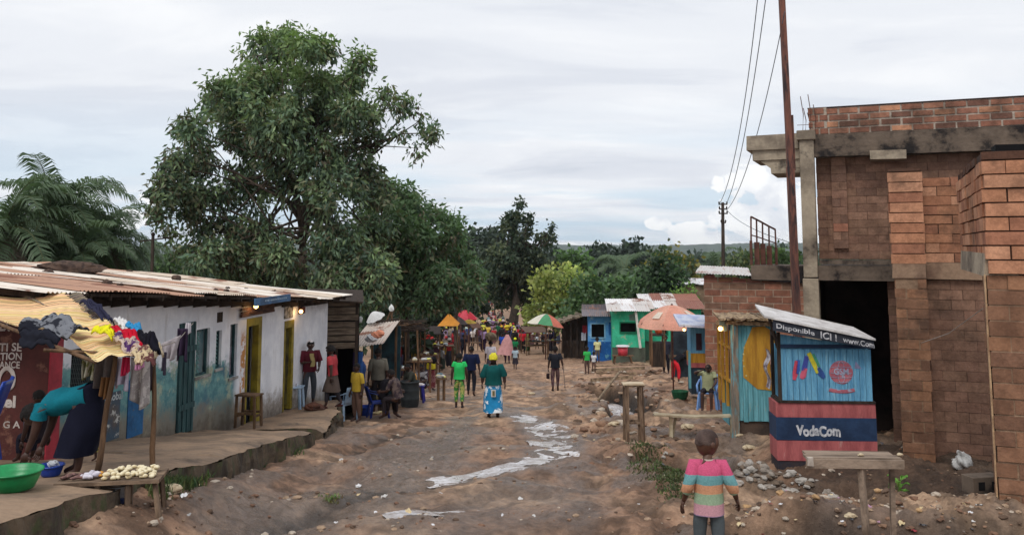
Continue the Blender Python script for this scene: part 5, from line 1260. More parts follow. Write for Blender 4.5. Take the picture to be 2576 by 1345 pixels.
quick('dark green tree behind the turquoise house roof', 68, [(1580, 725, 34), (1620, 715, 34), (1650, 740, 34), (1600, 750, 30), (1565, 750, 28), (1640, 760, 26), (1545, 760, 24), (1580, 790, 28), (1620, 790, 26), (1660, 780, 24), (1560, 800, 20)], MG+DG[:2], seed=23, dens=20, ln=.4, wd=.12)
quick('dark spreading tree left of the mud house', 64, [(1665, 665, 24), (1690, 690, 30), (1655, 700, 30), (1705, 715, 26), (1670, 730, 34), (1720, 740, 20), (1630, 690, 20), (1690, 770, 26), (1730, 780, 20), (1710, 760, 22)], [S(54, 76, 50), S(46, 64, 46), S(66, 90, 56)], seed=24, dens=22, ln=.38, wd=.12)
quick('small lime green bush at the mud house wall', 61, [(1712, 745, 14), (1733, 740, 12), (1700, 752, 10)], [S(130, 160, 80), S(110, 142, 70)], seed=25, dens=30, ln=.25, wd=.09, name='bush', group=None)
quick('rounded light green tree above the yellow-green one', 130, [(1425, 655, 22), (1450, 650, 20), (1412, 670, 16), (1465, 668, 18)], [S(88, 118, 68), S(78, 104, 62)], seed=26, dens=7, ln=.7, wd=.26, cl=.5)
quick('yellow tinged tree on the right skyline', 105, [(1690, 652, 26), (1660, 662, 22), (1720, 665, 22), (1735, 690, 20), (1640, 685, 18)], [S(96, 106, 62), S(126, 124, 62), S(74, 92, 58), S(160, 146, 70)], seed=27, dens=8, ln=.6, wd=.24, cl=.5)
quick('far tree left of the rusty iron frame', 95, [(1850, 665, 22), (1875, 650, 22), (1835, 680, 18), (1868, 680, 20)], [S(86, 100, 66), S(72, 88, 60), S(116, 120, 72)], seed=28, dens=10, ln=.5, wd=.2, cl=.4)
quick('tree showing through and right of the rusty iron frame', 90, [(1920, 660, 24), (1950, 650, 24), (1980, 645, 24), (1905, 640, 16), (2000, 660, 24)], [S(90, 114, 66), S(76, 98, 60)], seed=29, dens=10, ln=.5, wd=.2, cl=.4)
for i, (a, lb) in enumerate((([(1160, 610, 20), (1190, 600, 20), (1215, 610, 20), (1180, 635, 26), (1150, 630, 18)], 'dark far tree on the skyline nearest the mango trees'), ([(1235, 598, 20), (1255, 592, 16), (1230, 625, 26), (1260, 620, 20)], 'dark far tree on the skyline touching the creeper tree'),
                            ([(1390, 640, 16), (1400, 660, 20), (1380, 665, 18)], 'small dark far tree just right of the creeper tree'), ([(1500, 650, 24), (1530, 640, 20), (1480, 665, 22), (1520, 672, 26)], 'dark far tree in the middle of the right skyline'), ([(1570, 640, 24), (1595, 628, 18), (1560, 665, 26), (1600, 660, 24)], 'tallest dark far tree on the right skyline'), ([(1625, 645, 18), (1640, 660, 22), (1610, 680, 20)], 'dark far tree left of the yellow tinged one'), ([(1775, 660, 16), (1755, 680, 20), (1790, 682, 18)], 'small dark far tree left of the distant utility pole'))):
    quick(lb, 170+14*(i % 3), a, [S(58, 72, 60), S(50, 64, 56), S(66, 80, 62)], seed=40+i, dens=3.4, ln=1.1, wd=.45, cl=.8, depth=5, group='dark far trees on the skyline')
for i, (a, lb) in enumerate((([(420, 655, 26), (450, 640, 22), (400, 672, 22), (440, 680, 26)], 'green far tree behind the tin roof, left of the mango tree'), ([(345, 660, 18), (365, 672, 18), (330, 675, 20)], 'small far tree between the palms and the thin dark pole'))):
    quick(lb, 75, a, [S(82, 104, 62), S(68, 88, 56)], seed=60+i, dens=12, ln=.45, wd=.16)
# dark trees behind the left stalls; undergrowth added for the shade under the mango
for i, (Y, a, lb) in enumerate(((44, [(960, 850, 26), (1000, 860, 26), (1040, 850, 26), (930, 840, 26)], 'dark undergrowth added as backing behind the left stalls'), (60, [(905, 780, 40), (960, 790, 36), (1010, 800, 36), (930, 740, 40)], 'shadowy tree behind the plank shed under the mango crown'), (86, [(1080, 800, 40), (1130, 810, 30), (1060, 840, 30), (1170, 800, 26), (1110, 770, 30)], 'shadowy tree behind the orange parasol'), (110, [(1195, 770, 26), (1175, 740, 26), (1205, 740, 18), (1160, 780, 24)], 'dark tree overhanging the left side of the far crowd'), (48, [(560, 720, 40), (640, 725, 36), (500, 700, 36), (705, 735, 30)], 'dark shrub tree showing just over the tin roof'))):
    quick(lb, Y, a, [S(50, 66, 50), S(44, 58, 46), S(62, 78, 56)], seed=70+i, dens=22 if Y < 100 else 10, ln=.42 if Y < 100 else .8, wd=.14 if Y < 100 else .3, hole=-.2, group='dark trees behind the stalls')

def far_wood():
    """the continuous wooded valley beyond: nobody could count these trees"""
    rg = np.random.default_rng(5); n = 5200
    Y = rg.uniform(260, 1500, n)**1.0; X = rg.uniform(-1, 1, n)*Y*.75
    k = (np.abs(X+5) > 18+.0*Y) | (Y > 420); X, Y = X[k], Y[k]; z = G0(X, Y); n = len(X)
    h = rg.uniform(6, 12, n); per = 34
    u = rg.normal(size=(n, per, 3)); u /= np.linalg.norm(u, axis=2)[..., None]; r = rg.random((n, per, 1))**.4
    C = np.stack([X, Y, z+h*.62], 1)[:, None, :]+u*r*np.stack([h*.7, h*.7, h*.45], 1)[:, None, :]
    pal = np.array([S(58, 74, 58), S(50, 66, 54), S(70, 86, 60), S(86, 96, 62)]); cols = pal[rg.integers(0, 4, n)]*rg.uniform(.8, 1.25, (n, 1)); cols = np.repeat(cols, per, 0)*rg.uniform(.75, 1.25, (n*per, 1))
    s = np.repeat(h, per)*.22
    D = (u+rg.normal(size=u.shape)*.5).reshape(-1, 3)
    o = leaf_mesh('far_wood', C.reshape(-1, 3), D, s, s*.45, cols, None); tag(o, 'dark woodland filling the valley below the ridge', 'woodland', kind='stuff')
far_wood()

# ---- oil palms
def palm(px, py, Y, L_, n, label, seed, dead=0, pyb=800):
    rr = random.Random(seed); rg = np.random.default_rng(seed); c = P(px, py, Y); t = thing('oil_palm', label, 'palm tree', c, group='oil palms behind the shops')
    zg = gz(c.x, c.y)-.2; tr = MB(); tr.tube([(0, 0, zg-c.z), (.05, 0, (zg-c.z)/2), (0, 0, .0)], [.34, .26, .3], 10, wob=.18); tr.build('trunk', BARK, t, True)
    for q in range(n+dead):
        dd = q >= n; a = q*2.399+rr.uniform(-.2, .2); el = (rr.uniform(-.2, 1.35)) if not dd else rr.uniform(-.9, -.3); Lf = L_*rr.uniform(.8, 1.1)*(1 if not dd else .7)
        pts = []; d = Vector((math.cos(a)*math.cos(el), math.sin(a)*math.cos(el), math.sin(el))); p = Vector((0, 0, .1)); K = 12
        for i in range(K+1): pts.append(p.copy()); p = p+d*Lf/K; d = (d+Vector((0, 0, -.16-.05*i/K*2))).normalized()
        mb = MB(); mb.tube(pts, [.035*(1-.85*i/K) for i in range(K+1)], 5, col=S(96, 100, 66) if not dd else S(110, 98, 84))
        V, F, cs = [], [], []; base = np.array(S(94, 114, 86) if not dd else S(108, 98, 88))*rr.uniform(.8, 1.15)
        NL = 46
        for i in range(4, NL):
            s = i/NL*K; j = min(int(s), K-1); q0 = pts[j].lerp(pts[j+1], s-j); tg = (pts[j+1]-pts[j]).normalized(); sd = tg.cross(Vector((0, 0, 1))); sd = sd.normalized() if sd.length > .01 else Vector((1, 0, 0))
            ll = L_*.26*math.sin(math.pi*min(1, (i/NL)*.85+.12))**.7
            for sg in (-1, 1):
                dr = (sd*sg+tg*.55+Vector((0, 0, rr.uniform(-.25, .3)))).normalized(); e1 = q0+dr*ll*.55; e2 = q0+dr*ll*.9+Vector((0, 0, -ll*rr.uniform(.2, .5))); w = tg*.024*(1+Y/60)
                k = len(V); V += [q0-w*.6, q0+w*.6, e1+w, e1-w, e2]; F += [(k, k+1, k+2, k+3), (k+3, k+2, k+4)]
        mb.add([tuple(v) for v in V], F, col=tuple(base)); mb.build('frond', LEAFM, t)
    return t
palm(128, 560, 37, 4.1, 34, 'tallest oil palm, its crown in the middle of the palm clump', 1, 3)
palm(8, 590, 33, 3.4, 26, 'oil palm cut off by the left edge of the picture', 2, 2)
palm(255, 610, 40, 3.4, 26, 'right hand oil palm with a drooping pale frond', 3, 3)
palm(70, 665, 35, 3.0, 22, 'low oil palm with dead grey fronds behind the shop roof', 4, 8)
palm(185, 668, 36, 3.0, 20, 'low oil palm right of the dead grey fronds', 5, 6)
palm(318, 668, 44, 2.6, 18, 'small oil palm beside the thin dark pole', 6)
palm(1572, 690, 85, 4.2, 22, 'small far palm among the trees right of the street', 7)
palm(1800, 668, 120, 5, 16, 'far palm left of the distant utility pole', 8)
# ================================================================ PEOPLE
def V3(*a): return Vector(a)
SKIN = [mat('skin_a', S(92, 62, 48), S(78, 52, 40), 6, .5, .05, fine=.1, spec=.4), mat('skin_b', S(74, 50, 42), S(62, 42, 36), 6, .5, .05, fine=.1, spec=.4), mat('skin_c', S(112, 78, 62), S(96, 66, 52), 6, .5, .05, fine=.1, spec=.4)]
HAIRM = mat('black_hair', S(30, 26, 25), S(20, 18, 18), 20, .9, .6, 90)
def base_pose(child=False, w=1.):
    """standing, back to the camera (faces +y), 1.0 = full height; metres for a height of 1 m"""
    h = {'pel': V3(0, 0, .53), 'wai': V3(0, 0, .60), 'che': V3(0, .0, .72), 'nec': V3(0, -.004, .822), 'hed': V3(0, .006, .865)}
    for s, q in ((-1, 'L'), (1, 'R')):
        h['sh'+q] = V3(s*.098*w, 0, .792); h['el'+q] = V3(s*.132*w, -.012, .63); h['wr'+q] = V3(s*.142*w, .028, .487)
        h['hi'+q] = V3(s*.052*w, 0, .50); h['kn'+q] = V3(s*.058*w, .012, .285); h['an'+q] = V3(s*.058*w, -.014, .05); h['to'+q] = V3(s*.068*w, .075, .015)
    return h
def walk(h, k=.06, arm=.05, sw=1):
    for q, s in (('L', sw), ('R', -sw)):
        h['kn'+q] += V3(0, s*k*.6+.01, 0); h['an'+q] += V3(0, s*k*1.3-(.02 if s < 0 else 0), .02 if s < 0 else 0); h['to'+q] += V3(0, s*k*1.3-(.01 if s < 0 else 0), .0)
        h['el'+q] += V3(0, -s*arm*.5, 0); h['wr'+q] += V3(0, -s*arm*1.2, abs(arm)*.1)
    return h
def lean(h, ang, names=('wai', 'che', 'nec', 'hed', 'shL', 'shR', 'elL', 'elR', 'wrL', 'wrR'), piv='pel'):
    M = Matrix.Rotation(-ang, 3, 'X'); p = h[piv].copy()
    for n in names: h[n] = p+M @ (h[n]-p)
    return h
def sit(h, seat=.27, fwd=.22, shin=.26):
    """drop the pelvis to the seat height, thighs forward, shins down (all in body heights)"""
    dz = seat+.06-h['pel'].z
    for n in h:
        if n[:2] not in ('kn', 'an', 'to'): h[n] = h[n]+V3(0, 0, dz)
    for s, q in ((-1, 'L'), (1, 'R')):
        h['kn'+q] = V3(s*.075, fwd, seat+.05); h['an'+q] = V3(s*.075, fwd+.01, .05); h['to'+q] = V3(s*.085, fwd+.09, .015)
    return h
def tmix(a, b, t): return a.lerp(b, t)
BE = [('pel', 'wai'), ('wai', 'che'), ('che', 'nec'), ('nec', 'hed')]
for q in 'LR': BE += [('che', 'sh'+q), ('sh'+q, 'el'+q), ('el'+q, 'wr'+q), ('pel', 'hi'+q), ('hi'+q, 'kn'+q), ('kn'+q, 'an'+q), ('an'+q, 'to'+q)]
BR = {'pel': (.075, .055), 'wai': (.062, .046), 'che': (.078, .055), 'nec': .03, 'hed': .03, 'sh': .036, 'el': .024, 'wr': .016, 'hi': .05, 'kn': .031, 'an': .021, 'to': .015}
def rad(n, f=1., add=0.):
    r = BR.get(n, BR.get(n[:2])); r = r if isinstance(r, tuple) else (r, r); return (r[0]*f+add, r[1]*f+add)
def skin_from(h, edges, rf, root, fat=1., add=0., over=None, sub=1, extra=None):
    names = []; P_ = dict(h)
    if extra: P_.update({k: v[0] for k, v in extra.items()})
    for a, b in edges:
        for n in (a, b):
            if n not in names: names.append(n)
    V = [P_[n] for n in names]; E = [(names.index(a), names.index(b)) for a, b in edges]
    Rr = []
    for n in names:
        if extra and n in extra: Rr.append(extra[n][1])
        elif over and n in over: Rr.append(over[n])
        else: Rr.append(rad(n, fat*(1. if n[:2] in ('pe', 'wa', 'ch', 'hi', 'sh') else .9+.1*fat), add))
    return skin_mesh(V, E, Rr, names.index(root), sub)
def shirt_mesh(h, fat=1., sleeve=.6, tight=0., low=0.):
    """hanging garment: lofted trunk from hem to neckline plus two open sleeves"""
    mb = MB(); n = 22; xa = (h['shR']-h['shL']).normalized(); sw = (h['shR']-h['shL']).length/2; sh = (h['shL']+h['shR'])/2
    rings = [(h['pel'].lerp(h['wai'], low-.25), .090, .068), (h['pel'].lerp(h['wai'], .4), .086, .064), (h['wai'].lerp(h['che'], .3), .084, .062), (h['che'].lerp(h['wai'], .15), .092, .068), (h['che'].lerp(sh, .55), (sw+.012)/fat, .064), (sh, (sw+.016)/fat, .050), (sh.lerp(h['nec'], .55), sw*.62/fat, .040), (h['nec'].lerp(sh, .12), .036/fat, .034/fat)]
    V = []; ph = h['che'].z*37
    for i, (c, rx, ry) in enumerate(rings):
        nx = rings[min(i+1, len(rings)-1)][0]-rings[max(i-1, 0)][0]; ax = nx.normalized(); ya = ax.cross(xa).normalized(); x2 = ya.cross(ax).normalized()
        for j in range(n):
            a = 2*math.pi*j/n; w = 1+(.035*math.sin(a*4+ph+i)+.02*math.sin(a*7+i*1.7))*(1-i/9); ry_ = ry*fat*(1+.10*max(0, -math.sin(a))*(3 <= i <= 4)); V.append(c+x2*math.cos(a)*rx*fat*w+ya*math.sin(a)*ry_*w)
    mb.add([tuple(v) for v in V], [(i*n+j, i*n+(j+1) % n, (i+1)*n+(j+1) % n, (i+1)*n+j) for i in range(len(rings)-1) for j in range(n)])
    for q in 'LR':
        s_ = h['sh'+q]; st = s_.lerp(sh, .35)+V3(0, 0, -.006); r = .041+.5*tight
        if sleeve <= 1: e = s_.lerp(h['el'+q], sleeve); pts = [st, s_, s_.lerp(e, .5), e]; rr_ = [.040, r, r*.98, .036+tight]
        else: e = h['el'+q].lerp(h['wr'+q], sleeve-1); pts = [st, s_, s_.lerp(h['el'+q], .5), h['el'+q], e]; rr_ = [.040, r, r*.95, .031+tight, .027+tight]
        mb.tube(pts, rr_, 12, cap=False, wob=.05)
    V = np.concatenate(mb.v); return V, mb.f
def head_mb(mb, h, sc=1., look=0., nod=0., m=0, face=True):
    """skull with jaw, brow, nose, lips and ears; sc = head height / .135 of body height"""
    v, f = ICO[3] if face else ICO[2]; v = v.copy(); x, y, z = v.T
    H = .068*sc
    wd = np.where(z < 0, .80-.16*np.clip(-z, 0, 1)**1.2, .80); dp = np.where(z < -.1, .88-.08*(-z), .94)
    jaw = np.clip(-z-.1, 0, 1); nx = x*wd; ny = y*dp+jaw*.10*(y > -.2)-.10*jaw*(y < -.2)*1.; nz = z*1.0
    front = np.clip(y, 0, 1)
    nose = np.exp(-((x/.13)**2+((z+.12)/.22)**2))*front; ny = ny+nose*.20
    ny = ny-np.exp(-(((abs(x)-.36)/.16)**2+((z-.06)/.12)**2))*front*.10
    ny = ny+np.exp(-((x/.24)**2+((z+.46)/.09)**2))*front*.08+np.exp(-((x/.3)**2+((z+.78)/.14)**2))*front*.05
    ny = ny+np.exp(-((x/.5)**2+((z-.24)/.1)**2))*front*.04
    V = np.stack([nx, ny, nz], 1)*H
    for s in (-1, 1):
        vv, ff = ICO[1]; e = vv*np.array([.12, .2, .27])*H+np.array([s*.78*H, -.02*H, -.06*H]); V_, F_ = e, ff
        k = len(V); V = np.concatenate([V, V_]); f = f+[tuple(i+k for i in q) for q in F_]
    M = np.array((Matrix.Rotation(look, 3, 'Z') @ Matrix.Rotation(-nod, 3, 'X')))
    ax = (h['hed']-h['nec']).normalized(); c = h['hed']+ax*H*.62
    V = V @ M.T+np.array(c); mb.add(V, f, m); return c, M, H
def hand_mb(mb, el, wr, side, sc=1., curl=.5, m=0, thumb=1, grip=None):
    """palm, four bent fingers of unequal length and a thumb from the palm's side"""
    d = (wr-el).normalized(); s = side-d*side.dot(d); s = s.normalized(); n = d.cross(s)*thumb
    L_ = .105*sc; p0 = wr-d*.006; p1 = wr+d*L_*.48
    mb.tube([p0, wr+d*L_*.2, p1], [(.018*sc*.8, .013*sc), (.026*sc, .011*sc), (.024*sc, .009*sc)], 8, m=m, up=tuple(n))
    for i, (o, l) in enumerate(((-.017, .40), (-.006, .46), (.006, .43), (.017, .34))):
        a = p1+s*o*sc-d*.003; c = curl+.12*i; q = [a]; dd = d.copy()
        for k in range(3):
            q.append(q[-1]+dd*L_*l*(.42, .34, .24)[k]); dd = (dd*math.cos(c*.9)+n*math.sin(c*.9)).normalized()
        mb.tube(q, [.0062*sc, .0058*sc, .0052*sc, .0035*sc], 6, m=m)
    b = wr+d*L_*.12-s*.018*sc; e1 = b+(d*.7-s*.6+n*.25).normalized()*L_*.26; e2 = e1+(d*.9-s*.15+n*.4).normalized()*L_*.22
    mb.tube([b, e1, e2], [.0085*sc, .0068*sc, .0045*sc], 6, m=m)
def feet(h, q): pass
def person(name, label, foot, height, h, rz=0., skin=0, top=None, bottom=None, hair=True, hs=1., look=0., nod=0., wrap=None, scarf=None, cap=None, fat=1.14, detail=1, shoes=None, sleeve=.55, hem=None, topfat=1.04, group=None, curl=.5, face=True, tight=0., belt=None, bare_legs=None, gap=(0, 0)):
    """one figure: continuous body with head and hands; clothes and hair are its children.
    top / bottom / wrap: materials (shirt, trousers/shorts, skirt); sleeve = part of the upper arm covered (>1 long)"""
    t = thing(name, label, 'person', foot, rz, group)
    k = height; sm = SKIN[skin]
    V, F = skin_from(h, BE, 1, 'pel', fat)
    mb = MB(); mb.add(V, F); c, M, H = head_mb(mb, h, hs, look, nod, face=face)
    for q, sg in (('L', -1), ('R', 1)): hand_mb(mb, h['el'+q], h['wr'+q], V3(0, 1, .05) if abs((h['wr'+q]-h['el'+q]).normalized().y) < .8 else V3(0, 0, 1), 1.*hs**.3, curl, thumb=-sg if False else (1 if sg < 0 else -1))
    for v in mb.v: v *= k
    body = mb.build('body', sm, t, True)
    def part(nm, V, F, m, sm_=True, parent=t):
        q = MB(); q.add(np.asarray(V)*k, F); return q.build(nm, m, parent, sm_)
    if top:
        V, F = shirt_mesh(h, fat*topfat, sleeve, tight, gap[0])
        part('shirt', V, F, top)
    if bottom:
        cut = bare_legs if bare_legs is not None else .93; ex = {}; E = []
        for q in 'LR':
            E += [('pel', 'hi'+q), ('hi'+q, 'kn'+q)]
            if cut < .5: ex['cu'+q] = (h['hi'+q].lerp(h['kn'+q], cut*2), (.052, .052)); E[-1] = ('hi'+q, 'cu'+q)
            else: ex['cu'+q] = (h['kn'+q].lerp(h['an'+q], cut*2-1), (.030, .030)); E.append(('kn'+q, 'cu'+q))
        E.append(('pel', 'wt')); ex['wt'] = (h['pel'].lerp(h['wai'], .6), (.074*fat, .056*fat))
        V, F = skin_from(h, E, 1, 'pel', fat, .010, extra=ex); part('shorts' if cut < .7 else 'trousers', V, F, bottom)
    if wrap:
        m, z1 = wrap[0], wrap[1]; flare = wrap[2] if len(wrap) > 2 else 1.0; n = 20; rows = 12; w = (h['pel'].lerp(h['wai'], .7)); V = []; rr = random.Random(int(height*1000))
        kz = (h['knL']+h['knR'])/2; az = (h['anL']+h['anR'])/2; spr_k = abs(h['knL'].y-h['knR'].y)/2; spr_a = abs(h['anL'].y-h['anR'].y)/2; ph = rr.uniform(0, 6)
        for i in range(rows+1):
            s = i/rows; z = w.z+(z1-w.z)*s
            if z > kz.z: u = (w.z-z)/(w.z-kz.z+1e-6); ce = w.lerp(kz, u); rx = .072+.018*math.sin(u*1.6)+.012*u; ry = .052+.02*math.sin(u*1.6)+spr_k*u*.9
            else: u = (kz.z-z)/(kz.z-az.z+1e-6); ce = kz.lerp(az, u); rx = .102-.004*u; ry = .072+spr_k*.9*(1-u)+spr_a*.8*u
            f_ = 1+(flare-1)*s
            for j in range(n):
                a = 2*math.pi*j/n; fo = 1+.05*s*math.sin(a*5+ph)+.03*s*math.sin(a*9+ph*2); V.append((ce.x+rx*fat*f_*fo*math.cos(a), ce.y+ry*fat*f_*fo*math.sin(a), z+.006*math.sin(a*3+ph)*s))
        F = [(i*n+j, (i+1)*n+j, (i+1)*n+(j+1) % n, i*n+(j+1) % n) for i in range(rows) for j in range(n)]
        part('wrap_skirt', V, F, m)
    def cap_mesh(nm, m, sc=1.10, zc=-.25, amp=.0, lift=0., back=True, sub=2):
        v, f = ICO[sub]; keep = {i for i, q in enumerate(v) if q[2] > zc+(.45 if q[1] > .3 else 0)*(1 if back else 0)}
        idx = {o: i for i, o in enumerate(sorted(keep))}; ff = [tuple(idx[i] for i in q) for q in f if all(i in keep for i in q)]
        w = v[sorted(keep)]; nz = 1+amp*fbm(w[:, 0]*3+w[:, 2], w[:, 1]*3-w[:, 2], 3)*2 if amp else 1
        w = w*np.array([.80, .95, 1.0])*H*sc*(nz[:, None] if amp else 1)+np.array([0, 0, lift*H]); w = w @ M.T+np.array(c); part(nm, w, ff, m)
    if hair and not scarf and not cap: cap_mesh('hair', HAIRM, 1.07 if hair is True else hair, -.2, .05, sub=3 if face else 2)
    if scarf: cap_mesh('headscarf', scarf[0], scarf[1] if len(scarf) > 1 else 1.22, -.25, .16, .12, sub=3)
    if cap:
        cap_mesh('cap', cap, 1.16, .0, 0, .05); cap_mesh('hair', HAIRM, 1.05, -.3, .04)
    if shoes:
        q = MB()
        for s_ in 'LR':
            a, b = h['an'+s_], h['to'+s_]; q.tube([V3(a.x, a.y-.02, .012+max(0, a.z-.05)), V3(a.x, a.y+.02, .014+max(0, a.z-.05)), b+V3(0, .01, 0)], [(.022, .014), (.026, .016), (.02, .009)], 8)
        for v in q.v: v *= k
        q.build('shoes', shoes, t, True)
    if face:
        wm = mat('eye_white', S(210, 200, 190), None, 5, .3, 0, spec=.5)
        for s_ in (-1, 1):
            v, f = ICO[2]; e = v*H*.115+np.array([s_*.34*H, .70*H, .06*H]); e = e @ M.T+np.array(c); part('eye', e, f, wm, True, body)
    return t
def fig(px, pyf, pyt):
    """foot point on the terrain and the height that reaches the pixel row pyt"""
    p = onground(px, pyf); z = P(px, pyt, p.y).z; return p, z-p.z
cl = cloth_m
def setp(h, **k):
    for n, v in k.items(): h[n] = Vector(v)
    return h

# ---- the child in the striped jumper, foreground
def stripes_mat():
    m, nt, bs, out = nodes_of('striped_knit'); L = nt.links.new; v = mk(nt, 'ShaderNodeTexCoord').outputs['Object']; sp = mk(nt, 'ShaderNodeSeparateXYZ'); L(v, sp.inputs[0])
    r = mk(nt, 'ShaderNodeValToRGB'); r.color_ramp.interpolation = 'CONSTANT'; e = r.color_ramp.elements
    mr = mk(nt, 'ShaderNodeMapRange'); mr.inputs[1].default_value = .47; mr.inputs[2].default_value = .885; ad = mk(nt, 'ShaderNodeMath', operation='MULTIPLY_ADD'); L(noi(nt, v, 14, 3), ad.inputs[0]); ad.inputs[1].default_value = .012; L(sp.outputs[2], ad.inputs[2]); L(ad.outputs[0], mr.inputs[0]); L(mr.outputs[0], r.inputs[0])
    st = [(0, S(152, 128, 158)), (.12, S(196, 148, 158)), (.31, S(150, 172, 144)), (.50, S(206, 152, 118)), (.66, S(112, 160, 164)), (.83, S(198, 88, 122))]
    while len(e) < len(st): e.new(.9)
    for i, (p, c) in enumerate(st): e[i].position = p; e[i].color = (*c, 1)
    c = mixc(nt, .4, r.outputs[0], mixc(nt, rmp(nt, noi(nt, v, 90, 3), .3, .7), (.6, .6, .6), (1.15, 1.15, 1.15)), 'MULTIPLY'); L(c, bs.inputs['Base Color']); bs.inputs['Roughness'].default_value = .95; bs.inputs['Specular IOR Level'].default_value = .1
    b = mk(nt, 'ShaderNodeBump'); b.inputs['Strength'].default_value = .5; b.inputs['Distance'].default_value = .006; L(noi(nt, v, 70, 4), b.inputs['Height']); L(b.outputs[0], bs.inputs['Normal']); return m
def boy():
    Y = 6.9; p = P(1786, 1400, Y); zt = P(1786, 1071, Y).z; p.z = gz(p.x, p.y); Hh = zt-p.z
    h = base_pose(); hs = 1.28
    for n in ('nec', 'hed', 'che', 'shL', 'shR', 'elL', 'elR', 'wrL', 'wrR', 'wai'): h[n].z -= .028
    setp(h, shL=(-.085, 0, .755), shR=(.088, 0, .755), elL=(-.135, -.03, .62), wrL=(-.160, .04, .505), elR=(.150, -.03, .625), wrR=(.19, .05, .52))
    walk(h, .03, 0)
    t = person('person', 'child in a pink, blue, orange and green striped jumper walking away, foreground', p, Hh/ (1.0-.0), h, R(-4), 0, top=stripes_mat(), bottom=cl(92, 100, 104), hair=False, hs=hs, look=R(-64), nod=R(4), sleeve=1.32, tight=.010, topfat=1.04, fat=1.05, curl=.7, shoes=cl(40, 40, 44), gap=(-1.9, 0))
    # close-cropped hair, a little greyer with dust on the crown
    body = [c for c in t.children if c.name.startswith('body')][0]
    hd = h['hed']; ax = (hd-h['nec']).normalized(); H = .068*hs; c = hd+ax*H*.62; M = Matrix.Rotation(R(-64), 3, 'Z') @ Matrix.Rotation(-R(4), 3, 'X')
    v, f = ICO[3]; keep = sorted(i for i, q in enumerate(v) if q[2] > (-.15 if q[1] < .35 else .38)); idx = {o: i for i, o in enumerate(keep)}
    w = v[keep]*np.array([.80, .94, 1.0])*H*1.025; w = (w @ np.array(M).T+np.array(c))*Hh; q = MB(); q.add(w, [tuple(idx[i] for i in g) for g in f if all(i in idx for i in g)])
    q.build('hair', mat('cropped_hair', S(92, 76, 70), S(62, 48, 44), 8, .9, .5, 60), t, True)
    n = MB(); n.lathe((0, 0, 0), [(.034, 0), (.037, .006), (.034, .012)], 16); n.v = [(x+np.array(h['nec'])-np.array((0, 0, .012)))*Hh for x in n.v]; n.build('collar', cl(206, 190, 180), t, True)
boy()

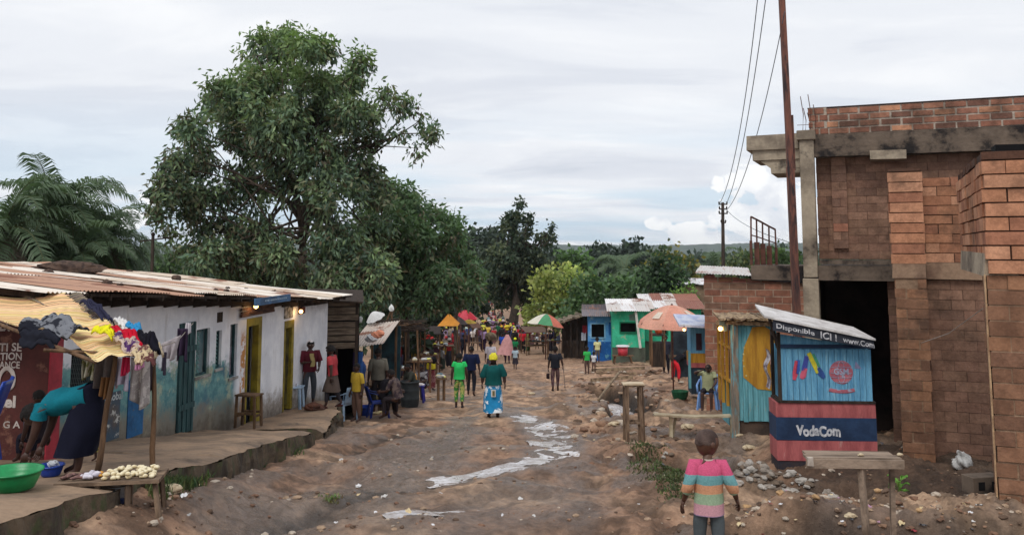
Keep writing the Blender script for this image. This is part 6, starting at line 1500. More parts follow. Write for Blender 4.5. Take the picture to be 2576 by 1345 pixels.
# ---- people standing and walking, nearest first
def people_mid():
    # woman in the blue cloud-print wrap
    p, H = fig(1241, 1051, 884); h = walk(base_pose(w=1.12), .02, .01); setp(h, elL=(-.165, -.01, .65), wrL=(-.175, .02, .53), elR=(.165, -.01, .66), wrR=(.18, .0, .53))
    wm = cl(42, 134, 186, ((226, 232, 236), 2.3))
    t = person('person', 'heavy set woman in a yellow headscarf, dark teal blouse and blue and white wrap', p, H/1.02, h, R(3), 1, top=cl(24, 84, 84), bottom=None, wrap=(wm, .10, 1.06), scarf=(cl(226, 214, 66), 1.2), fat=1.42, topfat=1.06, sleeve=1.12, tight=.026, shoes=cl(40, 34, 32))
    q = MB(); q.grid(lambda u, v: ((-.038+.07*u)*H-.0, -(.128+.012*math.sin(u*3.14))*H*1.0, (.34+.11*v)*H), 5, 5); q.build('pattern_patch', cl(214, 214, 206), t)
    q = MB(); q.grid(lambda u, v: ((-.020+.036*u)*H, -(.139+.008*math.sin(u*3.14))*H, (.355+.075*v)*H), 4, 4); q.build('pattern_centre', cl(122, 112, 80), t)
    p, H = fig(1155, 1027, 882); h = walk(base_pose(), .035, .02); setp(h, shL=(-.088, 0, .79), shR=(.088, 0, .79))
    person('person', 'girl in a bright green puff sleeved top and green patterned trousers walking away', p, H/1.02, h, R(-2), 1, top=cl(52, 196, 104), bottom=cl(66, 136, 66, ((176, 176, 104), 5)), sleeve=.35, tight=.012, hair=1.12, shoes=cl(60, 56, 60))
    p, H = fig(1185, 998, 864); h = walk(base_pose(w=1.1), .05, .03)
    person('person', 'man in a navy shirt and black trousers behind the girl in green', p, H/1.02, h, R(-6), 1, top=cl(28, 36, 66), bottom=cl(34, 36, 44), sleeve=.95, tight=.012, fat=1.08, hair=1.02)
    # man with the crutch
    p, H = fig(1397, 984, 866); h = walk(base_pose(w=1.05), .05, .03, -1); setp(h, elR=(.145, -.03, .66), wrR=(.17, .03, .55))
    t = person('person', 'man in a black T-shirt and maroon trousers walking with a crutch', p, H/1.02, h, R(2), 1, top=cl(38, 40, 48), bottom=cl(104, 84, 84, ((70, 48, 56), 6)), sleeve=.7, tight=.01, hair=1.25, shoes=cl(50, 40, 36))
    c0 = p+V3(.17*H, .05*H, 0); mb = MB(); mb.tube([(0, 0, .58*H), (.05, .03, .3*H), (.09, .05, .0)], .011, 6); mb.tube([(.09-.17, .05, .02), (.09+.07, .05, .02)], .014, 6); mb.tube([(-.05, 0, .58*H), (.06, 0, .58*H)], .013, 6); o = mb.build('crutch', mat('crutch_metal', S(110, 100, 96), None, 5, .5)); o.location = c0; tag(o, 'thin metal crutch in the right hand of the man in black', 'crutch')
    mb = MB(); mb.bx(-.06, .06, -.05, .05, 0, .2); o = mb.build('bag', cl(44, 32, 36), bevel=.02); o.location = p+V3(-.16*H, 0, .26*H); tag(o, 'small dark bag carried low by the man with the crutch', 'bag')
    # maroon shirt and white cap by the shop
    zp = -3.50-.055*(21.2-17.3); p = P(777, 1016, 21.0); p.z = -3.50-.055*3.7; H = P(777, 846, 21.0).z-p.z
    h = base_pose(w=1.15); setp(h, elL=(-.15, .01, .65), wrL=(-.115, .09, .57), elR=(.155, .02, .65), wrR=(.08, .11, .66))
    person('person', 'man in a maroon shirt and white cap standing before the end of the shop', p, H/1.03, h, R(-150), 1, top=cl(94, 36, 48), bottom=cl(74, 80, 88), sleeve=.95, tight=.015, fat=1.15, cap=cl(226, 226, 232), shoes=cl(50, 46, 50))
    mb = MB(); mb.grid(lambda u, v: (-.04+.1*u+.02*math.sin(v*5), -.20-.01*math.sin(u*6), .88+.30*v), 4, 8); o = mb.build('cloth_bundle', cl(186, 172, 120)); o.location = p+V3(.1, -.03, .05); tag(o, 'pale yellow cloth in the hand of the man in the white cap', 'cloth')
    # woman in red striding left of the plank shed
    p = P(836, 1014, 20.6); p.z = gz(p.x, p.y) if p.x > -3.9 else -3.50-.055*3.3; H = P(836, 862, 20.6).z-p.z; h = walk(base_pose(), .075, .04); lean(h, R(6))
    person('person', 'woman in a red top, brown wrap and leggings striding past the plank shed', p, H/1.02, h, R(80), 1, top=cl(176, 66, 72), bottom=cl(58, 56, 62), wrap=(cl(92, 80, 74), .26, 1.1), sleeve=.7, tight=.01, hair=1.3, shoes=cl(80, 44, 42))
    # striped crowd edge
    p, H = fig(1084, 985, 876); h = base_pose(); setp(h, elR=(.15, .05, .66), wrR=(.18, .13, .62))
    person('person', 'woman in black with a yellow waist cloth and dark red wrap at the left stalls', p, H/1.02, h, R(-30), 1, top=cl(28, 28, 34), wrap=(cl(122, 60, 66, ((150, 110, 110), 6)), .08, 1.1), sleeve=.6, hair=1.15)
    mb = MB(); mb.lathe((0, 0, 0), [(.165, 0), (.17, .05), (.165, .16), (.14, .22)], 16); o = mb.build('waist_cloth', cl(222, 206, 60)); o.location = p+V3(0, 0, .52*H); o.parent = None; tag(o, 'yellow cloth tied round the waist of the woman at the left stalls', 'cloth')
people_mid()

def bending():
    """woman bent double over the ground beside the green basin, seen side on; head to the left"""
    x, y = P(178, 1190, 8.6).x, 8.6; zg = -(.9+.148*y); p = V3(x+.06, y, zg); H = 1.48; h = base_pose()
    for q, dx in (('L', -.03), ('R', .03)):
        h['an'+q] = V3((-1 if q == 'L' else 1)*.055, dx, .05); h['to'+q] = V3((-1 if q == 'L' else 1)*.06, dx+.085, .015); h['kn'+q] = V3((-1 if q == 'L' else 1)*.055, dx-.01, .27)
    for n in ('pel', 'hiL', 'hiR'): h[n] += V3(0, -.05, -.02)
    for n in ('wai', 'che', 'nec', 'hed', 'shL', 'shR', 'elL', 'elR', 'wrL', 'wrR'): h[n] += V3(0, -.05, -.02)
    lean(h, R(104))
    for q, s in (('L', -1), ('R', 1)): h['el'+q] = h['sh'+q]+V3(0, .03, -.155); h['wr'+q] = h['el'+q]+V3(s*-.01, .05, -.13)
    h['hed'] += V3(0, 0, -.012); h['nec'] += V3(0, 0, -.0)
    t = person('person', 'woman in a teal T-shirt and dark skirt bending double beside the green basin', p, H, h, R(90), 1, top=cl(24, 112, 128), wrap=None, sleeve=.45, tight=.014, fat=1.18, hair=1.12, nod=R(52), curl=.6)
    # long dark skirt: hips to calves, hanging full
    V = []; n = 22; rows = 12; pz = h['pel']
    for i in range(rows+1):
        s = i/rows; c = Vector(pz).lerp(V3(0, .02, .14), s); c += V3(0, -.02*math.sin(s*3), .07*(1-s))
        rx = .085+.05*s; ry = .075+.075*min(1, s*1.6)-.03*s
        for j in range(n): a = 2*math.pi*j/n; f_ = 1+.07*s*math.sin(a*6)+.03*math.sin(a*11); V.append((c.x+rx*f_*math.cos(a), c.y+ry*f_*math.sin(a), c.z-.03*math.sin(a)*(1-s)))
    q = MB(); q.add(np.array(V)*H, [(i*n+j, (i+1)*n+j, (i+1)*n+(j+1) % n, i*n+(j+1) % n) for i in range(rows) for j in range(n)]+[tuple(range(n))]); q.build('skirt', cl(26, 28, 44), t, True)
    # figure in the shade behind her
    y2 = 9.9; p2 = P(92, 1140, y2); p2.z = -(.9+.148*y2); H2 = P(92, 962, y2).z-p2.z
    h2 = sit(base_pose(), .22, .17); person('person', 'dark figure seated in the shade before the maroon kiosk, behind the bending woman', p2, H2/.80, h2, R(60), 1, top=cl(44, 38, 44), bottom=cl(40, 40, 52), hair=1.08)
    # small child behind
    y3 = 10.2; p3 = P(246, 1115, y3); p3.z = -(.9+.148*y3); H3 = P(243, 1022, y3).z-p3.z
    h3 = base_pose(); setp(h3, elL=(-.16, .06, .66), wrL=(-.17, .14, .58)); person('person', 'small child in a pale yellow outfit standing behind the leaning awning post', p3, H3/1.05, h3, R(150), 1, top=cl(196, 196, 110, ((222, 224, 220), 5)), bottom=cl(188, 186, 84, ((90, 84, 60), 6)), hair=1.1, hs=1.3, bare_legs=.8)
bending()

def seated():
    # man on the light blue chair
    p, _ = fig(1785, 1034, 915); Hs = P(1785, 913, p.y).z-p.z; h = sit(base_pose(), .30, .21)
    setp(h, elL=h['shL']+V3(-.05, .06, -.12), wrL=h['shL']+V3(0, .15, -.20), elR=h['shR']+V3(.13, .04, .0), wrR=h['shR']+V3(.03, .10, .04)); h['hed'] += V3(-.01, .03, -.01)
    person('person', 'man in a pale olive shirt slumped on the light blue plastic chair, elbow raised', p+V3(0, .1, 0), Hs/.80, h, R(160), 1, top=cl(160, 164, 128), bottom=cl(48, 44, 50), sleeve=.6, tight=.01, bare_legs=.55, hair=1.03, nod=R(18))
    plastic_chair(p+V3(.0, .14, 0), R(160), mat('pale_blue_plastic', S(122, 160, 214), S(100, 138, 196), 3, .4, 0), 'light blue plastic chair with a slumped man on it near the plank bench', .47)
    # red trousers man bending, and companion
    p, _ = fig(1701, 965, 860); k = 1.66; h = base_pose(); lean(h, R(62)); [h.__setitem__(n, h[n]+V3(0, -.03, 0)) for n in ('pel', 'hiL', 'hiR', 'wai', 'che', 'nec', 'hed', 'shL', 'shR')]
    for q, s in (('L', -1), ('R', 1)): h['el'+q] = h['sh'+q]+V3(s*.02, .12, -.08); h['wr'+q] = h['el'+q]+V3(0, .12, .0); h['hi'+q].x *= 1.3; h['kn'+q].x *= 1.9; h['an'+q].x *= 2; h['to'+q].x *= 2
    person('person', 'person in red trousers and a black top bending over a stall table', p, k, h, R(-62), 1, top=cl(30, 30, 36), bottom=cl(214, 46, 58), sleeve=1.6, tight=.01, fat=1.1, hair=1.05)
    p, H = fig(1676, 941, 838); h = base_pose(); person('person', 'dark clothed person standing left of the one in red trousers', p, H/1.02, h, R(150), 1, top=cl(48, 50, 62), bottom=cl(30, 30, 40), sleeve=1.5)
    # food corner, left
    p, _ = fig(930, 1022, 940); h = sit(base_pose(), .12, .17); lean(h, R(28)); setp(h, wrR=h['shR']+V3(.02, .16, -.12), elR=h['shR']+V3(.03, .05, -.13))
    person('person', 'person in cream trousers crouching beside the blue basin', p, 1.55, h, R(-80), 1, top=cl(36, 34, 44), bottom=cl(176, 160, 126), sleeve=.8, hair=1.04, nod=R(15))
    for px, py, yy, rz, top_, lb, k in ((962, 1000, 23.5, -70, (34, 32, 38), 'person in black seated on the dark blue chair at the food corner', 1.66), (1002, 1003, 23.2, 75, (104, 90, 86), 'person in a checked brown shirt leaning over at the food corner', 1.66), (1040, 985, 27.0, 120, (64, 66, 60), 'seated person in dark grey behind the yellow jerrycan', 1.6), (1068, 972, 29, 150, (150, 148, 152), 'seated woman in a grey patterned dress among the left stalls', 1.6)):
        p = P(px, py, yy); p.z = gz(p.x, p.y); h = sit(base_pose(), .27, .2); lean(h, R(18)); setp(h, wrL=h['shL']+V3(.03, .2, -.17), wrR=h['shR']+V3(-.03, .2, -.17), elL=h['shL']+V3(-.03, .06, -.15), elR=h['shR']+V3(.03, .06, -.15))
        person('person', lb, p, k, h, R(rz), 1, top=cl(*top_, *( [((60, 50, 56), 7)] if top_[0] > 100 else [])), bottom=cl(52, 46, 50), sleeve=.8, hair=1.04, face=False)
    for px, pyf, pyt, rz, tp, bt, lb, kk in ((950, 990, 866, 20, (110, 106, 96), (46, 44, 46), 'standing man in a grey-green shirt under the low tin stall roof', {}), (988, 985, 860, 160, (44, 46, 66), (40, 40, 44), 'standing person in a bright blue head cloth behind the food corner', dict(scarf=(cl(36, 70, 200), 1.15))), (905, 985, 872, 90, (44, 70, 120), (120, 100, 60), 'person half hidden at the right end of the plank shed', {}), (898, 1000, 905, 140, (190, 160, 60), (110, 86, 76), 'child in a yellow and brown outfit by the plank shed opening', {})):
        yy = {950: 25, 988: 27.5, 905: 23.5, 898: 22.2}[px]; p = P(px, pyf, yy); p.z = gz(p.x, p.y); H = P(px, pyt, yy).z-p.z
        person('person', lb, p, H/1.03, base_pose(), R(rz), 1, top=cl(*tp), bottom=cl(*bt), sleeve=.9, face=False, **kk)
    # children on the right
    for px, pyf, pyt, rz, tp, bt, lb in ((1477, 942, 868, 20, (62, 186, 92), (96, 78, 72), 'small child in a bright green top left of the child in white'), (1494, 943, 882, -20, (216, 216, 218), (110, 84, 78), 'small child in a white shirt near the drain planks'), (1503, 912, 845, 10, (218, 216, 160), (104, 96, 90), 'child in a pale yellow shirt against the blue house')):
        p, H = fig(px, pyf, pyt); h = base_pose(); person('person', lb, p, H/1.04, h, R(rz), 1, top=cl(*tp), bottom=cl(*bt), hs=1.25, sleeve=.6, face=False, bare_legs=.6)
    p, H = fig(1296, 932, 868); person('person', 'child in a pale blue shirt and dark skirt walking right of the pink veiled figure', p, H/1.04, walk(base_pose(), .06), R(-10), 1, top=cl(176, 196, 208), wrap=(cl(56, 50, 58), .24, 1.2), hs=1.22, sleeve=.6, face=False)
    p, H = fig(1351, 877, 838); person('person', 'small child in white beside the stalls under the striped parasol', p, H/1.04, walk(base_pose(), .05), R(60), 1, top=cl(206, 214, 224), bottom=cl(90, 70, 66), hs=1.25, face=False, bare_legs=.4)
    # pink veiled figure
    p, H = fig(1276, 914, 842); t = person('person', 'figure under a long dusty pink veil walking up the street', p, H/1.0, walk(base_pose(), .05), R(5), 1, bottom=cl(72, 50, 76), hair=False, face=False)
    V = []; n = 22; rows = 14
    for i in range(rows+1):
        s = i/rows; z = 1.015-.69*s; r = .045+.075*min(1, s*3)+.155*s**1.4
        for j in range(n): a = 2*math.pi*j/n; f_ = 1+.07*s*math.sin(a*5+1)+.03*s*math.sin(a*11); V.append((r*1.15*f_*math.cos(a)-.10*s*s, r*.8*f_*math.sin(a), z+.02*math.sin(a*2)*s))
    q = MB(); q.add(np.array(V)*H, [(i*n+j, (i+1)*n+j, (i+1)*n+(j+1) % n, i*n+(j+1) % n) for i in range(rows) for j in range(n)]+[tuple(range(n))]); q.build('veil', cl(196, 146, 146), t, True)
    # woman in white with a load on her head
    p = P(1234, 925, 40); p.z = gz(p.x, p.y); H = 1.66
    person('person', 'woman in a white blouse carrying a bundle on her head, just beyond the blue wrap', p, H, walk(base_pose(), .04), R(0), 1, top=cl(222, 216, 226), wrap=(cl(92, 84, 96), .1), hair=1.1, face=False, sleeve=.9)
    mb = MB(); mb.rock((0, 0, .14), (.27, .24, .19), sub=3, amp=.18); o = mb.build('head_bundle', cl(132, 118, 96, ((96, 84, 74), 5)), smooth=True); o.location = p+V3(0, 0, H*1.0); tag(o, 'mottled brown bundle on the head of the woman in white', 'bundle')

def plastic_chair(p, rz, m, label, seat=.43, group=None, arms=True):
    t = thing('plastic_chair', label, 'chair', p, rz, group); w = .24
    mb = MB(); mb.box((0, 0, seat), (.46, .44, .03)); mb.build('seat', m, t, bevel=.01)
    for sx in (-1, 1):
        for sy in (-1, 1):
            q = MB(); q.beam((sx*.26, sy*.25, 0), (sx*.21, sy*.19, seat-.012), .05, .04); q.build('leg', m, t)
    q = MB(); q.grid(lambda u, v: ((u-.5)*.46*(1+.08*v), -.21-.13*v+.05*(1-(2*u-1)**2)*-1, seat+.02+.42*v), 8, 6)
    o = q.build('backrest', m, t, True); s = o.modifiers.new('s', 'SOLIDIFY'); s.thickness = .02
    if arms:
        for sx in (-1, 1):
            q = MB(); q.tube([(sx*.25, -.30, seat+.30), (sx*.27, .0, seat+.22), (sx*.26, .2, seat+.2), (sx*.24, .22, seat)], [(.03, .012)]*4, 6); q.build('armrest', m, t, True)
    return t
seated()

# ---- the crowd: six poses, clothes coloured per person
def crowd():
    slots = [SKIN[1], None, None, None]; protos = []
    def simple(pose, skirt, load, kid=False):
        h = pose; mb = MB(); V, F = skin_from(h, BE, 1, 'pel', 1.); mb.add(V, F, 0); head_mb(mb, h, 1.2 if kid else 1.03, face=False)
        ex = {'nk': (h['nec'], (.04, .036)), 'p0': (h['pel'], (.084, .066))}; E = [('p0', 'wai'), ('wai', 'che'), ('che', 'nk')]
        for q in 'LR': ex['sl'+q] = (h['sh'+q].lerp(h['el'+q], .7), (.04, .04)); E += [('che', 'sh'+q), ('sh'+q, 'sl'+q)]
        V, F = shirt_mesh(h, 1.2, .65); mb.add(V, F, 1)
        if skirt:
            az = (h['anL']+h['anR'])/2; mb.lathe((az.x*.5, az.y*.5, 0), [(.115, .08), (.122, .3), (.112, .45), (.09, .57)], 12, m=2)
        else:
            ex = {}; E = []
            for q in 'LR': ex['cu'+q] = (h['kn'+q].lerp(h['an'+q], .85), (.03, .03)); E += [('pel', 'hi'+q), ('hi'+q, 'kn'+q), ('kn'+q, 'cu'+q)]
            V, F = skin_from(h, E, 1, 'pel', 1.15, .013, extra=ex); mb.add(V, F, 2)
        c = h['hed']+V3(0, 0, .05); v, f = ICO[2]; k = sorted(i for i, q in enumerate(v) if q[2] > (-.1 if q[1] < .3 else .3)); ix = {o: i for i, o in enumerate(k)}
        big = 1.15 if load == 0 else 1.28; w = v[k]*np.array([.056, .066, .07])*big+np.array(c); mb.add(w, [tuple(ix[i] for i in q) for q in f if all(i in ix for i in q)], 3)
        if load == 2: mb.rock(tuple(c+V3(0, 0, .13)), (.13, .12, .08), m=3, amp=.15)
        return mb
    arms_up = base_pose(); setp(arms_up, elR=(.16, .04, .86), wrR=(.09, .02, .98)); carry = base_pose(); setp(carry, elL=(-.15, .04, .66), wrL=(-.06, .14, .64), elR=(.15, .04, .66), wrR=(.06, .14, .64))
    builds = [simple(walk(base_pose(), .05), False, 0), simple(base_pose(), True, 1), simple(walk(base_pose(w=1.1), .03, .02, -1), False, 1), simple(arms_up, True, 2), simple(carry, False, 0), simple(walk(base_pose(), .04), True, 0, True)]
    rr = random.Random(77); grey = cl(90, 90, 90)
    for i, b in enumerate(builds):
        o = b.build('person', [SKIN[1], grey, grey, grey], smooth=True); protos.append(o.data); bpy.data.objects.remove(o)
    tops = [((176, 50, 56), 'red'), ((206, 206, 210), 'white'), ((120, 40, 52), 'maroon'), ((40, 96, 66), 'green'), ((170, 150, 190), 'lilac'), ((60, 70, 110), 'blue'), ((38, 38, 44), 'black'), ((190, 150, 150), 'pink'), ((150, 140, 126), 'grey-brown'), ((210, 180, 80), 'yellow'), ((96, 60, 80), 'plum'), ((120, 150, 150), 'pale teal')]
    bots = [(44, 42, 50), (70, 50, 60), (96, 70, 60), (60, 64, 84), (120, 90, 90), (54, 60, 54)]; hats = [((30, 27, 26), None)]*5+[((214, 210, 90), 'yellow'), ((220, 220, 220), 'white'), ((180, 60, 60), 'red')]
    def put(px, pyf, H, top, bot, hat, k, label, group, rz, yfix=None):
        if yfix: p = P(px, pyf, yfix); p.z = gz(p.x, p.y)
        else: p = onground(px, pyf)
        o = bpy.data.objects.new('person', protos[k]); COL.objects.link(o); o.location = p; o.scale = (H,)*3; o.rotation_euler = (0, 0, rz)
        for i, c in enumerate((None, top, bot, hat)):
            o.material_slots[i].link = 'OBJECT'; o.material_slots[i].material = SKIN[rr.choice([0, 1, 1])] if c is None else (HAIRM if c[0] < 32 else cl(*c))
        tag(o, label, 'person', group); return o
    # individually recognisable people in the middle distance
    G_ = 'people in the middle of the market street'
    for px, pyf, pyt, tp, bt, ht, k, lb, rz in (
        (1216, 884, 820, (178, 152, 196), (50, 34, 60), (214, 206, 80), 0, 'person in a lilac shirt and yellow cap walking left of the woman with the bundle', 0),
        (1189, 873, 822, (214, 204, 200), (44, 40, 44), (30, 27, 26), 0, 'person in a white T-shirt and dark trousers left of the lilac shirt', 0),
        (1166, 898, 838, (36, 40, 52), (34, 36, 48), (30, 27, 26), 2, 'person in dark clothes just beyond the man in navy', 0),
        (1142, 893, 828, (146, 36, 50), (40, 40, 44), (30, 27, 26), 4, 'person in a dark red shirt beside the orange parasol', 1.),
        (1141, 915, 862, (58, 72, 50), (70, 60, 54), (30, 27, 26), 4, 'person in olive green bent in front of the dark red shirt', 2.),
        (1315, 888, 818, (196, 44, 56), (40, 34, 36), (120, 44, 52), 2, 'person in a red T-shirt and black shorts right of the women in green', 0),
        (1326, 880, 806, (130, 40, 50), (186, 170, 120), (220, 214, 76), 1, 'person in dark red with a pale yellow cap behind the red T-shirt', 0),
        (1262, 872, 808, (30, 104, 74), (30, 60, 54), (222, 170, 60), 1, 'woman in green with an orange-yellow headscarf, left of the green group', 0),
        (1276, 884, 812, (26, 104, 74), (30, 74, 60), (228, 204, 70), 3, 'woman in green with a large yellow head bundle in the green group', .3),
        (1295, 886, 810, (28, 72, 56), (36, 60, 52), (232, 216, 120), 1, 'woman in dark green with a cream headscarf, right of the green group', 0),
        (1285, 866, 805, (30, 84, 62), (40, 50, 50), (226, 200, 90), 1, 'woman in green with a pale yellow scarf at the back of the green group', 0),
        (1264, 900, 832, (44, 84, 186), (60, 50, 60), (30, 27, 26), 0, 'person in a royal blue shirt beside the pink veiled figure', 0),
        (1296, 905, 845, (36, 128, 80), (60, 54, 60), (228, 236, 50), 1, 'woman in green with a neon yellow headscarf behind the child in pale blue', 0),
        (1204, 868, 815, (92, 72, 60), (104, 84, 74), (30, 27, 26), 1, 'person in brown between the white T-shirt and the lilac shirt', 0),
        (1174, 862, 808, (196, 216, 204), (90, 80, 70), (30, 27, 26), 4, 'person in a pale mint shirt under the red parasols', .6),
        (1155, 864, 812, (160, 70, 80), (60, 50, 60), (90, 70, 90), 1, 'person in rosy red between the parasols', 0),
        (1213, 845, 795, (34, 76, 60), (40, 50, 50), (224, 208, 96), 1, 'person in dark green with a yellow scarf in front of the far crowd', 0),
        (1231, 850, 795, (228, 150, 60), (90, 70, 60), (226, 226, 240), 3, 'person in orange carrying a white bundle at the front of the far crowd', 0),
        (1240, 858, 800, (150, 120, 140), (90, 70, 80), (150, 120, 160), 3, 'person carrying a mauve bundle at the front of the far crowd', 0),
        (1340, 868, 815, (190, 150, 160), (90, 70, 80), (30, 27, 26), 4, 'person in pink bending at the stall under the striped parasol', 1.2),
        (1365, 872, 822, (70, 60, 80), (60, 50, 56), (230, 230, 230), 4, 'person with a white head cloth under the striped parasol', 2.),
        (1384, 886, 825, (40, 38, 56), (40, 36, 44), (30, 27, 26), 5, 'dark clothed person standing behind the man with the crutch', 0),
        (1120, 880, 828, (150, 120, 130), (60, 50, 50), (30, 27, 26), 5, 'person in a dusty pink dress beside the grey goods tables', -1),
        (1101, 905, 845, (110, 70, 60), (50, 44, 44), (30, 27, 26), 1, 'person in rust brown behind the grey goods tables', 0.5),
        (1020, 915, 850, (70, 60, 60), (50, 44, 44), (30, 27, 26), 1, 'dim figure under the stick frame of the left stalls', 0.5)):
        p, H = fig(px, pyf, pyt); put(px, pyf, min(H/1.06, 1.75), tp, bt, ht, k, lb, G_, rz)
    for i in range(84):                       # the close-packed front of the crowd
        py = rr.uniform(838, 884); px = rr.uniform(1112+(884-py)*.5, 1330)
        if abs(px-1240) < 24 and py > 868: continue
        (c, cn), b = tops[i % 12], rr.choice(bots); ht, hn = hats[(i*5+i//3) % 8]; Yp = onground(px, py); side = 'left' if px < 1190 else 'centre' if px < 1262 else 'right'
        put(px, py, rr.uniform(1.5, 1.75), c, b, ht, rr.randrange(6), 'person in %s%s, packed crowd front, %s, %s row' % (cn, ' with %s head cloth' % hn if hn else '', side, 'front' if py > 872 else 'middle' if py > 858 else 'back'), 'people in the front of the crowd', rr.choice([0, 0, .3, -.4, 3.1, 1.5]))
    for i, (px, py) in enumerate(((1338, 872), (1352, 866), (1374, 868), (1392, 872), (1404, 866), (1346, 852), (1366, 848), (1060, 930), (1090, 925), (1012, 945), (1048, 905), (1110, 915), (975, 960), (1076, 900), (1130, 925))):
        (c, cn), b = tops[(i*5+2) % 12], rr.choice(bots); put(px, py, rr.uniform(1.5, 1.7), tuple(int(q*.8) for q in c), b, hats[i % 8][0], [1, 4, 5, 3][i % 4], 'person in %s %s' % (cn, ['left edge of the striped parasol stalls', 'second from the left under the striped parasol', 'middle of the striped parasol stalls', 'right part of the striped parasol stalls', 'far right under the striped parasol', 'back left beyond the striped parasol', 'back middle beyond the striped parasol', 'right of the dark barrel at the left stalls', 'behind the woman in black and yellow', 'behind the seated group at the food corner', 'under the dark tarpaulin at the left stalls', 'right end of the left stalls', 'beside the tin stall counter', 'between the stick frame and the goods tables', 'nearest the girl in green at the left stalls'][i]), 'people at the roadside stalls', rr.uniform(-2, 2))
    for i in range(26):                       # vendors and buyers along the left stalls
        px, py = rr.uniform(985, 1135), 0; py = 905+(1135-px)*.26+rr.uniform(-22, 26); (c, cn), b = tops[(i*7+1) % 12], rr.choice(bots)
        put(px, py, rr.uniform(1.2, 1.7), tuple(int(q*.75) for q in c), b, hats[(i*3) % 8][0], rr.choice([1, 4, 5, 3]), 'person in muted %s among the left stalls, %s, %s' % (cn, 'below the stick frame' if px < 1040 else 'behind the barrel' if px < 1090 else 'near the orange canopy', 'front' if i % 2 else 'back'), 'people among the left stalls', rr.uniform(-3, 3))
    # the far throng
    n = 0; G2 = 'people in the distant market crowd'
    while n < 112:
        v = rr.random()**.62; py = 738+v*(858-738); s = (py-738)/120
        xl = 1228-62*s-14*(s > .3)-30*(s > .7); xr = 1262+18*s+30*s*s
        px = rr.uniform(xl, xr)
        if 1266 < px < 1316 and py < 850: continue
        if 1190 < px < 1225 and 805 < py < 835: continue
        (c, cn), b = rr.choice(tops), rr.choice(bots); ht, hn = rr.choice(hats); k = rr.randrange(6)
        lb = 'person in %s%s in the distant market crowd' % (cn, ' with a %s head cloth' % hn if hn else ' bare headed')
        D_ = {(0, 0): 'far left', (1, 0): 'far middle', (2, 0): 'far right', (0, 1): 'left', (1, 1): 'middle', (2, 1): 'right', (0, 2): 'near left', (1, 2): 'near middle', (2, 2): 'near right'}[(min(2, int(3*(px-xl)/(xr-xl))), min(2, int(3*s)))]
        lb = 'person in %s%s, %s of the distant crowd' % (cn, ' and a %s head cloth' % hn if hn else ' with bare head', D_)
        put(px, py, rr.uniform(1.5, 1.78)*(.8 if k == 5 else 1), c, b, ht, k, lb, G2, rr.choice([0, 0, .3, -.4, 3.1, 2.8, 1.5])); n += 1
crowd()
# ================================================================ TABLES, BASINS, GOODS
def plank_table(name, label, p, rz, L_, Wd, Hh, legs, m=WOODB, top_t=.03, cat='table', planks=1, brace=False, bow=0., group=None, legw=.05):
    t = thing(name, label, cat, p, rz, group); mb = MB(); w = Wd/planks
    for i in range(planks):
        y = -Wd/2+w*(i+.5)
        mb.grid(lambda u, v, y=y: (L_*(u-.5), y+(v-.5)*(w-.008), Hh-bow*math.sin(math.pi*u)), 12, 1); mb.grid(lambda u, v, y=y: (L_*(u-.5), y-(v-.5)*(w-.008), Hh-top_t-bow*math.sin(math.pi*u)), 12, 1)
        for e in (-1, 1): mb.grid(lambda u, v, y=y, e=e: (L_*(u-.5)*e, y-e*(w-.008)/2, Hh-top_t*(1-v)-bow*math.sin(math.pi*u)), 12, 1)
        for e in (-1, 1): mb.add([(e*L_/2, y-w/2+.004, Hh-top_t), (e*L_/2, y+w/2-.004, Hh-top_t), (e*L_/2, y+w/2-.004, Hh), (e*L_/2, y-w/2+.004, Hh)], [(0, 1, 2, 3)])
    mb.build('table_top', m, t)
    for (x, y, dx, dy) in legs:
        q = MB(); q.beam((x, y, Hh-top_t-.004), (x+dx, y+dy, -.08), legw, legw*.8, jit=.004); q.build('leg', m, t)
    if brace:
        q = MB(); ys = sorted({l[1] for l in legs}); xs = sorted({l[0] for l in legs})
        for y in ys: q.beam((xs[0], y, Hh*brace), (xs[-1], y, Hh*brace), .04)
        for x in (xs[0], xs[-1]): q.beam((x, ys[0], Hh*brace-.05), (x, ys[-1], Hh*brace-.05), .04)
        q.build('brace', m, t)
    return t
def basin(p, r, hgt, m, label, flare=.78, oval=1., name='basin', rim=.012):
    mb = MB(); prof = [(0.001, .004), (r*flare*.9, .004), (r*flare, .012), (r*.93, hgt*.6), (r, hgt*.96), (r+rim, hgt), (r+rim, hgt-.014), (r+.002, hgt-.016), (r*.93-.006, hgt*.6), (r*flare-.006, .0), (.001, 0)]
    prof = [(r_, z+.001) for r_, z in prof]; mb.lathe((0, 0, 0), prof, 28); mb.v = [v*np.array([oval, 1, 1]) for v in mb.v]
    o = mb.build(name, m, smooth=True); o.location = p; return tag(o, label, 'basin')
PL_G = mat('green_plastic', S(20, 150, 84), S(14, 128, 72), 3, .35, 0, spec=.5); PL_B = mat('blue_plastic', S(32, 76, 180), S(24, 62, 156), 3, .35, 0, spec=.5)
zwalk = lambda y: -(.9+.148*y)
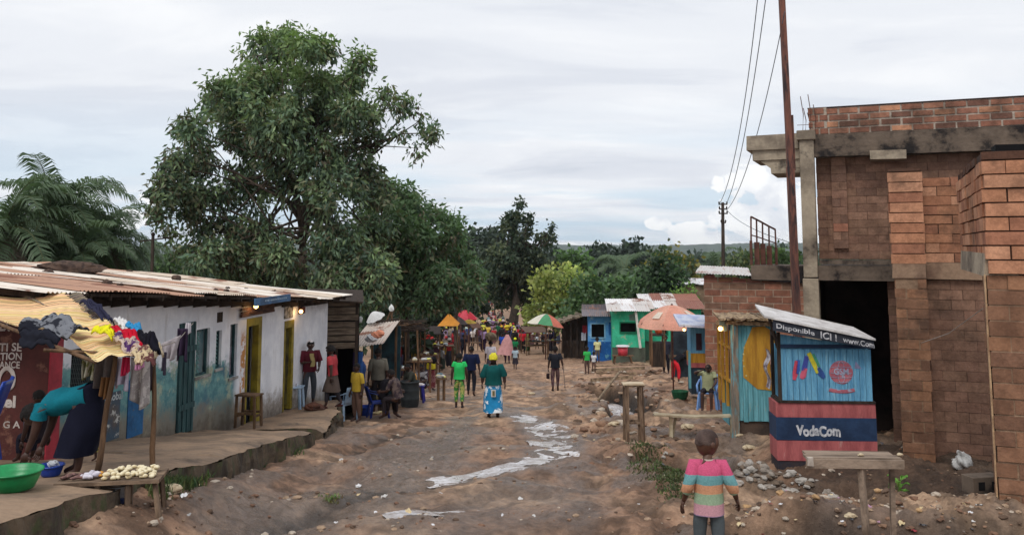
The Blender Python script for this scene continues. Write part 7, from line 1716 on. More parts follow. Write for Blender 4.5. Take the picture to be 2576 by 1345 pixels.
def left_things():
    p = P(30, 1205, 7.5); p.z = zwalk(7.5)+.02; basin(p, .225, .15, PL_G, 'large bright green plastic basin on the near end of the footpath')
    p = P(128, 1185, 8.6); p.z = zwalk(8.6)+.01; basin(p, .11, .1, PL_B, 'small blue basin between the green basin and the bending woman')
    mb = MB(); mb.rock((0, 0, .0), (.05, .04, .03), sub=2, amp=.3); o = mb.build('white_cloth', cl(214, 218, 226)); o.location = p+V3(.02, 0, .11); tag(o, 'scrap of white cloth in the small blue basin', 'cloth')
    pc = P(-84, 1140, 9.2); pc.z = zwalk(9.0); plastic_chair(pc, R(110), PL_B, 'deep blue plastic chair cut off by the left edge of the picture', .42)
    # food table
    A = onground(262, 1305); Y = 8.05; c = P(285, 1196, Y); zg = gz(c.x, c.y); Hh = c.z-zg; L_ = 235/FPX*Y
    g = lambda px: (px-285)/FPX*Y
    t = plank_table('food_table', 'low rough wooden table laid with white and cream food in front of the kerb', V3(c.x, c.y, zg), R(10), L_, .42, Hh, [(g(225), .12, .02, .02), (g(262), -.16, -.0, -.03), (g(318), .12, .0, .02), (g(330), -.17, .01, -.02), (g(388), .14, .03, .02), (g(390), -.15, .05, -.02)], mat('food_table_wood', S(140, 118, 98), S(86, 70, 58), 3, .85, .3, stretch=(1, 7, 1)), planks=4, legw=.042)
    M_ = Matrix.Rotation(R(10), 3, 'Z'); top = V3(c.x, c.y, zg+Hh+.003); rr = random.Random(8)
    W_ = lambda x, y, z=0: top+M_ @ V3(x, y, z)
    doughm = mat('dough', S(236, 226, 196), S(212, 192, 150), 14, .8, .3, 50); flourm = mat('white_bag_food', S(216, 212, 222), S(170, 164, 178), 9, .6, .3); meatm = mat('dried_fish', S(138, 104, 98), S(96, 72, 70), 14, .8, .4); redm = cl(150, 30, 60); orm = mat('orange_food', S(214, 158, 70), S(176, 120, 60), 12, .7, .2)
    for i in range(76):
        x = g(270)+ (g(385)-g(270))*rr.random(); y = rr.uniform(-.16, .14); lay = rr.choice([0, 0, 1])
        mb = MB(); mb.rock((0, 0, 0), (.026, .022, .018), sub=1, amp=.25); o = mb.build('bread_roll', doughm, smooth=True); o.location = W_(x, y, .016+lay*.026); o.rotation_euler = (0, 0, rr.uniform(0, 3)); tag(o, 'small cream coloured roll in the heap on the right half of the food table', 'roll', 'rolls heaped on the food table')
    for k, (a, b, n, m, lb, nm, sz) in enumerate(((208, 252, 12, flourm, 'white wrapped packet in the middle left of the food table', 'packet', (.035, .026, .02)), (178, 222, 14, meatm, 'brownish dried piece at the left end of the food table', 'dried_food', (.032, .02, .013)), (232, 268, 6, orm, 'orange piece beside the dark red cloth on the food table', 'fried_food', (.03, .018, .013)))):
        for i in range(n):
            mb = MB(); mb.rock((0, 0, 0), sz, sub=1, amp=.3); o = mb.build(nm, m, smooth=True); o.location = W_(g(a)+(g(b)-g(a))*rr.random(), rr.uniform(-.14, .08), sz[2]*.8+.012*(i % 2)); o.rotation_euler = (0, 0, rr.uniform(0, 3)); tag(o, lb, 'food', 'food laid out on the table')
    mb = MB(); mb.grid(lambda u, v: (-.07+.14*u, -.02+.05*v, .02*math.sin(u*6+v*2)+.012), 8, 4); o = mb.build('red_cloth', redm); o.location = W_(g(250), 0.02); tag(o, 'dark red cloth scrap lying among the food', 'cloth')
    # pot under the table
    t = thing('cooking_pot', 'dull aluminium pot standing on a blue lidded bowl under the food table', 'pot', V3(P(292, 1290, 8.1).x, 8.12, gz(P(292, 1290, 8.1).x, 8.12)))
    al = mat('aluminium', S(176, 178, 182), S(120, 120, 126), 5, .4, .1, metal=.4)
    MB().lathe((0, 0, .01), [(0, .06), (.085, .06), (.09, .07), (.09, .15), (.098, .155), (.094, .16), (.082, .155), (.08, .075), (0, .07)], 24).build('pot', al, t, True); MB().lathe((0, 0, .01), [(0, 0), (.07, 0), (.095, .05), (.1, .055), (0, .058)], 24).build('bowl', cl(60, 70, 110), t, True)
    # bench before the shop door and a low brick heap
    c = LF.w(*[(lambda q: (q[0], -.42, q[1]))(LF.hit(627, 990, -.42))][0]); zb = P(627, 1062, c.y).z; plank_table('stool_table', 'small square wooden table before the dark blue shop doorway', V3(c.x, c.y, zb), R(-12), .44, .32, c.z-zb, [(-.18, -.13, -.02, 0), (.18, -.13, .02, 0), (-.18, .13, -.02, 0), (.18, .13, .02, 0)], WOODB, brace=.35)
    # white-blue plastic table with bottles
    pt = P(734, 1023, 20.6); pt.z = -3.50-.055*3.3; wb = mat('pale_plastic', S(176, 200, 224), S(150, 178, 206), 3, .4, 0); t = thing('plastic_table', 'pale blue plastic table with bottles beside the man in maroon', 'table', pt)
    MB().box((0, 0, .47), (.5, .42, .03)).build('table_top', wb, t, bevel=.01)
    for sx in (-1, 1):
        for sy in (-1, 1): MB().beam((sx*.23, sy*.18, 0), (sx*.2, sy*.16, .453), .05).build('leg', wb, t)
    for dx, c_, h_, lb in ((-.12, S(214, 96, 50), .16, 'orange bottle on the pale blue plastic table'), (-.03, S(196, 206, 214), .12, 'clear bottle on the pale blue plastic table'), (.06, S(120, 70, 60), .1, 'brown bottle on the pale blue plastic table')):
        mb = MB(); mb.lathe((0, 0, 0), [(.0, 0), (.035, 0), (.036, h_*.6), (.014, h_*.8), (.014, h_), (0, h_)], 12); o = mb.build('bottle', mat('bottle%d' % int(h_*100), c_, None, 5, .3, 0, spec=.6), smooth=True); o.location = pt+V3(dx, 0, .486); tag(o, lb, 'bottle')
    pg = P(715, 1010, 21.3); pg.z = -3.50-.055*4; plastic_chair(pg, R(170), mat('navy_plastic', S(36, 50, 96), None, 3, .4, 0), 'dark blue plastic chair half hidden behind the pale blue table', .43)
    mb = MB(); mb.rock((0, 0, .07), (.22, .13, .09), sub=3, amp=.35); o = mb.build('sack', mat('brown_sack', S(110, 72, 58), S(78, 54, 46), 6, .9, .4)); o.location = P(790, 1018, 20.2); o.location.z = -3.50-.055*2.9; tag(o, 'brown sack slumped at the feet of the man in maroon', 'sack')
    # barrel, jerrycan, blue stool, blue basin
    pb, _ = fig(1031, 1024, 960); bm = mat('black_barrel', S(52, 58, 60), S(38, 42, 46), 4, .6, .3); t = thing('barrel', 'dark ribbed plastic barrel at the food corner', 'barrel', pb); r = 23/FPX*pb.y; hh = 62/FPX*pb.y
    MB().lathe((0, 0, 0), [(r*.86, 0), (r*.95, hh*.1), (r, hh*.3), (r*1.03, hh*.33), (r, hh*.36), (r, hh*.62), (r*1.03, hh*.65), (r, hh*.68), (r*.96, hh*.92), (r*1.04, hh*.95), (r*1.04, hh), (r*.9, hh), (r*.88, hh*.8), (0, hh*.8)], 28).build('body', bm, t, True)
    ps = P(1048, 1003, pb.y+1.0); ps.z = gz(ps.x, ps.y); t = thing('plastic_stool', 'deep blue plastic stool behind the dark barrel', 'stool', ps); pm = mat('indigo_plastic', S(48, 48, 140), S(40, 40, 120), 3, .4, 0)
    MB().box((0, 0, .5), (.5, .36, .03)).build('seat', pm, t, bevel=.01)
    for sx in (-1, 1):
        for sy in (-1, 1): MB().beam((sx*.23, sy*.17, 0), (sx*.18, sy*.13, .483), .05).build('leg', pm, t)
    q = ps+V3(-.12, 0, .516); t = thing('jerrycan', 'yellow-orange jerrycan standing on the deep blue stool', 'jerrycan', q); ym = mat('yellow_plastic', S(240, 168, 40), S(222, 150, 36), 4, .4, 0); MB().box((0, 0, .15), (.22, .15, .3)).build('body', ym, t, bevel=.03)
    mb = MB(); mb.tube([(-.08, 0, .295), (-.07, 0, .35), (.03, 0, .35), (.04, 0, .295)], .014, 6); mb.build('handle', ym, t, True); MB().lathe((.075, 0, .298), [(.025, 0), (.025, .04), (0, .04)], 10).build('cap', ym, t, True)
    mb = MB(); mb.rock((0, 0, .03), (.14, .09, .04), sub=2, amp=.3); o = mb.build('white_cloth', cl(210, 204, 206)); o.location = ps+V3(.1, -.08, .516); tag(o, 'crumpled pale cloth on the deep blue stool', 'cloth')
    p, _ = fig(912, 1040, 1016); basin(p, 22/FPX*p.y, 22/FPX*p.y, PL_B, 'blue plastic basin on the mud beside the crouching person', flare=.82)
    cm = mat('maize', S(222, 206, 160), S(196, 176, 128), 12, .8, .2)
    for i, (dx, dy, a, lb) in enumerate(((.30, .05, .2, 'uppermost cream maize cob by the blue basin'), (.36, -.06, -.3, 'middle cream maize cob by the blue basin'), (.5, .0, .5, 'outermost cream maize cob by the blue basin'))):
        mb = MB(); mb.tube([(-.11, 0, 0), (-.05, 0, .0), (.06, 0, 0), (.12, 0, 0)], [.02, .034, .03, .01], 8); o = mb.build('maize_cob', cm, smooth=True); o.location = p+V3(dx, dy, .05+.02*i); o.rotation_euler = (0, 0, a); tag(o, lb, 'maize')
    pc = P(952, 990, 23.7); pc.z = gz(pc.x, pc.y); plastic_chair(pc, R(-70), mat('dark_blue_plastic', S(36, 56, 130), None, 3, .4, 0), 'dark blue plastic chair under the person in black', .42)
    pc = P(864, 1000, 22.6); pc.z = gz(pc.x, pc.y) ; plastic_chair(pc, R(60), wb, 'pale plastic chair left of the plank shed opening', .42)
left_things()

def laundry():
    """clothes heaped on the awning edge and hung from its pole"""
    rr = random.Random(17)
    def heap(cs, col, label, nm='garment', rip=.02, sag=-.05, f=9, drop=0., pat=None):
        g, nu, nv = patch([P(*c) for c in cs], None, 22, 16, sag, rip, f); o0 = P(*cs[0]); a, b = rr.uniform(0, 6), rr.uniform(0, 6)
        mb = MB(); mb.grid(lambda u, v: g(u, v)-o0+V3(.012*math.sin(v*19+a), 0, .012*math.sin(u*23+b+v*7)+.010*math.sin(v*31+a)+.012*min(u, 1-u, v, 1-v)*2), nu, nv)
        o = mb.build(nm, cl(*col, *( [pat] if pat else [])), smooth=True); o.location = o0; s = o.modifiers.new('s', 'SOLIDIFY'); s.thickness = .012; return tag(o, label, 'clothes', 'clothes drying on the straw awning')
    heap([(48, 816, 8.75), (140, 796, 9.2), (224, 829, 8.9), (150, 852, 8.5)], (120, 122, 128), 'grey and black streaked cloth spread on the straw awning', rip=.03, pat=((40, 42, 50), 5))
    heap([(50, 812, 8.7), (152, 850, 8.45), (140, 872, 8.4), (52, 868, 8.6)], (34, 36, 46), 'black cloth hanging off the awning edge below the streaked cloth')
    heap([(234, 835, 8.55), (262, 826, 8.8), (290, 838, 8.7), (282, 852, 8.4)], (232, 226, 40), 'bright yellow garment on the straw awning', sag=-.03)
    heap([(272, 828, 8.7), (322, 838, 8.7), (368, 885, 8.4), (340, 875, 8.3)], (196, 24, 48), 'bright red garment folded over the awning edge', sag=-.07)
    heap([(285, 842, 8.5), (335, 862, 8.5), (372, 898, 8.25), (310, 884, 8.25)], (196, 176, 160), 'cream and purple patterned blouse over the awning corner', pat=((80, 50, 96), 9), sag=-.05)
    heap([(325, 872, 8.35), (372, 878, 8.35), (392, 915, 8.2), (340, 910, 8.2)], (206, 186, 150), 'cream and brown patterned garment at the awning tip', pat=((96, 60, 60), 9), sag=-.05)
    heap([(340, 838, 8.95), (384, 856, 8.8), (404, 890, 8.6), (370, 892, 8.5)], (26, 26, 36), 'black garment bulging over the awning right edge', sag=-.10)
    heap([(204, 762, 10.4), (226, 758, 10.5), (290, 812, 9.7), (258, 806, 9.5)], (44, 44, 66), 'dark blue garment on the back edge of the straw awning', sag=-.03)
    heap([(286, 808, 9.6), (300, 806, 9.6), (330, 836, 9.2), (318, 838, 9.1)], (224, 222, 220), 'white cloth between the dark blue and pale blue garments', sag=-.03)
    heap([(316, 820, 9.2), (348, 824, 9.2), (360, 838, 9.1), (330, 838, 9.0)], (60, 150, 204), 'pale blue garment on the back edge of the awning', sag=-.03)
    heap([(375, 868, 9.0), (395, 868, 9.0), (412, 892, 8.9), (386, 896, 8.8)], (206, 190, 160), 'cream lace piece at the right corner pole', sag=-.02)
    def hang(x0, x1, y0, y1, Y, col, label, pat=None, taper=.0, sk=0, wav=4.):
        a = P(x0, y0, Y); b = P(x1, y0+sk, Y+.05); dz = (y1-y0)/FPX*Y; ph = rr.uniform(0, 6)
        def f(u, v):
            p = a.lerp(b, u*(1-taper*v)+taper*v*.5); e = dz*(v+.0)*(1-.12*math.sin(u*5+ph)*v)
            return (p.x, p.y+.035*math.sin(u*wav*3+ph+v)*(.4+v), p.z-e)
        mb = MB(); mb.grid(f, 24, 14); mb.v = [v-np.array(a) for v in mb.v]; o = mb.build('hanging_cloth', cl(*col, *( [pat] if pat else [])), smooth=True); o.location = a; s = o.modifiers.new('s', 'SOLIDIFY'); s.thickness = .006; return tag(o, label, 'clothes', 'clothes hanging below the awning and its line')
    hang(310, 328, 897, 938, 8.35, (196, 48, 84), 'small pink-red garment hanging at the awning tip'); hang(346, 362, 895, 926, 8.3, (214, 150, 190), 'small pale pink garment hanging at the awning tip')
    hang(286, 330, 900, 972, 8.6, (196, 190, 208), 'lilac white cloth hanging left of the grey one', taper=.2); hang(328, 376, 898, 1010, 8.7, (160, 154, 152), 'long grey cloth hanging under the awning tip', pat=((190, 184, 180), 6)); hang(372, 384, 900, 985, 8.8, (60, 50, 56), 'dark narrow cloth hanging beside the right corner pole')
    hang(208, 240, 905, 950, 8.35, (150, 146, 130), 'pale checked scrap hanging under the awning, left of the post', pat=((96, 96, 60), 9)); hang(243, 292, 892, 965, 8.5, (104, 96, 94), 'brown-grey sack cloth hanging behind the leaning post'); hang(254, 276, 948, 995, 8.45, (110, 78, 50), 'ochre brown bag hanging on the leaning post')
    hang(398, 455, 868, 915, 10.8, (176, 168, 172), 'grey white cloth stretched on the line towards the shop', taper=.6, sk=-26); hang(447, 474, 826, 900, 12., (58, 46, 66), 'dark purple garment on the line at the turquoise plank door'); hang(468, 480, 812, 838, 12.2, (214, 208, 214), 'white rag at the upper end of the line'); hang(408, 420, 885, 935, 9.6, (66, 60, 74), 'dark garment on the line right of the corner pole', taper=.3)
    a, b = P(388, 876, 8.9), P(486, 812, 13.2); mb = MB(); mb.tube([V3(0, 0, 0), (b-a)*.5+V3(0, 0, -.1), b-a], .006, 4); o = mb.build('washing_line', mat('string2', S(150, 140, 130), None, 3)); o.location = a; tag(o, 'washing line from the awning corner pole to the plank door', 'line')
laundry()

def right_things():
    # plank bench, tall stool, leaning plank table in the foreground
    p = onground(1767, 1100); Y = p.y; Hh = P(1767, 1040, Y).z-p.z; L_ = 236/FPX*Y
    plank_table('plank_bench', 'long thin bowed plank laid on trestle legs between the tall stool and the kiosks', p, R(-1), L_, .26, Hh, [(-L_*.33, -.08, .0, -.02), (-L_*.26, .08, -.1, .02), (L_*.30, -.08, 0, 0), (L_*.42, .06, .0, .0)], mat('bleached_plank', S(188, 176, 150), S(140, 122, 98), 2.5, .85, .3, stretch=(1, 7, 1)), top_t=.028, bow=.035, cat='bench', legw=.07)
    p = onground(1594, 1106); Y = p.y; Hh = P(1594, 966, Y).z-p.z; w = 44/FPX*Y
    plank_table('tall_stool', 'tall narrow wooden stand with a pale top board beside the drain hole', p, R(2), w*1.15, .3, Hh, [(-w*.40, -.11, -.0, -.02), (w*.40, -.11, .03, -.02), (-w*.40, .11, .0, .04), (w*.40, .11, .03, .04)], mat('stand_wood', S(134, 112, 92), S(84, 66, 54), 3, .85, .3, stretch=(6, 6, 1)), cat='stool', brace=.36, legw=.075)
    MB2 = MB(); MB2.box((0, 0, 0), (w*1.2, .32, .025)); o = MB2.build('top_board', mat('pale_board', S(206, 190, 164), S(176, 156, 128), 3, .8, .2)); o.location = p+V3(0, 0, Hh+.014); tag(o, 'pale loose board lying on top of the tall stand', 'board')
    # foreground table: flat plank top with front board and one thick leg
    Y = 7.9; c = P(2155, 1158, Y); t = thing('street_table', 'narrow grey plank table with a deep front board and thick post leg, foreground', 'table', V3(c.x, c.y, 0), R(-3)); x = 115/FPX*Y; gw = mat('weathered_table', S(150, 132, 116), S(98, 84, 72), 2.5, .9, .35, stretch=(1, 7, 2)); zg = gz(c.x, c.y)-.15
    mb = MB(); mb.box((0, .12, c.z), (2*x, .13, .022), jit=.003); mb.box((0, .255, c.z+.002), (2*x-.06, .12, .022), jit=.003); mb.build('table_top', gw, t); mb = MB(); mb.box((0, .045, c.z-.038), (2*x+.02, .022, .075), jit=.003); mb.build('front_board', gw, t)
    mb = MB(); mb.box((-x+.02, .04, c.z-.02), (.05, .05, .07), jit=.004); mb.build('end_block', mat('pale_end', S(190, 178, 166), None, 4), t)
    mb = MB(); mb.beam((.06, .085, c.z-.013), (.095, .06, zg), .055, .05); mb.build('leg', gw, t); mb = MB(); mb.beam((x*.9, .2, c.z-.013), (x*.9, .25, zg), .04, .04); mb.build('leg', gw, t)
    for px, lb in ((2166, 'small pale stone on the middle of the grey foreground table'), (2264, 'white stone at the right end of the grey foreground table')):
        mb = MB(); mb.rock((0, 0, .012), (.03, .025, .015), sub=1, amp=.3); o = mb.build('stone', mat('pale_stone', (1, 1, 1))); q = P(px, 1150, Y+.12); o.location = (q.x, q.y, c.z+.012); tag(o, lb, 'stone')
    # rickety second support seen through at its left: bare post frame
    # plank bridges over the drain, logs
    lm = mat('plank_bridge_wood', S(162, 142, 116), S(104, 86, 70), 2.5, .9, .35, stretch=(1, 6, 2))
    for i, (xa, ya, xb, yb, w, lb, nm) in enumerate(((1488, 938, 1622, 932, .16, 'long plank laid across the drain, upper of the pair', 'plank'), (1500, 946, 1600, 946, .12, 'plank laid across the drain just below the longest one', 'plank'), (1496, 928, 1640, 926, .08, 'thin pole lying beyond the planks over the drain', 'log'), (1486, 962, 1592, 958, .14, 'muddy plank along the far lip of the drain hole', 'plank'), (1420, 871, 1475, 862, .12, 'beam lying before the dark timber stall', 'log'), (1425, 880, 1480, 876, .14, 'second beam lying before the dark timber stall', 'log'), (1505, 1012, 1560, 1006, .09, 'broken stick beside the drain hole', 'log'))):
        a, b = onground(xa, ya), onground(xb, yb); z = max(a.z, b.z)+.05; a.z = b.z = z; mb = MB(); mb.beam((0, 0, 0), b-a, .05 if nm == 'plank' else w*.6, w) if nm == 'plank' else mb.tube([V3(0, 0, 0), (b-a)*.5+V3(0, 0, .02), b-a], w*.5, 7, wob=.1); o = mb.build(nm, lm); o.location = a; tag(o, lb, nm, 'timbers over the drain')
    # green basket
    p, _ = fig(1711, 1007, 985); gm = mat('green_basket', S(22, 86, 54), S(14, 62, 40), 12, .6, .3, 40); t = thing('basket', 'dark green oval woven basket on the mud', 'basket', p); r = 20/FPX*p.y; h_ = 20/FPX*p.y
    mb = MB(); mb.lathe((0, 0, 0), [(r*.7, 0), (r*.95, h_*.4), (r, h_*.9), (r*1.06, h_), (r*.98, h_), (r*.9, h_*.4), (0, h_*.1)], 24); mb.build('body', gm, t, True); mb = MB()
    for k in range(5): z = h_*(.15+.18*k); mb.lathe((0, 0, z), [(r*(.80+.05*k)+.012, -.006), (r*(.80+.05*k)+.02, 0), (r*(.80+.05*k)+.012, .006)], 24)
    mb.build('woven_bands', gm, t)
    # red bucket on a stand before the turquoise house
    p, _ = fig(1567, 917, 868); Hh = P(1567, 893, p.y).z-p.z; w = 26/FPX*p.y
    plank_table('bucket_stand', 'small wooden stand under the red bucket before the turquoise house', p, 0, w*2, .5, Hh, [(-w*.7, -.2, -.12, -.05), (w*.7, -.2, .12, -.05), (-w*.7, .2, -.12, .05), (w*.7, .2, .12, .05)], WOODB, legw=.07, cat='stand')
    q = p+V3(0, 0, Hh+.003); t = thing('bucket', 'red pink bucket with a white lid on its stand', 'bucket', q); r = 13/FPX*p.y; h_ = 21/FPX*p.y
    MB().lathe((0, 0, 0), [(0, 0), (r*.88, 0), (r, h_), (0, h_)], 20).build('body', mat('red_bucket', S(206, 70, 84), S(186, 60, 74), 4, .45, 0), t, True); MB().lathe((0, 0, h_+.002), [(r*1.3, 0), (r*1.35, .03), (r*1.1, .07), (0, .08)], 20).build('lid', mat('white_lid', S(230, 228, 232), None, 4, .4, 0), t, True)
    # small green bucket and white shoe-like litter in the street
    p, _ = fig(1327, 882, 867); basin(p, .2, .36, mat('street_bucket', S(26, 110, 76), None, 4, .4, 0), 'small green bucket standing in the street right of the red T-shirt', name='bucket')
    p, _ = fig(1700, 1180, 1160)
right_things()

# ================================================================ PARASOLS
def parasol(px, py_rim, py_top, wpx, Y, cols, label, tilt=(0, 0), n=8, group='market parasols', scall=0., pole=True, valance=0.):
    c = P(px, py_rim, Y); zg = gz(c.x, c.y); r = wpx/2/FPX*Y; hh = (py_rim-py_top)/FPX*Y; t = thing('parasol', label, 'parasol', V3(c.x, c.y, zg), 0, group)
    M = Matrix.Rotation(R(tilt[0]), 3, 'X') @ Matrix.Rotation(R(tilt[1]), 3, 'Y'); ctr = V3(0, 0, c.z-zg); a0 = .35
    for k in range(n):
        mb = MB(); 
        def f(u, v, k=k):
            a = a0+2*math.pi*(k+u)/n; sg = 1-.06*(1-(2*u-1)**2)*v; rr_ = r*v*sg; z = hh*(1-v**1.7)-.05*hh*(1-(2*u-1)**2)*v
            if valance and v > .92: z -= valance*(v-.92)/.08; rr_ = r*sg
            return ctr+M @ V3(rr_*math.cos(a), rr_*math.sin(a), z)
        mb.grid(f, 6, 12); mb.build('canopy_panel', cols[k % len(cols)], t, True)
    mb = MB()
    for k in range(n):
        a = a0+2*math.pi*k/n; mb.tube([ctr+M @ V3(r*v*math.cos(a), r*v*math.sin(a), hh*(1-v**1.7)-.03) for v in (0.02, .5, .98)], .012, 4)
    mb.build('rib', IRON, t); mb = MB(); mb.lathe(tuple(ctr+M @ V3(0, 0, hh)), [(.03, -.02), (.05, .0), (.02, .05), (0, .06)], 8); mb.build('finial', IRON, t)
    if pole: mb = MB(); mb.tube([V3(0, 0, 0), ctr+M @ V3(0, 0, hh*.97)], .028, 8); mb.build('pole', IRON, t, True)
    return t
um = lambda *c: mat('parasol_%d_%d_%d' % c, S(*c), tuple(q*.85 for q in S(*c)), 2, .8, .05, trans=.25)
parasol(1372, 818, 790, 98, 56, [um(232, 230, 224), um(206, 100, 90), um(224, 220, 208), um(128, 126, 184), um(236, 232, 216), um(92, 162, 118), um(224, 128, 108), um(208, 100, 92)], 'wide parasol with green, red, white and blue panels over the right hand stalls', (-6, 8))
t_ = parasol(1691, 812, 768, 178, 33, [um(238, 180, 158), um(236, 170, 148)], 'large faded salmon parasol with white marks before the turquoise house', (0, 0), valance=.14)
def parasol_marks():
    m = um(236, 226, 210); Y = 33; c = P(1691, 812, Y); r = 178/2/FPX*Y; hh = 44/FPX*Y; zg = gz(c.x, c.y)
    for (a1, a2, v1, v2) in ((-1.02, -.78, .48, .66), (-2.5, -2.2, .55, .8)):
        mb = MB(); mb.grid(lambda u, w: V3(r*(v1+(v2-v1)*w)*math.cos(a1+(a2-a1)*u)*1.0, r*(v1+(v2-v1)*w)*math.sin(a1+(a2-a1)*u), c.z-zg+hh*(1-(v1+(v2-v1)*w)**1.7)+.014), 6, 4); mb.build('white_mark', m, t_, True)
parasol_marks()
parasol(1169, 802, 780, 66, 58, [um(214, 62, 78), um(226, 90, 104)], 'bright red parasol over the left side of the market', (0, 0))
parasol(1160, 786, 776, 20, 64, [um(60, 66, 110)], 'tiny dark blue parasol peeping over the red one')
parasol(1180, 812, 803, 38, 54, [um(236, 200, 96)], 'small flat yellow parasol below the red one')
parasol(1153, 814, 797, 46, 53, [um(96, 88, 90), um(110, 100, 100)], 'grey parasol between the orange and red ones')
parasol(1172, 757, 750, 26, 170, [um(110, 96, 170), um(130, 120, 190)], 'small purple parasol far down the left side of the crowd'); parasol(1156, 766, 760, 18, 165, [um(190, 170, 200)], 'pale lilac parasol beside the far purple one')
parasol(1190, 748, 743, 16, 190, [um(200, 206, 226)], 'far pale blue-white parasol right of the purple one'); parasol(1183, 860, 850, 22, 58, [um(226, 226, 226)], 'small white parasol low among the people', pole=True) if False else None
def orange_tent():
    Y = 48; c = P(1129, 816, Y); zg = gz(c.x, c.y); t = thing('canopy', 'peaked orange cloth canopy on sticks at the left stalls', 'canopy', V3(c.x, c.y, zg)); w = 50/FPX*Y/2; h = 28/FPX*Y; z = c.z-zg; ap = V3(-.0, 0, z+h)
    cs = [V3(-w, -.9, z), V3(w, -.9, z-.0), V3(w, .9, z), V3(-w, .9, z)]; mb = MB()
    for i in range(4):
        a, b = cs[i], cs[(i+1) % 4]; mb.grid(lambda u, v, a=a, b=b: (a.lerp(b, u)).lerp(ap, 1-v)-V3(0, 0, .10*math.sin(math.pi*v)*math.sin(math.pi*u)), 8, 8)
    mb.build('cloth', um(232, 158, 64), t, True); 
    for q in cs: MB().tube([(q.x*.96, q.y*.96, 0), tuple(q*1.)], .03, 6).build('pole', WOODB, t)
orange_tent()
def white_parasol():
    Y = 27; c = P(945, 800, Y); t = thing('parasol', 'half open white parasol lying tilted on the stall roof', 'parasol', c, group=None); r = 24/FPX*Y; M = Matrix.Rotation(R(-22), 3, 'Y') @ Matrix.Rotation(R(18), 3, 'X'); mb = MB()
    mb.grid(lambda u, v: M @ V3(r*v*math.cos(u*6.2832), r*v*math.sin(u*6.2832), .22*(1-v**1.6)+.012*math.sin(u*50)*v), 40, 8); mb.build('canopy', um(232, 232, 232), t, True); MB().tube([M @ V3(0, 0, .2), M @ V3(0, 0, -.5)], .015, 6).build('pole', IRON, t)
white_parasol()

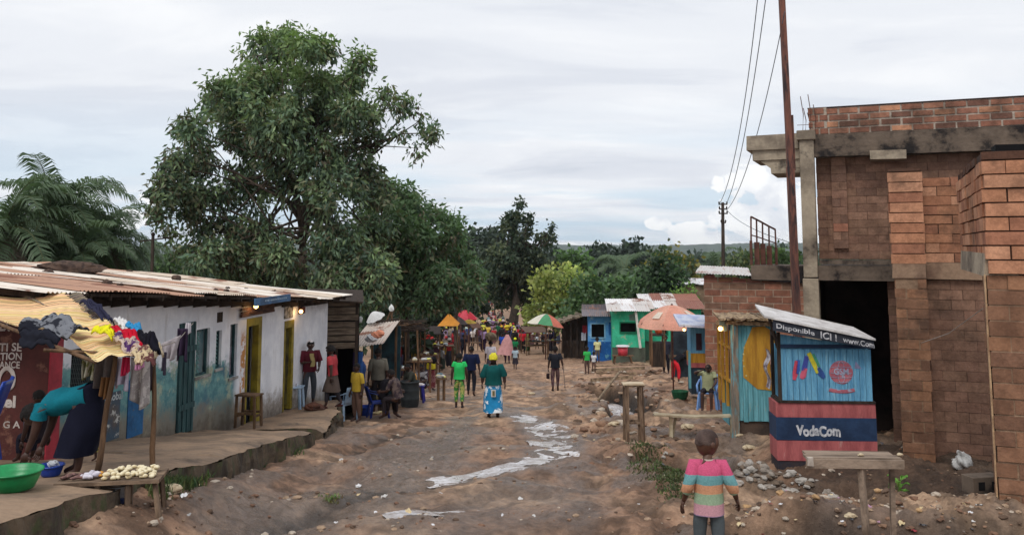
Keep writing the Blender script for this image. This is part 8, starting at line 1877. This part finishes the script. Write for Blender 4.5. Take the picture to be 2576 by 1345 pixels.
# ================================================================ LEFT STALLS
def left_stalls():
    # plank shed
    Y = 22.9; c = P(777, 900, Y); zg = -4.35; F = Frame((c.x, c.y, 0), R(10)); t = thing('plank_shed', 'grey weathered plank shed with a dark open front beside the whitewashed shop', 'shed', F.loc, F.rz); pm = mat('shed_plank', S(128, 114, 98), S(84, 72, 62), 2., .9, .4, stretch=(1, 5, 7))
    x1 = F.hit(898, 850)[0]; zt, z0 = F.hit(830, 755)[1], F.hit(830, 878)[1]; mb = MB(); n = 7; rr = random.Random(3)
    for i in range(n): za = z0+(zt-z0)*i/n; mb.box((x1/2+rr.uniform(-.02, .02), rr.uniform(-.01, .02), za+(zt-z0)/n/2), (x1+.05, .03, (zt-z0)/n-rr.choice([.006, .03, .045])), Matrix.Rotation(rr.uniform(-.008, .008), 3, 'Y'))
    mb.build('plank_front', pm, t); MB().bx(.03, x1-.03, .06, .08, z0, zt).build('backing', DARK, t)
    mb = MB(); mb.bx(-.03, .05, -.02, .06, zg, zt+.1); mb.bx(x1-.05, x1+.03, -.02, .06, zg, zt); mb.bx(x1*.55, x1*.55+.06, .0, .06, zg, z0); mb.build('post', WOODD, t)
    MB().bx(.0, x1, 2.2, 2.25, zg-.3, zt).bx(-.06, -.03, 0, 2.2, zg-.3, zt).bx(x1+.035, x1+.06, .5, 2.2, zg-.3, zt).build('inside_wall', DARK, t); MB().add([(-.1, -.25, zt+.04), (x1+.15, -.25, zt-.03), (x1+.15, 2.3, zt+.15), (-.1, 2.3, zt+.2), (-.1, -.25, zt+.0), (x1+.15, -.25, zt-.07), (x1+.15, 2.3, zt+.11), (-.1, 2.3, zt+.16)], [(0, 1, 2, 3), (4, 7, 6, 5), (0, 4, 5, 1), (1, 5, 6, 2), (2, 6, 7, 3), (3, 7, 4, 0)]).build('roof', WOODD, t)
    for px, c_, lb in ((905, (50, 90, 150), 'blue cloth hanging in the shed opening'), (893, (70, 60, 90), 'dark cloth hanging in the shed opening')):
        a = F.w(F.hit(px-5, 885, .2)[0], .2, F.hit(px, 885, .2)[1]); mb = MB(); mb.grid(lambda u, v: (u*.13, .02*math.sin(u*14), -v*.95), 10, 8); o = mb.build('hanging_cloth', cl(*c_), smooth=True); o.location = a; tag(o, lb, 'cloth')
    # low tin stall roof to the right of it
    Y = 25.5; F = Frame(P(900, 850, Y), R(-6)); zl = F.loc.z; F = Frame((F.loc.x, F.loc.y, 0), R(-6)); t = thing('tin_stall', 'low stall under a rusty tin roof right of the plank shed', 'stall', F.loc, F.rz); r = MB(); x2 = F.hit(972, 840)[0]; za = F.hit(910, 860)[1]
    corrugated(r, lambda x, y: za+.0+.12*x+.22*y, -.1, x2, -.4, 1.7, rr=random.Random(9), pal=[S(176, 158, 148), S(150, 128, 116), S(190, 176, 166)]); r.build('roof', roof_mat(), t)
    mb = MB(); [mb.beam((x, -.3, -5), (x, -.3, za+.1*x-.1), .06) for x in (.0, x2-.1)]; [mb.beam((x, 1.6, -5), (x, 1.6, za+.3), .06) for x in (.0, x2-.1)]; mb.build('post', WOODB, t); MB().bx(0, x2, 1.75, 1.8, -5.4, za+.3).build('back_wall', mat('dark_teal_tarp', S(38, 70, 80), S(30, 40, 46), 2), t); MB().bx(.1, x2-.1, .1, .9, -4.0, -3.94).build('counter', WOODB, t)
    rr = random.Random(2)
    for i, (px, py, c_, lb) in enumerate(((935, 850, (236, 236, 240), 'white bundle at the edge of the tin stall roof'), (952, 840, (240, 160, 130), 'salmon bundle at the corner of the tin stall roof'), (906, 803, (226, 228, 226), 'white plastic sheet scrap above the tin stall'), (985, 775, (226, 228, 226), 'white plastic caught on top of the stick frame'))):
        p = P(px, py, 24.8); mb = MB(); mb.rock((0, 0, 0), (.15, .1, .09) if i < 2 else (.06, .04, .09), sub=3, amp=.35); o = mb.build('plastic_bundle', cl(*c_), smooth=True); o.location = p; tag(o, lb, 'bundle')
    # stick frame with brush on top
    t = thing('stick_frame', 'bare stick frame with a thatch of branches over the left stalls', 'frame', P(1020, 900, 28)); o0 = t.location.copy(); mb = MB()
    for a, b in (((990, 1000), (985, 780)), ((1006, 880), (1004, 805)), ((1055, 980), (1050, 830))): mb.tube([P(a[0], a[1], 28)-o0, P(b[0], b[1], 28)-o0], .035, 6, wob=.1)
    for a, b, y2 in (((952, 826), (1060, 812), 28), ((960, 848), (1006, 846), 28), ((985, 780), (962, 830), 28), ((940, 815), (1050, 812), 30)): mb.tube([P(*a, 28)-o0, P(*b, y2)-o0], .03, 6, wob=.1)
    mb.build('poles', WOODB, t); rr = random.Random(6); mb = MB()
    for i in range(160): a = P(rr.uniform(950, 1055), rr.uniform(806, 830), rr.uniform(27.8, 30.5))-o0; d = V3(rr.uniform(-.5, .5), rr.uniform(-.3, .3), rr.uniform(-.1, .1)); mb.tube([a-d, a+d], .012, 4)
    mb.build('branches', WOODD, t)
    # goods tables under the trees
    for i, (px, py, w, Y, lb) in enumerate(((1112, 868, 60, 44, 'grey topped goods table under the orange canopy'), (1062, 905, 50, 33, 'dark goods table behind the yellow jerrycan'), (1016, 925, 40, 30, 'dark goods table under the stick frame'), (1080, 890, 44, 38, 'low goods table beside the woman in black and yellow'), (1110, 948, 26, 29, 'brown crate table right of the woman in black and yellow'), (1350, 858, 44, 62, 'left goods table under the striped parasol'), (1392, 856, 40, 57, 'right goods table under the striped parasol'), (1356, 840, 56, 72, 'goods table behind the striped parasol'))):
        c = P(px, py, Y); zg = gz(c.x, c.y); L_ = w/FPX*Y; x_ = L_/2-.08; plank_table('goods_table', lb, V3(c.x, c.y, zg), R(8), L_, .8, c.z-zg, [(-x_, -.32, 0, 0), (x_, -.32, 0, 0), (-x_, .32, 0, 0), (x_, .32, 0, 0)], WOODB, planks=3, group='goods tables at the left stalls')
        for k in range(9):
            mb = MB(); c_ = rr.choice([(206, 206, 204), (150, 146, 140), (96, 120, 130), (190, 180, 150), (90, 60, 56), (220, 214, 120)]); s = rr.uniform(.05, .12); mb.rock((0, 0, 0), (s, s*.8, s*.5), sub=2, amp=.2); o = mb.build('goods', cl(*c_), smooth=True); o.location = (c.x+rr.uniform(-.4, .4)*L_, c.y+rr.uniform(-.3, .3), c.z+s*.4); tag(o, 'small pile of goods on the ' + ['table under the orange canopy', 'dark table behind the yellow jerrycan', 'table under the stick frame', 'low table beside the woman in black', 'brown crate table', 'left table under the striped parasol', 'right table under the striped parasol', 'table behind the striped parasol'][i], 'goods', 'goods on the market tables %d' % i)
    # tarpaulin stalls farther down on the left under the trees
    for i, (px, pyr, w, Y, c_, lb) in enumerate(((1078, 836, 60, 46, (70, 62, 60), 'brown tarpaulin stall under the dark trees, left of the orange canopy'), (1040, 828, 50, 40, (54, 50, 52), 'dark tarpaulin stall behind the stick frame'), (1196, 822, 26, 66, (96, 70, 60), 'small brown market awning right of the yellow parasol'), (1168, 780, 40, 120, (76, 60, 70), 'far dark awning at the left of the crowd'), (1185, 770, 30, 150, (120, 116, 130), 'far grey awning at the left of the crowd'), (1345, 832, 60, 62, (110, 90, 80), 'low brown awning under the striped parasol'), (1338, 800, 36, 80, (140, 120, 104), 'tan awning behind the creeper tree'), (1262, 752, 24, 240, (130, 120, 130), 'grey awning at the far right of the crowd'))):
        c = P(px, pyr, Y); zg = gz(c.x, c.y); L_ = w/FPX*Y; t = thing('market_stall', lb, 'stall', V3(c.x, c.y, zg), R(rr.uniform(-15, 15)), 'tarpaulin stalls'); z = c.z-zg; mb = MB(); mb.grid(lambda u, v: ((u-.5)*L_, (v-.5)*1.8, z+.25*v-.06*math.sin(math.pi*u)*math.sin(v*3.1)), 10, 6); o = mb.build('tarpaulin', cl(*c_), t, True); s_ = o.modifiers.new('s', 'SOLIDIFY'); s_.thickness = .02
        for sx in (-1, 1):
            for sy in (-1, 1): MB().beam((sx*L_*.46, sy*.82, 0), (sx*L_*.46, sy*.82, z+.12+.12*sy), .05).build('pole', WOODB, t)
        MB().bx(-L_*.45, L_*.45, -.5, .5, z*.36, z*.36+.04).build('counter', WOODB, t)
left_stalls()

# ================================================================ PAINTED HOUSES ON THE RIGHT
def right_houses():
    sky = mat('bright_blue_wall', S(92, 158, 218), S(76, 138, 200), 1.2, .8, .2, stain=(S(150, 186, 204), 1.6, .55, .62)); grn = mat('turquoise_wall', S(64, 190, 150), S(48, 164, 126), 1.2, .8, .2, stain=(S(140, 170, 140), 1.8, .56, .62)); mud = mat('damp_foot', S(84, 92, 80), S(64, 64, 58), 1.5, .9, .3); dg = mat('deep_green', S(20, 120, 84), S(16, 96, 68), 2); db = mat('deep_blue', S(32, 98, 176), S(28, 84, 152), 1.5, stain=(S(96, 150, 180), 2, .55, .6))
    def house(px0, px1, pyt, pyb, Y, rz, wallm, name, label, opens, foot=None, depth=4., roof=None, footh=.3, frm=None, side=None):
        c = P(px0, pyb, Y); zg = min(c.z, gz(c.x, c.y))-.3; F = Frame((c.x, c.y, 0), R(rz)); t = thing(name, label, 'building', F.loc, F.rz); x1 = F.hit(px1, (pyt+pyb)/2)[0]; zt = F.hit((px0+px1)/2, pyt)[1]; zb = F.hit((px0+px1)/2, pyb)[1]
        w = MB(); th = .15; cur = 0
        for (a, b, c_, d, m) in sorted(((*F.rect(*o[:4]), o[4]) for o in opens)):
            w.bx(cur, a, 0, th, zg, zt); w.bx(a, b, 0, th, zg, c_); w.bx(a, b, 0, th, d, zt); cur = b
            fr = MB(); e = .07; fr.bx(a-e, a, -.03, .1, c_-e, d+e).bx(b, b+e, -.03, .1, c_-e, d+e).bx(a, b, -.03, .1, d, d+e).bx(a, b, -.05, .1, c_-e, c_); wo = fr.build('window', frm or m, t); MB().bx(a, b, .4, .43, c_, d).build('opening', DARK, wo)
        w.bx(cur, x1, 0, th, zg, zt); w.bx(x1-th, x1-.001, th, depth, zg, zt); w.bx(0.001, th, th, depth, zg, zt); w.bx(th, x1-th, depth-th, depth, zg, zt); w.build('wall', wallm, t)
        if foot: MB().bx(-.02, x1+.02, -.03, -.003, zg, zb+footh).build('painted_foot', foot, t)
        if roof:
            r = MB(); pal, rise, ov, dp = roof; corrugated(r, lambda x, y: zt+.05+rise*(y+.3), -ov, x1+ov, -.45, dp, rows=2, rr=random.Random(int(px0)), pal=pal, lam=.12, amp=.016); r.build('roof', roof_mat(), t)
        return F, t, zt, zb, x1
    # blue house with lean-to tin and window
    F, t, zt, zb, x1 = house(1480, 1545, 796, 890, 55, -4, sky, 'blue_house', 'bright blue market house with one dark window and deeper blue foot', [(1488, 815, 1520, 848, sky)], db, 3.5, ([S(96, 88, 92), S(120, 112, 116), S(80, 74, 80)], .12, .35, 3.6), footh=.75, frm=mat('pale_blue_frame', S(140, 190, 226), None, 3))
    a, b, c, d = F.rect(1531, 810, 1539, 842); MB().bx(a, b, -.02, -.003, c, d).build('painted_panel', db, t)
    F2, t2, zt2, zb2, x2 = house(1541, 1622, 782, 884, 53, -4, grn, 'turquoise_house', 'turquoise green house with a pale tin roof and dark windows', [(1561, 812, 1601, 836, dg), (1612, 812, 1636, 836, dg)] [:1], mud, 5, ([S(222, 220, 220), S(206, 200, 196), S(232, 230, 230)], .14, .3, 3.2), footh=.25, frm=dg)
    wp = MB(); xx = F2.hit(1604, 830)[0]; wp.beam((xx-.12, -.35, zt2+.0), (xx+.12, -.35, F2.hit(1604, 873)[1]), .14); wp.build('white_post', mat('white_post', S(216, 216, 208), None, 3), t2)
    a, b, c, d = F2.rect(1583, 790, 1600, 806); MB().bx(a, b, -.02, -.003, c, d).build('faded_patch', mat('faded_patch', S(110, 140, 130), S(90, 110, 104), 2), t2)
    F3, t3, zt3, zb3, x3 = house(1624, 1765, 776, 895, 55, -4, grn, 'turquoise_house', 'longer turquoise house behind the salmon parasol, roof patched with rust', [(1650, 812, 1678, 840, dg)], mud, 5, ([S(222, 220, 220), S(150, 96, 78), S(206, 196, 190), S(140, 88, 72)], .15, .2, 4.), footh=.9, frm=dg)
    # deep blue upper hut behind the blue house
    house(1500, 1560, 772, 800, 60, -4, db, 'blue_hut', 'deep blue hut wall rising behind the bright blue house', [], None, 2.5, ([S(90, 76, 74), S(110, 96, 92)], .1, .3, 2.6))
    # dark timber stall
    Y = 57; c = P(1420, 868, Y); F = Frame((c.x, c.y, 0), R(-4)); t = thing('timber_stall', 'dark open timber stall with a ragged plank roof left of the blue house', 'stall', F.loc, F.rz); x1 = F.hit(1484, 830)[0]; z0 = F.hit(1450, 880)[1]-.5; zl, zr = F.hit(1430, 806)[1], F.hit(1480, 788)[1]; mb = MB()
    for i in range(5): mb.beam((x1*i/4, 0, z0), (x1*i/4, 0, zl+(zr-zl)*i/4-.05), .11)
    mb.build('post', WOODD, t); MB().bx(-.2, x1, 2.4, 2.46, z0, zl).build('back_wall', WOODD, t); MB().bx(-.05, x1, .12, .16, z0, z0+1.1).build('board_front', WOODD, t); r = MB(); rr = random.Random(3)
    for i in range(16): x = -.5+i*(x1+.7)/15; zz = zl+(zr-zl)*(x/x1); r.box((x, .9, zz+.04+rr.uniform(-.03, .03)), ((x1+.7)/15*.95, 3.4, .04), Matrix.Rotation(rr.uniform(-.05, .05), 3, 'X'))
    r.beam((-.9, -.75, zl-.28), (x1+.2, -.75, zr+.12), .07, .07); r.build('roof', mat('ragged_plank', S(140, 126, 108), S(84, 74, 64), 2), t)
    for px, c_, lb in ((1465, (150, 50, 60), 'red garment hanging in the dark timber stall'), (1462, (190, 196, 206), 'pale garment hanging in the dark timber stall')):
        py = 818 if c_[0] < 160 else 836; a = F.w(F.hit(px, py, -.1)[0], -.1, F.hit(px, py, -.1)[1]); mb = MB(); mb.grid(lambda u, v: (u*.3, .03*math.sin(u*12), -v*.5), 8, 6); o = mb.build('hanging_cloth', cl(*c_), smooth=True); o.location = a; tag(o, lb, 'clothes')
    # small blue kiosk with lamp behind the salmon parasol's right side
    b = onground(1744, 938); F = Frame((P(1738, 900, 30).x, 30, 0), R(-4)); t = thing('phone_kiosk', 'small blue kiosk with ochre and red bands half hidden by the brick house', 'kiosk', F.loc, F.rz); x1 = F.hit(1800, 880)[0]; Z = lambda py: F.hit(1752, py)[1]
    w = MB(); w.bx(0, x1, 0, .9, Z(888), Z(812)); w.build('blue_wall', BLUE, t); MB().bx(-.03, x1, -.02, .9, Z(912), Z(888)-.003).build('ochre_band', YEL, t); MB().bx(-.03, x1, -.02, .9, Z(924), Z(912)-.003).build('red_band', BRICKRED, t); MB().bx(0.0, x1, .0, .9, Z(945)-.6, Z(924)-.003).build('foot', mat('slate_foot', S(44, 60, 74), None, 3), t); MB().bx(-.09, -.01, -.05, .02, Z(945)-.4, Z(884)).build('turquoise_post', TURQ, t)
    a, b_, c_, d_ = F.rect(1751, 838, 1765, 880); MB().bx(a, b_, -.02, -.003, c_, d_).build('door', mat('dark_maroon', S(64, 40, 52), None, 3), t); r = MB(); zz = Z(810); r.add([(-.45, -.7, zz-.02), (x1, -.7, zz-.08), (x1, 1, zz+.16), (-.45, 1, zz+.2), (-.45, -.7, zz-.09), (x1, -.7, zz-.15), (x1, 1, zz+.09), (-.45, 1, zz+.13)], [(0, 1, 2, 3), (4, 7, 6, 5), (0, 4, 5, 1), (1, 5, 6, 2), (2, 6, 7, 3), (3, 7, 4, 0)]); r.build('roof', mat('white_blue_board', S(206, 212, 226), S(160, 172, 206), 3), t)
    bulb(P(1721, 829, 29), 'lit bulb under the roof of the small half hidden blue kiosk')
    # grille fronted dark stall where the people bend
    F = Frame((P(1690, 900, 39).x, 39, 0), R(-4)); t = thing('market_stall', 'dark netted stall with a turquoise beam behind the person in red trousers', 'stall', F.loc, F.rz, 'tarpaulin stalls'); x1 = F.hit(1738, 880)[0]; zz0, zz1 = F.hit(1712, 935)[1]-.5, F.hit(1712, 826)[1]; mb = MB(); [mb.beam((x, 0, zz0), (x, 0, zz1), .07) for x in (0, x1)]; mb.build('post', WOODD, t); MB().bx(0, x1, -.03, .03, zz1, zz1+.14).build('beam', TURQ, t); MB().bx(.04, x1-.04, .6, .64, zz0, zz1).build('net', mat('dark_net', S(52, 62, 70), S(34, 40, 48), 3), t); MB().bx(.0, x1, .04, .58, zz0+1.1, zz0+1.16).build('counter', WOODB, t)
    F = Frame((P(1640, 890, 40).x, 40, 0), R(-4)); t = thing('market_stall', 'open stall with a wooden counter and orange cloth under the salmon parasol', 'stall', F.loc, F.rz, 'tarpaulin stalls'); x1 = F.hit(1672, 880)[0]; z0, z1 = F.hit(1655, 900)[1]-.4, F.hit(1655, 845)[1]; mb = MB(); [mb.beam((x, y, z0), (x, y, z1+.9), .07) for x in (0, x1) for y in (0, .9)]; mb.build('post', WOODB, t); MB().bx(0, x1, 0, .9, z1, z1+.06).bx(.02, x1-.02, .02, .05, z0, z1-.3).build('counter', WOODD, t); mb = MB(); mb.rock((x1*.6, .3, z1+.26), (.16, .16, .22), sub=2, amp=.2); o = mb.build('orange_bundle', cl(210, 96, 60), smooth=True); o.location = F.loc; o.rotation_euler = (0, 0, F.rz); tag(o, 'orange bundle on the counter under the salmon parasol', 'bundle')
    # far sky blue kiosk beside the creeper tree, red-brown box
    F = Frame((P(1317, 750, 95).x, 95, 0), 0); t = thing('kiosk', 'tiny far sky blue kiosk right of the creeper tree trunk', 'kiosk', F.loc); z0, z1 = F.hit(1326, 790)[1], F.hit(1326, 745)[1]; MB().bx(0, .85, 0, 1, z0-2, F.hit(1326, 758)[1]).build('wall', mat('tan_wall', S(150, 130, 100), None, 2), t); MB().bx(0, .85, 0, 1, F.hit(1326, 757)[1], z1).build('blue_top', BLUE, t); MB().bx(.1, 1.5, -.3, 1.2, z1+.05, z1+.12).build('roof', CONC, t)
right_houses()
# ================================================================ THE AIR
def haze():
    m = bpy.data.materials.new('haze_air'); m.use_nodes = True; nt = m.node_tree; nt.nodes.clear()
    out = mk(nt, 'ShaderNodeOutputMaterial'); v = mk(nt, 'ShaderNodeVolumePrincipled')
    v.inputs['Color'].default_value = (.86, .93, 1, 1); v.inputs['Density'].default_value = .00013; v.inputs['Anisotropy'].default_value = .2
    nt.links.new(v.outputs[0], out.inputs['Volume'])
    mb = MB(); mb.bx(-2600, 2600, -60, 3050, -70, 40); o = mb.build('haze', m); tag(o, kind='stuff')
haze()
